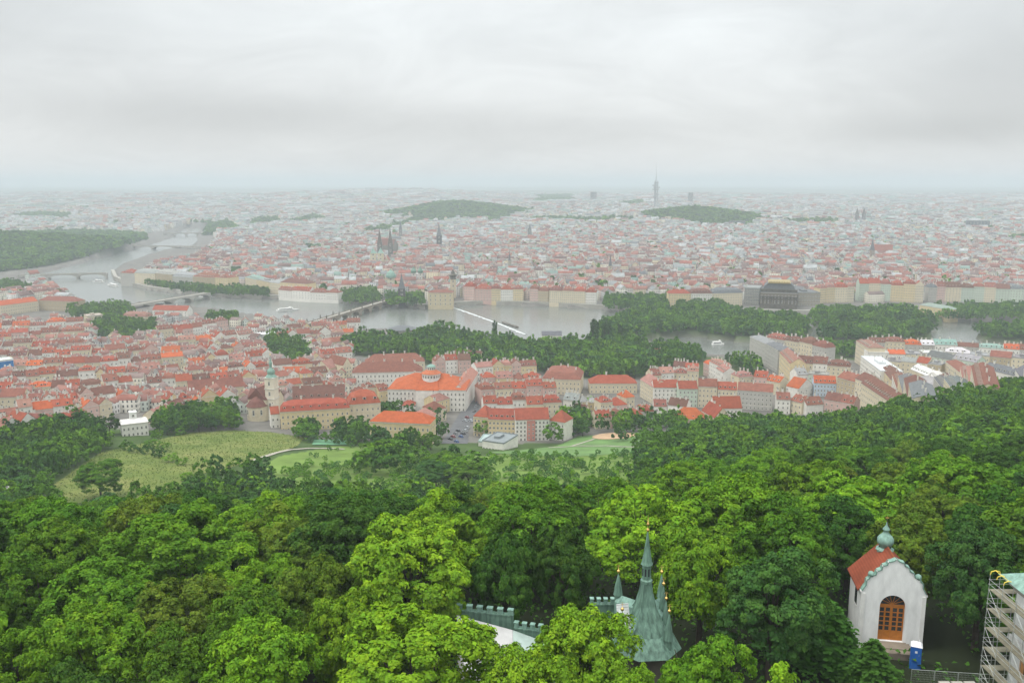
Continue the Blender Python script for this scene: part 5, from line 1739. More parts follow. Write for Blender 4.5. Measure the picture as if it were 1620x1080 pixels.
# the cream street front
G2 = 'apartment houses in the cream street front'
for k, (a, b, ea, eb, h, w_, r_, lab) in enumerate((
        (1034, 1073, 612, 612, 15, WHITE, RED, 'white apartment house opening the cream street front, under a red roof'),
        (1074, 1104, 614, 614, 16, MINT, RED, 'pale green apartment house second in the cream street front'),
        (1105, 1135, 610, 611, 18, CREAM, DUSTY, 'tallest cream apartment house in the cream street front'),
        (1136, 1166, 615, 616, 16, CREAM, RED, 'cream apartment house with four roof dormers in the street front'),
        (1167, 1223, 616, 619, 16, GREYW, DUSTY, 'long grey green apartment house ending the cream street front'))):
    house('apartment_house', gpt(a, ea, h), gpt(b, eb, h), 14, h, 'gable', 5, w_, r_, lab, G2, 'apartment house', 4, max(4, int((b - a) / 6)), dormers=4 if k in (3,) else 0, chims=3, seed=k)
house('apartment_house', gpt(1013, 600, 15), gpt(1033, 611, 15), 15, 15, 'gable', 5, CREAM, PINK, 'cream apartment house turning the corner left of the street front', G2, 'apartment house', 4, 8, chims=2)

# ---- single buildings that stand out
house('school_building', gpt(585, 664, 15.5), gpt(680, 667, 15.5), 15, 15.5, 'hip', 5.5, YELLOW, ORANGE, 'long yellow three storey building with bright orange hipped roof at the park', None, 'school', 3, 13, (1.3, 2.0), chims=1, sides='R')
house('annex_house', gpt(683, 660, 12), gpt(690, 655, 12), 16, 12, 'gable', 4, ROSE, PINK, 'narrow pink annex behind the end of the long yellow building', None, 'house', 3, 2, chims=0)
house('college_building', gpt(443, 646, 15), gpt(553, 646, 15), 15, 15, 'mansard', 6.5, YELLOW, RED, 'long yellow building with red mansard roof and eight dormers beside the church', None, 'college', 3, 14, (1.2, 1.8), dormers=8, chims=2)
house('college_building', gpt(428, 653, 11), gpt(442, 653, 11), 13, 11, 'gable', 4, WHITE, RED, 'small white wing between the church and the long mansard building', None, 'college', 2, 2, chims=1)
house('college_building', gpt(552, 638, 16), gpt(602, 636, 16), 18, 16, 'mansard', 9, CREAM, RED, 'tall cream building with steep red roof and three white dormers', None, 'college', 3, 6, dormers=3, chims=1, dorm_w=2.4)
house('long_roofed_building', gpt(463, 630, 13), gpt(546, 629, 13), 18, 13, 'gable', 9, CREAM, BROWN, 'long cream building under a huge brown roof with white dormers behind the mansard', None, 'building', 3, 10, dormers=7, chims=4)
house('long_roofed_building', gpt(298, 615, 10), gpt(386, 612, 10), 15, 10, 'gable', 7, CREAM, DUSTY, 'long low building with one unbroken dusty red roof left of the church', None, 'building', 2, 12, chims=3)
house('palace', gpt(557, 589, 14), gpt(668, 587, 14), 18, 14, 'hip', 8, WHITE, DUSTY, 'long white palace under dusty red roof behind the orange domed building', None, 'palace', 3, 17, (1.3, 2.1), chims=5)
house('palace', gpt(578, 574, 13), gpt(672, 571, 13), 17, 13, 'hip', 7, CREAM, DUSTY, 'second palace wing with dusty red roof against the riverside park', None, 'palace', 3, 14, chims=5)
house('villa_house', gpt(543, 578, 12), gpt(556, 576, 12), 26, 12, 'cross', 7, CREAM, DUSTY, 'tall cream gabled wing at the end of the long white palace', None, 'palace', 3, 3, chims=1)
house('gabled_house', gpt(497, 580, 9), gpt(521, 583, 9), 14, 9, 'cross', 7, CREAM, PINK, 'pale cream house with a broad blank gable and pinkish roof near the garden trees', None, 'house', 0, 2, chims=0)
house('gabled_house', gpt(464, 577, 8), gpt(487, 576, 8), 14, 8, 'cross', 6, YELLOW, DUSTY, 'yellow gable fronted house at the foot of the round garden trees', None, 'house', 0, 2, chims=1)
house('long_roofed_building', gpt(446, 590, 10), gpt(482, 590, 10), 13, 10, 'gable', 5, ROSE, ORANGE, 'house with long orange roof just right of the church spire', None, 'building', 2, 5, chims=1)
house('park_house', gpt(716, 563, 10), gpt(758, 566, 10), 15, 10, 'gable', 6, CREAM, BROWN, 'brown roofed house with gables standing before the riverside park', None, 'house', 2, 6, dormers=3, chims=4)
house('park_house', gpt(1022, 559, 7), gpt(1044, 562, 7), 12, 7, 'gable', 6, CREAM, RED, 'lone red roofed cottage among the riverside park trees', None, 'house', 1, 3, chims=2)
house('park_house', gpt(628, 546, 6), gpt(640, 545, 6), 10, 6, 'gable', 4, ROSE, ORANGE, 'tiny orange roofed house among trees near the stone bridge', None, 'house', 1, 2, chims=1)
house('institute_building', gpt(858, 598, 14), gpt(918, 600, 14), 34, 14, 'mansard', 9, CREAM, DUSTY, 'hulking cream building with dusty red mansard roof by the park wall', None, 'building', 3, 10, chims=4)
house('institute_building', gpt(933, 606, 9), gpt(1008, 606, 9), 16, 9, 'hip', 6, CREAM, RED, 'long low cream building with red hipped roof left of the corner apartment house', None, 'building', 2, 11, chims=1)
house('apartment_house', gpt(749, 656, 15), gpt(772, 658, 15), 17, 15, 'hip', 6.5, YELLOW, RED, 'yellow corner apartment house at the street with parked cars', None, 'apartment house', 4, 4, (1.4, 1.8), chims=0, sides='L')
house('apartment_house', gpt(772.4, 660, 15), gpt(815, 662, 15), 13, 15, 'gable', 6, YELLOW, RED, 'yellow flats with four roof dormers behind the white flat roofed building', None, 'apartment house', 4, 7, (1.5, 1.7), dormers=5, chims=0)
white_flats = house('apartment_house', gpt(815.4, 661, 16), gpt(869, 661, 16), 13, 16, 'gable', 6.5, WHITE, RED, 'white flats with a pink stair bay and red roof by the park', None, 'apartment house', 5, 9, (1.3, 1.7), chims=0)
house('apartment_house', gpt(869.4, 664, 14), gpt(893, 666, 14), 13, 14, 'hip', 7, WHITE, RED, 'white end house of the flats with red hipped roof by the park', None, 'apartment house', 4, 4, chims=0)
fw = float((Vector(gpt(869, 661, 16)[:2]) - Vector(gpt(815.4, 661, 16)[:2])).length)
mb = MB(); mb.box(fw * .34, -.6, -6, fw * .58, -.003, 15.0, 0, True); sb = mb.build('stair_bay', [M['wall']], white_flats, color=(0.52, 0.22, 0.18))
for k in range(4):
    for x_ in (.40, .52):
        o = link('window', WIN, sb, (fw * x_, -.603, 2.4 + 3 * k)); o.scale = (1.0, 1, 1.5)
house('chimney_house', gpt(1066, 661, 7), gpt(1115, 660, 7), 13, 7, 'hip', 7, ROSE, ORANGE, 'low rose house with bright orange roof and dark dormers above the wood', None, 'house', 1, 6, dormers=4, chims=0, dorm_w=1.2)
house('chimney_house', gpt(1130, 644, 11), gpt(1174, 643, 11), 14, 11, 'gable', 7.5, WHITE, RED, 'white house with red roof and two big white chimneys at the wood edge', None, 'house', 3, 7, chims=2)
house('chimney_house', gpt(1110, 652, 8), gpt(1131, 657, 8), 12, 8, 'gable', 7, CREAM, RED, 'steep red roofed wing leaning on the house with two big chimneys', None, 'house', 1, 2, chims=2)
house('blue_house', gpt(1288, 605, 12), gpt(1323, 605, 12), 14, 12, 'gable', 5, BLUEW, ORANGE, 'pale blue house with orange roof and two rows of windows', None, 'house', 3, 7, (1.1, 1.6), dormers=5, chims=0)
house('blue_house', gpt(1264, 614, 9), gpt(1287.5, 609, 9), 13, 9, 'cross', 7, WHITE, ORANGE, 'white stepped gable wing attached to the pale blue house', None, 'house', 2, 3, chims=0)

# domed building: four storeys round a hipped orange roof with a drum and lantern
DA, DB = gpt(613, 614, 18), gpt(736, 616, 18)
dm = house('domed_building', DA, DB, 38, 18, 'hip', 9.5, WHITE, ORANGE, 'great pale building with bright orange hipped roof carrying a round drum and lantern', None, 'building', 4, 20, (1.3, 2.1), chims=2, sides='R')
wv = (Vector(DB[:2]) - Vector(DA[:2])).length
mb = MB(); mb.lathe([(7.5, 20.5), (7.5, 28.0), (7.9, 28.2), (7.9, 28.6)], 20, 0, (wv * .53, 15, 0)); dr = mb.build('drum', [M['white']], dm)
for k in range(10):
    a = -math.pi * (k + .5) / 10
    o = link('window', WIN, dr, (wv * .53 + 7.5 * math.cos(a), 15 + 7.5 * math.sin(a), 25.2)); o.scale = (1.5, 1, 2.2); o.rotation_euler = (0, 0, a + math.pi / 2)
mb = MB(); mb.lathe([(8.2, 28.5), (3.5, 31.4)], 20, 0, (wv * .53, 15, 0)); mb.build('drum_roof', [M['roof']], dr, color=(0.42, 0.13, 0.06))
mb = MB(); mb.lathe([(3.4, 31.0), (3.4, 33.4), (3.7, 33.6)], 16, 0, (wv * .53, 15, 0), cap=True); la = mb.build('lantern', [M['white']], dr)
for k in range(12):
    a = 2 * math.pi * k / 12
    o = link('window', WIN, la, (wv * .53 + 3.4 * math.cos(a), 15 + 3.4 * math.sin(a), 31.4)); o.scale = (1.3, 1, 1.9); o.rotation_euler = (0, 0, a + math.pi / 2)
mb = MB(); mb.lathe([(3.9, 33.6), (2.7, 34.7), (1.0, 35.5), (.1, 35.8)], 16, 0, (wv * .53, 15, 0)); mb.build('cap', [M['copper']], la)
mb = MB(); x0 = wv * .36; x1 = wv * .66
mb.face([(x0, -1.2, 17.6), (x1, -1.2, 17.6), (x1 - 2, 9, 23.0), (x0 + 2, 9, 23.0)]); mb.face([(x0, -1.2, 17.6), (x0 + 2, 9, 23.4), (x0, 9, 20)]); mb.face([(x1, -1.2, 17.6), (x1, 9, 20), (x1 - 2, 9, 23.4)])
mb.build('porch_roof', [M['roof']], dm, color=ORANGE)
mb = MB(); mb.box(x0 + .3, -1.0, -6, x1 - .3, -.003, 17.4); mb.build('projecting_bay', [M['wall']], dm, color=WHITE)
ww_ = house('domed_building', gpt(737, 617, 17), gpt(756, 590, 17), 12, 17, 'gable', 5, WHITE, PINK, 'long white street wing with pinkish roof running back from the orange domed building', None, 'building', 0, 2, chims=2)
# its street front looks to the right
v = Vector(gpt(756, 590, 17)[:2]) - Vector(gpt(737, 617, 17)[:2])

house('street_house', gpt(636, 641, 7), gpt(656, 641, 7), 11, 7, 'hip', 4, WHITE, RED, 'small red roofed house before the front of the orange domed building', None, 'house', 2, 3, chims=1)
house('street_house', gpt(657, 631, 9), gpt(686, 631, 9), 12, 9, 'gable', 5, WHITE, BROWN, 'brown roofed white house hiding the foot of the orange domed building', None, 'house', 2, 5, chims=2)
house('street_house', gpt(681, 648, 10), gpt(706, 645, 10), 13, 10, 'hip', 5, CREAM, DUSTY, 'cream house with dusty red roof and skylights at the street corner below the domed building', None, 'house', 3, 4, chims=1, sides='R')
house('street_house', gpt(690, 634, 11), gpt(716, 628, 11), 13, 11, 'gable', 4, YELLOW, PINK, 'tall yellow house with pinkish roof where the street meets the domed building', None, 'house', 3, 4, chims=1, sides='R')

# white flat roofed modern building
wbx = house('modern_building', gpt(763, 693, 6.5), gpt(797, 696, 6.5), 21, 6.5, 'flat', 1.6, WHITE, (0.22, 0.24, 0.25), 'white modern building with grey flat roof by the park and parked cars', None, 'building', 1, 7, (1.7, 1.3), chims=0, trim=False, sides='L')
house('modern_building', gpt(797.5, 697, 4.5), gpt(805, 692, 4.5), 17, 4.5, 'flat', 0, WHITE, (0.35, 0.42, 0.40), 'low glazed side wing along the white modern building', None, 'building', 1, 2, chims=0, trim=False)

# white villa with a small tower on its flat roof
vl = house('villa', gpt(192, 668, 9), gpt(234, 667, 9), 13, 9, 'hip', 1.6, WHITE, WHITER, 'white villa with pale roof and little tower among the hillside trees', None, 'villa', 2, 6, chims=0, sides='L')
vw = (Vector(gpt(234, 667, 9)[:2]) - Vector(gpt(192, 668, 9)[:2])).length
mb = MB(); mb.box(vw * .36, 6, 9, vw * .62, 10.5, 14.4); mb.box(vw * .34, 5.7, 14.4, vw * .64, 10.8, 14.8, 0, True); tw = mb.build('tower', [M['white']], vl)
o = link('window', WIN, tw, (vw * .49, 5.99, 11.6)); o.scale = (1.6, 1, 1.6)
hv_ = house('hillside_house', gpt(-14, 782, 5), gpt(16, 779, 5), 9, 5, 'flat', 0, WHITE, WHITER, 'low white house half hidden by trees at the edge of the meadow', None, 'house', 1, 3, chims=0, trim=False)

# building site behind blue sheeting
bs = house('sheeted_building', gpt(-10, 571, 18), gpt(21, 568, 18), 14, 18, 'flat', 0, WHITE, WHITER, 'building wrapped in blue sheeting with white marks among the red roofs', None, 'building', 0, 2, chims=0, trim=False)
bw = (Vector(gpt(21, 568, 18)[:2]) - Vector(gpt(-10, 571, 18)[:2])).length
mb = MB(); mb.box(.2, -.5, 1, bw - .2, -.35, 17, 0, True, True); sh = mb.build('sheeting', [stained('blue_sheeting', (0.03, 0.16, 0.38), .3, .8, 1.2)], bs)
mb = MB(); mb.box(bw * .62, -.53, 9.5, bw * .8, -.503, 13, 0, True, True); mb.box(bw * .6, -.53, 4, bw * .85, -.503, 5.6, 0, True, True); mb.box(bw * .6, -.53, 6.3, bw * .85, -.503, 7.6, 0, True, True); mb.build('mark', [M['white']], sh)

# ---- the church with its green topped tower
CH0 = gpt(400, 664, 1)
cr_ = empty('church', CH0, math.radians(-14))
tag(cr_, 'cream church with brown roofs and a tall white tower ending in a green spire', 'church')
s = 1.0
mb = MB()
mb.lathe([(7.6, -6), (7.6, 9.5)], 16, 0, (0, 7, 0)); mb.box(-7.4, 7, -6, 7.4, 30, 14, 0, top=False); mb.box(-11.5, 14, -6, 12.5, 24, 13, 0, top=False)
mb.face([(-7.4, 30, 14), (7.4, 30, 14), (0, 30, 22)]); mb.face([(-11.5, 14, 13), (-11.5, 24, 13), (-11.5, 19, 19)]); mb.face([(12.5, 14, 13), (12.5, 19, 19), (12.5, 24, 13)])
cw = mb.build('wall', [M['wall']], cr_, color=CREAM)
mb = MB(); mb.lathe([(8.1, 9.3), (5.2, 13.2), (0.3, 16.5)], 16, 0, (0, 7, 0))
mb.face([(-7.9, 6.5, 13.8), (0, 6.5, 22.2), (0, 30.4, 22.2), (-7.9, 30.4, 13.8)]); mb.face([(7.9, 6.5, 13.8), (7.9, 30.4, 13.8), (0, 30.4, 22.2), (0, 6.5, 22.2)]); mb.face([(-7.9, 6.5, 13.8), (7.9, 6.5, 13.8), (0, 6.5, 22.2)])
for z_, f in ((0, 1),):
    mb.face([(-11.9, 13.6, 12.8), (12.9, 13.6, 12.8), (12.9, 19, 19.2), (-11.9, 19, 19.2)]); mb.face([(-11.9, 24.4, 12.8), (-11.9, 19, 19.2), (12.9, 19, 19.2), (12.9, 24.4, 12.8)])
mb.build('roof', [M['roof']], cr_, color=(0.17, 0.075, 0.06))
for k in range(3):
    a = -math.pi * (k + .9) / 4.2
    o = link('window', WIN, cw, (7.6 * math.cos(a), 7 + 7.6 * math.sin(a), 3.2)); o.scale = (1.7, 1, 4.2); o.rotation_euler = (0, 0, a + math.pi / 2)
TX, TY_ = 9.6, 12.5
mb = MB(); mb.box(TX - 3.6, TY_ - 3.6, -6, TX + 3.6, TY_ + 3.6, 30)
tw = mb.build('tower', [M['wall']], cr_, color=(0.66, 0.6, 0.48))
mb = MB()
for z in (14, 21.5, 29.6): mb.box(TX - 3.95, TY_ - 3.95, z, TX + 3.95, TY_ + 3.95, z + .6, 0, True, True)
mb.build('cornice', [M['trim']], tw)
for z in (8, 16.5, 24.2):
    o = link('window', WIN, tw, (TX, TY_ - 3.6, z)); o.scale = (1.7, 1, 3.2)
    o = link('window', WIN, tw, (TX - 3.6, TY_, z)); o.scale = (1.7, 1, 3.2); o.rotation_euler = (0, 0, -math.pi / 2)
mb = MB(); mb.lathe([(4.2, 30.2), (3.9, 31.0), (2.8, 32.0), (2.6, 32.8), (3.0, 33.8), (2.7, 35.2), (1.5, 36.6), (.95, 37.3), (.9, 39.5), (1.3, 40.2), (1.1, 41.2), (.5, 42.5), (.2, 45), (.05, 47)], 8, 0, (TX, TY_, 0), rot=math.pi / 8)
hl = mb.build('helm', [M['copper']], tw)
mb = MB(); mb.lathe([(.05, 46.5), (.45, 47.1), (.05, 47.7), (.04, 49.5)], 8, 0, (TX, TY_, 0)); mb.build('finial', [M['gold']], hl)

# ---- blocks on the right, by the river
G3 = 'tall apartment blocks by the river on the near bank'
GR = (GREYR, SLATE, DUSTY, BROWN, WHITER, PINK)
P3 = dict(group=G3, name='apartment_block', cat='apartment block', jit=.4)
row('on the canal corner facing the hill', [(1187, 532), (1208, 541), (1232, 553)], 2, (23, 24), (15, 16), (GREYR, SLATE), (CREAM, GREYW), ('hip',), (3, 4), **P3, seed=60, dorm=0)
row('stepping down from the canal corner', [(1233, 558), (1250, 574)], 1, (21, 22), (14, 15), (ROSE and PINK,), (YELLOW,), ('gable',), (4, 5), **P3, seed=61)
row('behind the canal corner block', [(1212, 533), (1260, 540), (1305, 549)], 4, (21, 23), (13, 15), (PINK, DUSTY, BROWN, GREYR), (CREAM, GREYW), ('mansard', 'gable'), (4, 6), **P3, seed=62)
row('in the middle of the canal corner quarter', [(1252, 572), (1285, 575), (1345, 578)], 3, (16, 18), (14, 16), (RED, BROWN, DUSTY), (WHITE, CREAM, GREYW), ('gable', 'mansard'), (5, 6), **P3, seed=63, dorm=1)
row('behind the pale blue house', [(1262, 592), (1290, 590), (1312, 592)], 2, (14, 15), (12, 13), (GREYR, WHITER), (WHITE, MINT), ('gable', 'flat'), (3, 5), **P3, seed=64)
row('with plain tan walls right of the pale blue house', [(1325, 597), (1350, 600), (1372, 603)], 2, (18, 19), (14, 16), (BROWN, DUSTY), (TAN, CREAM), ('gable',), (4, 5), **P3, seed=65)
row('with columned front at the wood edge', [(1362, 619), (1412, 618)], 1, (14, 15), (15, 16), (BROWN,), (CREAM,), ('gable',), (5, 6), **P3, seed=66)
row('on the outer river corner', [(1355, 539), (1374, 549)], 1, (22, 23), (16, 17), (PINK,), (CREAM,), ('hip',), (3, 4), **P3, seed=67)
row('with white roofs below the outer river corner', [(1361, 566), (1376, 574), (1393, 584)], 1, (19, 20), (17, 18), (WHITER,), (WHITE,), ('flat',), (2, 3), **P3, seed=68)
row('in the long yellow front facing the wood', [(1394, 585), (1413, 599), (1428, 608), (1444, 618)], 5, (15.5, 17), (13, 14), (DUSTY, BROWN, SLATE), (YELLOW, WHITE, CREAM), ('gable', 'hip'), (2.5, 3.5), **P3, seed=69)
row('in the rear row along the river', [(1376, 541), (1440, 543), (1520, 545), (1640, 552)], 9, (17, 20), (14, 16), (GREYR, WHITER, ORANGE, BROWN, GREENR, DUSTY), (WHITE, CREAM, GREYW), ('gable', 'flat', 'mansard'), (3, 5), **P3, seed=70)
row('in the second row from the river', [(1373, 556), (1430, 557), (1500, 558), (1640, 566)], 8, (17, 20), (14, 16), (SLATE, ORANGE, WHITER, GREYR, DUSTY), (CREAM, WHITE, TAN), ('gable', 'flat', 'hip'), (3, 5), **P3, seed=71)
row('in the third row from the river', [(1398, 570), (1450, 573), (1490, 576)], 4, (16, 18), (13, 15), (WHITER, ORANGE, RED, GREYR), (CREAM, WHITE, TAN), ('gable', 'flat'), (3, 5), **P3, seed=72)
row('with long pale green front among the river blocks', [(1465, 562), (1545, 571)], 2, (17, 18), (14, 16), (SLATE, GREYR), (MINT,), ('gable',), (4, 5), **P3, seed=73)
row('in the slanting tan row facing the wood', [(1495, 576), (1520, 588), (1545, 600)], 5, (15, 18), (13, 14), (PINK, RED, DUSTY, ORANGE), (TAN, CREAM), ('gable', 'hip'), (3, 4), **P3, seed=74)
row('among courtyards behind the long yellow front', [(1440, 586), (1465, 590), (1490, 598)], 3, (14, 16), (12, 14), (BROWN, ORANGE, WHITER), (CREAM, YELLOW), ('gable', 'hip', 'flat'), (4, 5), **P3, seed=75)
row('at the foot of the wood behind the yellow front', [(1452, 606), (1480, 607), (1510, 610)], 3, (11, 13), (12, 14), (SLATE, GREYR, WHITER), (CREAM, GREYW), ('hip', 'flat'), (3, 4), **P3, seed=76)
row('in the last rows above the ridge wood', [(1555, 583), (1600, 586), (1645, 590)], 4, (15, 17), (13, 15), (DUSTY, ORANGE, RED, SLATE), (CREAM, WHITE), ('gable',), (4, 6), **P3, seed=77)
house('riverside_block', gpt(0, 483, 15), gpt(60, 476, 15), 20, 15, 'gable', 6, CREAM, ORANGE, 'long cream block with orange roof at the near end of the arched river bridges', None, 'building', 3, 16, chims=5)
house('riverside_block', gpt(60.5, 475, 15), gpt(120, 477, 15), 20, 15, 'hip', 6, TAN, DUSTY, 'tan block continuing the long orange roofed riverside block', None, 'building', 3, 14, chims=5)
house('riverside_block', gpt(241, 490, 9), gpt(296, 491, 9), 15, 9, 'gable', 6, WHITE, RED, 'long white riverside house with red roof near the low girder bridge', None, 'building', 2, 10, chims=2)
house('riverside_block', gpt(193, 500, 12), gpt(232, 501, 12), 15, 12, 'mansard', 6, CREAM, PINK, 'cream palace with pinkish roof behind the walled garden trees', None, 'palace', 3, 8, chims=5)
house('riverside_block', gpt(138, 500, 13), gpt(163, 498, 13), 20, 13, 'flat', 2, CREAM, (0.40, 0.33, 0.28), 'square pale building left of the walled garden trees', None, 'building', 3, 5, chims=1)
house('mill_house', gpt(857, 530, 9), gpt(889, 530, 9), 12, 9, 'gable', 4, WHITE, SLATE, 'white mill house with dark grey roof at the water in the park', None, 'house', 2, 7, chims=0)
# ---------------------------------------------------------------- bridges
def bridge(A, B, width, deck, n, label, mats=('stone', 'stone'), thick=1.6, pier=3.0, rise=None, statues=0, name='arched_bridge'):
    A, B = Vector(A[:2]), Vector(B[:2])
    v = B - A; L_ = v.length
    ro = empty(name, (A.x, A.y, 0), math.atan2(v.y, v.x))
    tag(ro, label, 'bridge')
    top, bot = deck, deck - thick
    span = L_ / n
    rise = min(bot - 1.2, span * .32) if rise is None else rise
    mb = MB()
    for k in range(n):
        x0, x1 = k * span + pier / 2, (k + 1) * span - pier / 2
        m_ = 10
        xs = [x0 + (x1 - x0) * i / m_ for i in range(m_ + 1)]
        zs = [bot - rise + rise * math.sqrt(max(0, 1 - (2 * i / m_ - 1) ** 2)) for i in range(m_ + 1)]
        for y in (0, width):
            for i in range(m_): mb.face([(xs[i], y, zs[i]), (xs[i + 1], y, zs[i + 1]), (xs[i + 1], y, top), (xs[i], y, top)])
        for i in range(m_): mb.face([(xs[i], 0, zs[i]), (xs[i], width, zs[i]), (xs[i + 1], width, zs[i + 1]), (xs[i + 1], 0, zs[i + 1])])
    for k in range(n + 1):
        x0, x1 = max(-.5, k * span - pier / 2), min(L_ + .5, k * span + pier / 2)
        mb.box(x0, 0, -3.5, x1, width, top - .002, 0, top=False)
    mb.build('arches', [M[mats[0]]], ro)
    mb = MB()
    for k in range(1, n):
        x = k * span
        mb.face([(x - pier / 2, -.002, -3), (x, -2.6, -3), (x, -2.6, bot - rise + 1.2), (x - pier / 2, -.002, bot - rise + 1.2)]); mb.face([(x, -2.6, -3), (x + pier / 2, -.002, -3), (x + pier / 2, -.002, bot - rise + 1.2), (x, -2.6, bot - rise + 1.2)])
        mb.face([(x - pier / 2, -.002, bot - rise + 1.2), (x, -2.6, bot - rise + 1.2), (x + pier / 2, -.002, bot - rise + 1.2), (x, -.002, bot - rise + 2.6)])
    mb.build('cutwaters', [M[mats[0]]], ro)
    mb = MB(); mb.face([(0, .5, top), (L_, .5, top), (L_, width - .5, top), (0, width - .5, top)]); mb.build('roadway', [M['pale_stone']], ro)
    for y in (0, width - .5):
        mb = MB(); mb.box(0, y, top - .1, L_, y + .5, top + 1.1, 0, True); mb.build('parapet', [M[mats[1]]], ro)
    for k in range(statues):
        x = L_ * (k + .5) / statues
        for y in (.25, width - .25):
            mb = MB(); mb.box(-.8, -.5, 0, .8, .5, 1.8); mb.lathe([(.75, 1.8), (.85, 2.6), (.55, 3.6), (.62, 4.2), (.3, 4.6), (.34, 5.0), (.05, 5.3)], 7, 0)
            mb.build('statue', [M['dark_stone']], ro, (x, y, top + 1.0))
    return ro


def ll(dE, dN):
    return (dE * .0929 - dN * .99568, dE * .99568 + dN * .0929)


bridge(gz(325, 562, 9), gz(643, 468, 9), 10, 9.5, 16, 'old dark stone bridge of many arches lined with statues across the river', ('stone', 'stone'), pier=6, statues=15)
bridge(gz(206, 485, 9), gz(333, 464, 9), 14, 9.5, 4, 'pale flat arched road bridge between the near bank gardens and the far quay', ('pale_stone', 'pale_stone'), thick=1.2, pier=4, rise=5.5)
bridge(gz(28, 436, 9), gz(168, 433, 9), 14, 9.5, 3, 'long low bridge of three shallow arches beyond the moored boats', ('pale_stone', 'pale_stone'), thick=1.5, pier=4, rise=5)
bridge(gz(205, 389, 10), gz(312, 391, 10), 16, 11, 3, 'far pale bridge with wide low arches where the river bends', ('pale_stone', 'pale_stone'), thick=1.5, pier=5, rise=6)
bridge(gz(258, 370, 10), gz(330, 369, 10), 18, 12, 4, 'farthest bridge, barely visible across the hazy river', ('pale_stone', 'pale_stone'), thick=2, pier=6, rise=6)
bridge(gz(1252, 536, 9), gz(1182, 491, 9), 13, 9.5, 8, 'stone bridge running from the wooded island to the dark theatre', ('pale_stone', 'pale_stone'), thick=1.4, pier=3.5, rise=5)

# ---------------------------------------------------------------- boats
def boat(px, py, L_, w, rz, label, cabin=True, group='boats on the river', mat='white'):
    p = gz(px, py, 0.0)
    ro = empty('river_boat', (p[0], p[1], 0.0), rz)
    tag(ro, label, 'boat', group)
    mb = MB()
    st = [(-.5, .40), (-.35, .5), (.2, .5), (.4, .3), (.5, .03)]
    for (a, b), (c, d) in zip(st, st[1:]):
        for s in (1, -1):
            mb.face([(a * L_, s * b * w * .85, -.5), (c * L_, s * d * w * .85, -.5), (c * L_, s * d * w, 1.5), (a * L_, s * b * w, 1.5)])
        mb.face([(a * L_, -b * w, 1.45), (c * L_, -d * w, 1.45), (c * L_, d * w, 1.45), (a * L_, b * w, 1.45)])
    mb.face([(-.5 * L_, -.4 * w, -.5), (-.5 * L_, .4 * w, -.5), (-.5 * L_, .4 * w, 1.5), (-.5 * L_, -.4 * w, 1.5)])
    mb.build('hull', [M[mat]], ro)
    if cabin:
        mb = MB(); mb.box(-.42 * L_, -.36 * w, 1.5, .22 * L_, .36 * w, 3.6, 0, True); mb.box(-.44 * L_, -.4 * w, 3.6, .25 * L_, .4 * w, 3.8, 0, True, True); mb.box(.06 * L_, -.22 * w, 3.8, .18 * L_, .22 * w, 5.4, 0, True)
        cb_ = mb.build('cabin', [M['white']], ro)
        for s in (-1, 1):
            mb = MB(); y = s * .363 * w
            mb.box(-.40 * L_, min(y, y * 1.01), 2.2, .2 * L_, max(y, y * 1.01), 3.2, 0, True); mb.build('window_band', [M['glass_dark']], cb_)
    return ro


boat(455, 491, 34, 7, .55, 'white cruise boat under way before the low girder bridge')
boat(178, 452, 42, 8, 2.4, 'white boat moored at the bend beside the three arch bridge')
boat(155, 446, 26, 6, 2.9, 'smaller white boat at the end of the three arch bridge')
boat(510, 475, 40, 8, .1, 'long flat boat moored along the far quay', True)
boat(330, 470, 34, 7, -.2, 'flat boat moored at the far end of the low girder bridge')
boat(990, 492, 20, 6, 0, 'small white boat close to the wooded island')
boat(1136, 545, 15, 6, .1, 'white boat in the canal behind the pinkish roofs')
boat(655, 481, 24, 6, 0, 'flat boat moored before the square towered museum')
for i in range(2):
    boat(800 + i * 12, 512 + i * 4, 26, 5, 2.0, ('dark raft barge', 'second raft barge')[i] + ' moored along the white weir', False, mat='dark_stone')

# round pavilion with flat dark roof at the water
p = gpt(637, 523)
pv = empty('riverside_pavilion', p); tag(pv, 'low round dark roofed pavilion at the water below the weir', 'pavilion')
mb = MB(); mb.lathe([(17, -3), (17, 3)], 24, 0); mb.build('wall', [M['pale_stone']], pv)
mb = MB(); mb.lathe([(19, 2.9), (10, 5.5), (3, 6.6), (.1, 6.8)], 24, 0); mb.build('roof', [M['slate']], pv)
p = gpt(398, 530, 7)
bt = empty('long_shed', p, .55); tag(bt, 'long bright white roofed shed near the round garden trees', 'shed')
mb = MB(); mb.box(0, 0, -14, 34, 6, 0); mb.build('wall', [M['white']], bt)
mb = MB(); mb.face([(-.5, -.5, 0), (34.5, -.5, 0), (34.5, 3, 1.6), (-.5, 3, 1.6)]); mb.face([(-.5, 3, 1.6), (34.5, 3, 1.6), (34.5, 6.5, 0), (-.5, 6.5, 0)]); mb.build('roof', [M['white_plastic']], bt)

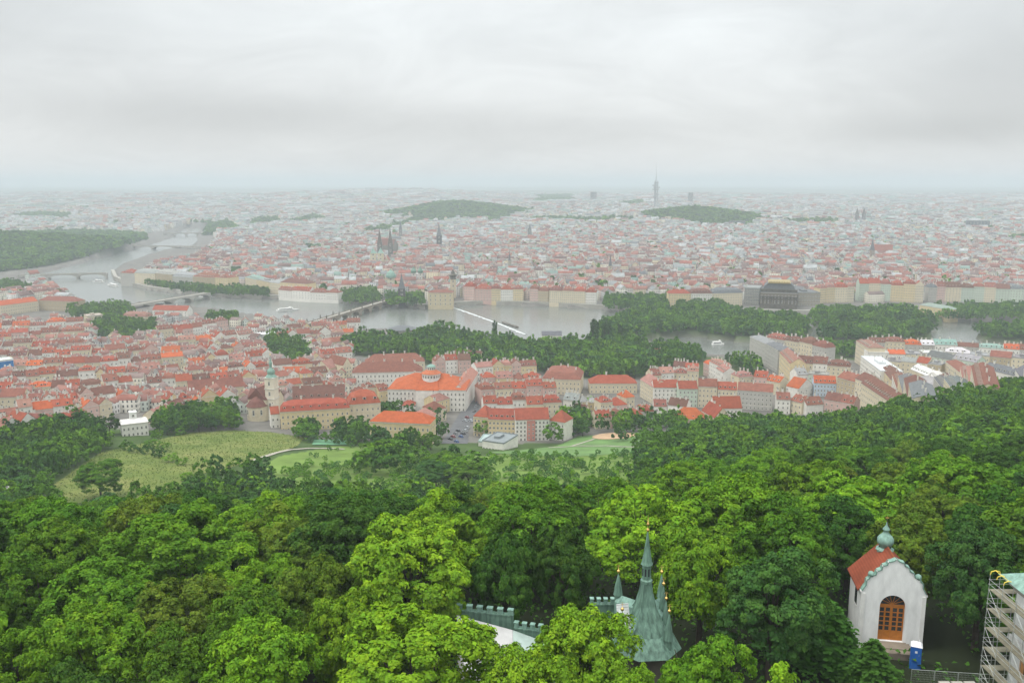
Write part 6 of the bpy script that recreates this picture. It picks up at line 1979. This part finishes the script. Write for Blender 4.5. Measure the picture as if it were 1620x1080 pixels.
# ---------------------------------------------------------------- the far bank: fronts facing the river
G4 = 'tall houses fronting the river on the far bank'
P4 = dict(group=G4, name='riverside_house', cat='house', jit=.5, sides='')
row('facing the weir, on the far bank', [(734, 455), (768, 456), (828, 456)], 5, (19, 23), (16, 18), (RED, DUSTY), (ROSE, WHITE, YELLOW, CREAM), ('mansard', 'hip'), (6, 8), **P4, seed=80, bays=6)
row('above the quay trees, right of the weir', [(838, 458), (868, 459)], 2, (18, 21), (15, 17), (DUSTY, BROWN), (TAN, ROSE), ('mansard',), (6, 8), **P4, seed=81, bays=6)
row('in the pale front right of the weir', [(869, 460), (905, 461), (943, 462)], 4, (18, 20), (15, 17), (RED, DUSTY), (WHITE, CREAM), ('mansard',), (6, 8), **P4, seed=82, bays=6)
row('left of the dark theatre', [(1058, 464), (1093, 464)], 1, (20, 21), (16, 18), (RED,), (YELLOW,), ('hip',), (6, 8), **P4, seed=83, bays=9)
row('two doors left of the dark theatre', [(1093.5, 464), (1127, 464)], 1, (20, 21), (16, 18), (BROWN,), (WHITE,), ('mansard',), (6, 8), **P4, seed=84, bays=9)
row('next to the dark theatre across the street', [(1127.5, 464), (1175, 463)], 1, (20, 21), (16, 18), (SLATE,), (CREAM,), ('mansard',), (6, 8), **P4, seed=85, bays=12)
row('right of the dark theatre', [(1298, 455), (1320, 454), (1352, 454)], 4, (23, 26), (14, 16), (RED, PINK, GREYR), (WHITE, YELLOW, CREAM), ('mansard', 'cross'), (6, 8), **P4, seed=86, bays=5)
row('in the pastel front behind the island trees', [(1360, 449), (1400, 449), (1462, 451)], 6, (26, 30), (14, 16), (RED, RED, DUSTY), (MINT, MINT, YELLOW, CREAM, MINT), ('mansard', 'cross'), (7, 9), **P4, seed=87, bays=5)
row('in the long front behind island trees', [(1470, 454), (1540, 454), (1640, 457)], 9, (22, 25), (14, 16), (RED, DUSTY, SLATE, BROWN), (CREAM, GREYW, ROSE, MINT), ('mansard', 'gable'), (6, 8), **P4, seed=88, bays=5)
row('behind the far quay trees near the girder bridge', [(190, 431), (235, 432), (290, 437), (360, 441)], 6, (20, 24), (22, 28), (DUSTY, RED, GREYR, GREENR), (CREAM, TAN, YELLOW, GREYW), ('hip', 'mansard'), (6, 8), **P4, seed=89, bays=7)
row('between quay trees and stone bridge', [(388, 437), (430, 446), (485, 450)], 4, (19, 22), (20, 26), (GREENR, GREYR, BROWN), (CREAM, YELLOW, CREAM), ('hip', 'flat'), (5, 7), **P4, seed=90, bays=8)
row('low by the quay near the stone bridge', [(440, 458), (475, 461), (535, 463)], 4, (11, 14), (14, 18), (RED, DUSTY), (CREAM, WHITE), ('hip', 'gable'), (5, 7), **P4, seed=91, bays=6)

# theatre with its dark vaulted roof and golden crown
TA, TB = gpt(1203, 462, 24), gpt(1262, 464, 24)
th = house('theatre', TA, TB, 60, 24, 'flat', 0, (0.15, 0.125, 0.095), SLATE, 'massive dark theatre with grey vaulted roof and gilded roof crown by the bridge', None, 'theatre', 3, 11, (1.8, 4.0), chims=0)
tw_ = (Vector(TB[:2]) - Vector(TA[:2])).length
mb = MB(); i0, i1 = tw_ * .05, tw_ * .95
prof = [(i0, 24), (i0 + .8, 28), (i0 + 3, 33), (i0 + 7, 36.5), (i0 + 11, 37.6), (i1 - 11, 37.6), (i1 - 7, 36.5), (i1 - 3, 33), (i1 - .8, 28), (i1, 24)]
mb.prism(prof, 6, 44); vr_ = mb.build('vaulted_roof', [M['slate']], th)
mb = MB(); mb.box(i0 + 7.5, 4.5, 37.3, i1 - 7.5, 44.5, 38.4, 0, True); mb.box(i0 + 9, 6, 38.4, i1 - 9, 43, 39.4, 0, True)
for k in range(9): mb.lathe([(.3, 0), (.5, .6), (.05, 1.6)], 6, 0, (i0 + 9 + (i1 - i0 - 18) * k / 8, 6, 39.4))
M['dull_gold'] = stained('old_gilding', (0.34, 0.26, 0.11), 1.0, rough=0.6, metal=0.2)
mb.build('roof_crown', [M['dull_gold']], vr_)
mb = MB(); mb.box(0.6, 2, 24, tw_ - .6, 6, 28); mb.box(-.3, 1.2, 28, tw_ + .3, 6.2, 28.7, 0, True, True); mb.build('attic', [M['dark_stone']], th)
for k in range(8):
    mb = MB(); mb.tube((tw_ * (k + .5) / 8, -1.2, 7), (tw_ * (k + .5) / 8, -1.2, 17), .75, .65, 8); mb.build('column', [M['dark_stone']], th)
mb = MB(); mb.box(-.4, -2.2, 17, tw_ + .4, -.29, 18.6, 0, True, True); mb.box(-.4, -2.2, -5, tw_ + .4, -.29, 7, 0, True); mb.build('loggia', [M['dark_stone']], th)
house('theatre', gpt(1263, 463, 20), gpt(1298, 463, 20), 40, 20, 'flat', 2.2, (0.26, 0.23, 0.18), SLATE, 'brown theatre annex between the dark theatre and the pale river fronts', None, 'theatre', 3, 8, (1.8, 3.0), chims=0)
house('glass_building', gpt(1178, 455, 26), gpt(1202, 456, 26), 40, 26, 'flat', 0, (0.15, 0.16, 0.16), GREYR, 'dark glass fronted building squeezed beside the dark theatre', None, 'building', 6, 9, (2.2, 3.0), chims=0)

# museum on the river with a flat cornice, and the water tower behind it
house('museum', gpt(677, 463, 20), gpt(716, 463, 20), 22, 20, 'hip', 4, (0.50, 0.42, 0.27), DUSTY, 'square sandstone museum standing in the river beside the weir', None, 'museum', 3, 5, (1.8, 3.4), chims=0)


def spire_tower(px, py_base_y, w, h, roof_h, wall, roofm, label, z=None, y=None, prof=None, finial=True, name='church_tower', px_top=None, n=4, twin=0.0, rc=None):
    """a tower standing on the land at forward distance y; w wide, walls h high, roof roof_h"""
    x = (px - 810) / FOC * (y * CP + (H_CAM - (T1((px - 810) / FOC * y, y))) * SP)
    z = T1(x, y) if z is None else z
    ro = empty(name, (x, y, z), 0.1)
    tag(ro, label, 'tower')
    for k in ((-.5, .5) if twin else (0,)):
        ox = k * twin
        mb = MB(); mb.box(ox - w / 2, -w / 2, -8, ox + w / 2, w / 2, h)
        mb.box(ox - w / 2 - .4, -w / 2 - .4, h - .8, ox + w / 2 + .4, w / 2 + .4, h, 0, True, True)
        t = mb.build('shaft', [M['wall']], ro, color=wall)
        pr = prof or [(.74, 0), (.60, .12), (.30, .5), (.02, 1.0)]
        mb = MB(); mb.lathe([(r * w, h + f * roof_h) for r, f in pr], n, 0, (ox, 0, 0), rot=math.pi / 4 if n == 4 else 0)
        r_ = mb.build('roof', [roofm], ro, color=rc)
        for zz in (.35, .6, .85):
            o = link('window', WIN, t, (ox, -w / 2, h * zz)); o.scale = (w * .28, 1, h * .1)
        if finial:
            mb = MB(); mb.tube((ox, 0, h + roof_h * .98), (ox, 0, h + roof_h * 1.06), .2, .05); mb.build('finial', [M['dull_gold']], r_)
    return ro


DST = (0.075, 0.07, 0.065)
spire_tower(636, 0, 11, 24, 24, DST, M['slate'], 'black steep roofed bridge tower at the far end of the stone bridge', y=1350)
spire_tower(717, 0, 9, 30, 17, (0.55, 0.47, 0.33), M['dark_stone'], 'pale water tower with dark onion roof behind the sandstone museum', y=1420, prof=[(.6, 0), (.5, .2), (.72, .42), (.3, .62), (.35, .7), (.02, 1)], n=8)
tn = spire_tower(610, 0, 11, 50, 34, (0.14, 0.135, 0.12), M['dark_stone'], 'twin black needle spires of a gothic church rising over the old town', y=1990, twin=24)
house('gothic_church', gpt(600, 388, 30), gpt(622, 388, 30), 40, 30, 'gable', 14, (0.2, 0.19, 0.16), BROWN, 'dark gothic church body below the twin black spires', None, 'church', 1, 3, (2, 9), chims=0)
spire_tower(597, 0, 13, 34, 12, (0.58, 0.52, 0.36), M['copper'], 'pale twin towered church just left of the twin black spires', y=1900, twin=16)
spire_tower(695, 0, 14, 42, 30, (0.09, 0.09, 0.085), M['slate'], 'single dark gothic gate tower beyond the twin black spires', y=2330)
spire_tower(619, 0, 12, 26, 15, (0.58, 0.54, 0.40), M['copper'], 'domed church with green cupola behind the black bridge tower', y=1490, prof=[(.75, 0), (.74, .25), (.5, .6), (.16, .8), (.02, 1)], n=12)
spire_tower(660, 0, 7, 26, 13, (0.60, 0.58, 0.52), M['copper_dark'], 'white twin tower front with small domes right of the black bridge tower', y=1560, twin=12, prof=[(.7, 0), (.75, .3), (.3, .6), (.02, 1)], n=8)
spire_tower(975, 0, 8, 32, 12, (0.62, 0.58, 0.5), M['roof'], 'white tower with red pyramid roof above the old town roofs', y=1900, rc=(0.26, .08, .06))
spire_tower(965, 0, 6, 30, 22, (0.45, 0.38, 0.28), M['slate'], 'slim dark spire standing among old town roofs', y=1640)
spire_tower(806, 0, 5, 26, 20, (0.32, 0.28, 0.22), M['slate'], 'thin dark steeple in the middle of the old town', y=1800)
spire_tower(1378, 0, 8, 34, 28, (0.26, 0.2, 0.16), M['slate'], 'dark spire of a brown church above the theatre quarter', y=1950)
house('brown_church', gpt(1383, 396, 18), gpt(1412, 397, 18), 20, 18, 'gable', 14, TAN, DUSTY, 'brown church body under the dark spire of the theatre quarter', None, 'church', 1, 4, (1.6, 7), chims=0)
spire_tower(1360, 0, 10, 40, 22, (0.16, 0.15, 0.15), M['dark_stone'], 'hazy twin spires of a church on the far slope', y=3150, twin=26)
spire_tower(634, 0, 10, 40, 26, (0.2, 0.19, 0.17), M['slate'], 'faint far steeple left of the wooded hill', y=2700)
spire_tower(838, 0, 10, 40, 16, (0.18, 0.18, 0.17), M['slate'], 'faint dark tower beyond the old town', y=2600)

# far landmarks on the horizon
x, y = (1037 - 810) / FOC * (4000 * CP + 130 * SP), 4000
zt = T1(x, y)
tv = empty('television_tower', (x, y, zt)); tag(tv, 'tall grey television tower of three tubes with cabins on the horizon', 'tower')
for (dx, dy, h_, r_) in ((-6.5, 0, 134, 2.3), (6.5, 0, 134, 2.3), (0, 10, 134, 2.6)):
    mb = MB(); mb.tube((dx, dy, -8), (dx, dy, h_), r_, r_ * .9, 12); mb.build('tube', [M['metal']], tv)
mb = MB(); mb.tube((0, 10, 134), (0, 10, 160), 2.2, 1.6, 10); mb.tube((0, 10, 160), (0, 10, 208), .9, .3, 8); mb.build('mast', [M['steel']], tv)
for z_, sx, o_ in ((62, 22, -3), (70, 20, 4), (93, 27, -2), (102, 27, 3), (111, 24, -3), (122, 18, 1)):
    mb = MB(); mb.box(o_ - sx / 2, -4, z_, o_ + sx / 2, 14, z_ + 5.5, 0, True, True); mb.build('cabin', [M['metal']], tv)
for px, yy, w, h_, lab in ((939, 5200, 34, 62, 'hazy square high rise on the horizon left of the television tower'), (1093, 4700, 20, 66, 'hazy slim high rise on the horizon right of the television tower'),
                           (1551, 2900, 68, 34, 'dark glass office slab on the far right slope'), (1168, 3000, 52, 22, 'hazy dark office slab below the second wooded hill')):
    x = (px - 810) / FOC * (yy * CP + 100 * SP)
    o = house('high_rise', (x - w / 2, yy), (x + w / 2, yy), 22, h_, 'flat', 0, (0.12, 0.13, 0.14), SLATE, lab, None, 'office block', max(2, int(h_ / 8)), 6, (2.6, 4.5), chims=0)
# yellow palace on the island park at the right
house('island_palace', gpt(1455, 482, 12), gpt(1503, 490, 12), 16, 12, 'hip', 4, YELLOW, (0.20, 0.26, 0.21), 'yellow palace with pale green roof among the island trees', None, 'palace', 2, 7, chims=0)
house('pavilion_house', gpt(1598, 484, 8), gpt(1618, 484, 8), 14, 8, 'flat', 0, WHITE, WHITER, 'white flat roofed pavilion at the end of the island trees', None, 'pavilion', 1, 4, chims=0)

# ---------------------------------------------------------------- parked cars
def make_car():
    ro = empty('parked_car', (0, 0, 0))
    mb = MB()
    pr = [(-2.1, .35), (-2.1, .85), (-1.95, 1.0), (1.0, 1.0), (2.05, .8), (2.15, .5), (2.1, .35)]
    mb.prism(pr, -.85, .85); b_ = mb.build('body', [M['car']], ro)
    mb = MB()
    lo = [(-1.75, -.8, 1.0), (1.0, -.8, 1.0), (1.0, .8, 1.0), (-1.75, .8, 1.0)]; hi = [(-1.35, -.66, 1.5), (.3, -.66, 1.5), (.3, .66, 1.5), (-1.35, .66, 1.5)]
    for i in range(4): mb.face([lo[i], lo[(i + 1) % 4], hi[(i + 1) % 4], hi[i]])
    mb.build('windows', [M['glass_dark']], ro)
    mb = MB(); mb.box(-1.38, -.68, 1.5, .33, .68, 1.54, 0, True); mb.build('roof', [M['car']], ro)
    for x in (-1.3, 1.35):
        for y in (-.8, .8):
            mb = MB(); mb.tube((x, y - .1, .33), (x, y + .1, .33), .33, n=12); mb.build('wheel', [M['rubber']], ro)
    return ro


proto = make_car()
CARC = {'white': (.7, .7, .7), 'silver': (.4, .42, .44), 'black': (.03, .03, .035), 'dark red': (.25, .03, .03), 'blue': (.04, .09, .25), 'grey': (.18, .19, .2)}
CARS = []
pc = [Vector(gpt(a, b)[:2]) for a, b in ((708, 700), (742, 656))]
pd = [Vector(gpt(a, b)[:2]) for a, b in ((722, 700), (750, 656))]
pe = [Vector(gpt(a, b)[:2]) for a, b in ((744, 652), (768, 598))]
slots = [(a_.lerp(b_, k / 9), 2.2) for a_, b_ in (pc, pd) for k in range(9)] + [(pe[0].lerp(pe[1], k / 8) + Vector((3, 0)), math.pi / 2 - .35) for k in range(8)]
first = True
for q, a_ in slots:
    if random.random() < .15: continue
    cn = random.choice(list(CARC))
    if first: ro = proto; first = False
    else:
        ro = proto.copy(); col.objects.link(ro)
        for c in proto.children:
            d = c.copy(); col.objects.link(d); d.parent = ro
    ro.location = (q.x, q.y, T1(q.x, q.y) + .36); ro.rotation_euler = (0, 0, a_ + random.uniform(-.06, .06))
    for c in ro.children:
        if c.data.materials[0] == M['car']: c.color = (*CARC[cn], 1)
    ro['category'] = 'car'
    px, py, zc = project((q.x, q.y, ro.location.z))
    CARS.append((ro, f"{cn} parked car in the street right of the orange domed building", 'cars parked in the street', px, py))

# ---------------------------------------------------------------- the rest of the town: one mass of small houses
NO_TREES = [gpt(a, b) for a, b in ((150, 470), (170, 425), (205, 400), (222, 386), (236, 374), (285, 356), (345, 356), (345, 384), (325, 405), (262, 422), (210, 446))]


def town():
    Vs, Fs, Cs, MI, UV = [], [], [], [], []
    r = np.random.default_rng(11)
    bx, by, bw, bd, bh, brh, ba, bw_c, br_c = ([] for _ in range(9))
    cells = []
    y = 1395.0
    while y < 7400:
        step = 62 if y < 3000 else 84 if y < 4600 else 130
        xs = np.arange(-.78 * y - 200, .78 * y + 200, step * 1.15)
        for x in xs: cells.append((x + r.uniform(-10, 10), y + r.uniform(-8, 8), step))
        y += step
    wall_c = np.array([(.52, .48, .39), (.53, .51, .48), (.50, .43, .30), (.46, .38, .33), (.36, .355, .34), (.43, .46, .41), (.52, .49, .43)])
    roof_c = np.array([(.24, .092, .068), (.195, .095, .078), (.26, .12, .092), (.14, .086, .075), (.20, .145, .13), (.22, .22, .215), (.14, .145, .15), (.33, .34, .34), (.23, .24, .24), (.17, .235, .205)])
    for x, y, s in cells:
        fx, fy = math.sin(x / 510 + y / 800), math.cos(y / 640 - x / 900)
        a0 = .55 * fx + .5 * fy
        modern = y > 3600 or (x > 200 and r.random() < .18)
        hb_ = r.uniform(14, 20) if y > 1600 else r.uniform(11, 16)
        redp = np.clip(.80 - (y - 1900) / 2600 - (0.10 if x > 300 else 0), .26, .8)
        m_ = s * .5 - 6
        L_ = s * .95
        for side in range(4):
            aa = a0 + side * math.pi / 2
            n = r.integers(2, 5) if s < 100 else r.integers(1, 4)
            ws = r.uniform(.7, 1.3, n); ws = ws / ws.sum() * (L_ - 8)
            t = -L_ / 2 + 4
            for w in ws:
                lx, ly = t + w / 2, -m_
                bx.append(x + lx * math.cos(aa) - ly * math.sin(aa)); by.append(y + lx * math.sin(aa) + ly * math.cos(aa))
                bw.append(w); bd.append(r.uniform(11, 15)); bh.append(hb_ * r.uniform(.75, 1.2)); brh.append(0.4 if (r.random() < .22) else r.uniform(3.5, 7)); ba.append(aa)
                bw_c.append(wall_c[r.integers(len(wall_c))] * r.uniform(.8, 1.08))
                br_c.append(roof_c[r.integers(0, 5)] * r.uniform(.8, 1.15) if r.random() < redp else roof_c[r.integers(5, 10)] * r.uniform(.8, 1.15))
                t += w
        if r.random() < .6:      # something in the yard
            bx.append(x); by.append(y); bw.append(r.uniform(12, 30)); bd.append(r.uniform(10, 22)); bh.append(hb_ * r.uniform(.4, 1.0)); brh.append(r.choice([.4, 3.0, 5.0])); ba.append(a0)
            bw_c.append(wall_c[r.integers(len(wall_c))]); br_c.append(roof_c[r.integers(0, 10)])
    # infill of the near bank: low roofs between the terraces
    for px in np.arange(-30, 560, 7.5):
        for py in np.arange(512, 655, 6.0):
            p = gpt(px + r.uniform(-3, 3), py + r.uniform(-3, 3))
            if r.random() < .45:
                bx.append(p[0]); by.append(p[1]); bw.append(r.uniform(8, 15)); bd.append(r.uniform(8, 11)); bh.append(r.uniform(6, 11)); brh.append(r.uniform(3, 4.5)); ba.append(r.choice([0, 1.57]) + r.uniform(-.4, .4))
                bw_c.append(wall_c[r.integers(len(wall_c))]); br_c.append(roof_c[r.integers(0, 5)])
    B_ = np.array([bx, by, bw, bd, bh, brh, ba], float).T; WC, RC = np.array(bw_c), np.array(br_c)
    x, y, w, d, h, rh, a = B_.T
    z = T(x, y)
    k = (np.abs(x) < .78 * y + 150) & ~inside(RIVER, x, y)
    for pl in ISLES + [LETNA, VITKOV, RIEGER, STRIP, KAMPA] + FAR_WOODS: k &= ~inside(pl, x, y)
    STRAND = [gpt(a_, b_) for a_, b_ in ((-60, 475), (55, 462), (44, 440), (100, 426), (180, 404), (232, 391), (272, 378), (292, 362), (200, 372), (90, 415), (-60, 428))]
    k &= ~inside(STRAND, x, y) & ~inside(NO_TREES, x, y)
    for pl in (((168, 447), (186, 420), (222, 406), (262, 396), (300, 390), (312, 380), (318, 372), (340, 384), (322, 408), (262, 424), (215, 444), (200, 452)),
               ((110, 494), (335, 500), (335, 476), (230, 466), (110, 474))):
        k &= ~inside([gpt(a_, b_) for a_, b_ in pl], x, y)
    for pl in PATCH: k &= ~inside([gpt(a_, b_) for a_, b_ in pl], x, y)
    # keep clear of the river edge and of every house already standing
    for o_ in (12, -12):
        k &= ~inside(RIVER, x + o_, y) & ~inside(RIVER, x, y + o_)
    taken = {}
    for o in bpy.data.objects:
        if o.parent is None and o.type == 'EMPTY' and 560 < o.location.y < 5500 and o.get('category') not in ('tree', 'car', 'boat', 'bridge'):
            wl_ = [c for c in o.children if c.name.startswith(('wall', 'shaft'))]
            if not wl_: continue
            bb = np.array([(o.matrix_basis @ Vector(v))[:] for v in wl_[0].bound_box])
            c = bb.mean(0); R_ = 0.5 * max(np.ptp(bb[:, 0]), np.ptp(bb[:, 1]))
            k &= ~((np.abs(x - c[0]) < np.ptp(bb[:, 0]) / 2 + w * .42) & (np.abs(y - c[1]) < np.ptp(bb[:, 1]) / 2 + d * .5))
    B_, WC, RC, z = B_[k], WC[k], RC[k], z[k]
    x, y, w, d, h, rh, a = B_.T
    n = len(x)
    hw, hd = w / 2, d / 2
    zero = np.zeros(n)
    P = np.stack([np.stack([-hw, -hd, -6 + zero], 1), np.stack([hw, -hd, -6 + zero], 1), np.stack([hw, hd, -6 + zero], 1), np.stack([-hw, hd, -6 + zero], 1),
                  np.stack([-hw, -hd, h], 1), np.stack([hw, -hd, h], 1), np.stack([hw, hd, h], 1), np.stack([-hw, hd, h], 1),
                  np.stack([-hw, zero, h + rh], 1), np.stack([hw, zero, h + rh], 1)], 1)
    c, s = np.cos(a)[:, None], np.sin(a)[:, None]
    Q = P.copy()
    Q[..., 0] = P[..., 0] * c - P[..., 1] * s + x[:, None]; Q[..., 1] = P[..., 0] * s + P[..., 1] * c + y[:, None]; Q[..., 2] += z[:, None]
    # split eaves for the roof so that it stands clear of the wall
    tmpl = np.array([(0, 1, 5, 4), (2, 3, 7, 6), (1, 2, 6, 5), (3, 0, 4, 7), (5, 6, 9, 9), (7, 4, 8, 8), (4, 5, 9, 8), (6, 7, 8, 9)])
    V, F, C_, U, MI = [], [], [], [], []
    base = np.arange(n)[:, None, None] * 10
    quads = tmpl[[0, 1, 2, 3, 6, 7]]
    Fq = (base + quads[None]).reshape(-1, 4)
    mi = np.tile([0, 0, 0, 0, 1, 1], n)
    fc = np.repeat(WC[:, None], 6, 1).copy(); fc[:, 4:] = RC[:, None]
    uv = np.zeros((n, 6, 4, 2))
    for fi, ln in ((0, w), (1, w), (2, d), (3, d)):
        uv[:, fi, 1, 0] = uv[:, fi, 2, 0] = ln
        uv[:, fi, 0, 1] = uv[:, fi, 1, 1] = -6; uv[:, fi, 2, 1] = uv[:, fi, 3, 1] = h
    me = np_mesh('town_houses', Q.reshape(-1, 3), Fq, [M['town_wall'], M['town_roof']], fc.reshape(-1, 3), mi, uv.reshape(-1, 2))
    tag(link('town_houses', me), kind='stuff')
    # gable ends and chimneys in a second run of triangles, joined below into the same object
    tri = np.array([(5, 6, 9), (7, 4, 8)])
    Ft = (base + tri[None]).reshape(-1, 3)
    me2 = np_mesh('gables', Q.reshape(-1, 3), Ft, [M['town_roof']], np.repeat(WC[:, None], 2, 1).reshape(-1, 3))
    o2 = link('gables', me2, bpy.data.objects['town_houses'])
    # chimneys
    m_ = int(n * .8)
    pick_ = r.integers(0, n, m_)
    ck = []
    f_ = r.uniform(-.4, .4, m_)
    cxl, cyl = f_ * w[pick_], r.uniform(-.15, .15, m_) * d[pick_]
    czl = h[pick_] + rh[pick_] * .7
    bx_ = np.array([(-1, -.6, 0), (1, -.6, 0), (1, .6, 0), (-1, .6, 0), (-1, -.6, 3), (1, -.6, 3), (1, .6, 3), (-1, .6, 3)]) * np.array([.6, .6, 1])
    L2 = bx_[None] + np.stack([cxl, cyl, czl], 1)[:, None]
    cc, ss = np.cos(a[pick_])[:, None], np.sin(a[pick_])[:, None]
    W2 = L2.copy(); W2[..., 0] = L2[..., 0] * cc - L2[..., 1] * ss + x[pick_][:, None]; W2[..., 1] = L2[..., 0] * ss + L2[..., 1] * cc + y[pick_][:, None]; W2[..., 2] += z[pick_][:, None]
    fq = np.array([(0, 1, 5, 4), (1, 2, 6, 5), (2, 3, 7, 6), (3, 0, 4, 7), (4, 5, 6, 7)])
    F2 = (np.arange(m_)[:, None, None] * 8 + fq[None]).reshape(-1, 4)
    link('chimneys', np_mesh('chimneys', W2.reshape(-1, 3), F2, [M['town_roof']], np.repeat((WC[pick_] * .95)[:, None], 5, 1).reshape(-1, 3)), bpy.data.objects['town_houses'])
    print('TOWN', n)
    return x, y, z


tx_, ty_, tz_ = town()
# trees in yards and along streets of the far town, none on the water or its quays
sel = rng.random(len(tx_)) < .15
for x, y, z in zip(tx_[sel], ty_[sel], tz_[sel]):
    if y > 1380 and not inside(NO_TREES, np.array([x]), np.array([y]))[0]: stuff_trees.append((x + rng.uniform(-16, 16), y + rng.uniform(-16, 16), z, rng.uniform(5, 8 + y / 900), rng.uniform(13, 21), 'dist'))
for _ in range(800):
    y = rng.uniform(2300, 7400); x = rng.uniform(-.7, .7) * y
    if inside(RIVER, np.array([x]), np.array([y]))[0]: continue
    for k in range(rng.integers(3, 12)):
        a, b = x + rng.normal(0, 70), y + rng.normal(0, 24)
        if inside(NO_TREES, np.array([a]), np.array([b]))[0]: continue
        stuff_trees.append((a, b, T1(a, b), rng.uniform(9, 15), rng.uniform(14, 22), 'dist'))
# ---------------------------------------------------------------- woods mass and labels that need every neighbour
tag(link('woods', mass('woods', stuff_trees)), kind='stuff')
ORD = ['leftmost', 'second from left', 'third from left', 'fourth from left', 'fifth from left', 'sixth from left', 'seventh from left', 'eighth from left',
       'ninth from left', 'tenth from left', 'eleventh from left', 'twelfth from left', 'thirteenth from left', 'fourteenth from left', 'fifteenth from left', 'sixteenth from left']


def settle(entries):
    groups = {}
    for o, base, grp, px, py in entries: groups.setdefault(base, []).append((px, o, grp))
    for base, items in groups.items():
        items.sort(key=lambda t: t[0])
        for k, (px, o, grp) in enumerate(items):
            lab = base if len(items) == 1 else f"{base}, {ORD[k]}" if k < len(ORD) else f"{base}, {k + 1 - len(ORD)} past the sixteenth"
            tag(o, lab, o.get("category", "tree"), grp)


settle(TREES)
for o in bpy.data.objects:
    if o.name.startswith(('deciduous_tree', 'conifer_tree', 'orchard_tree', 'poplar_tree')) and o.parent is None: o['category'] = 'tree'
settle(HOUSES)
settle(CARS)
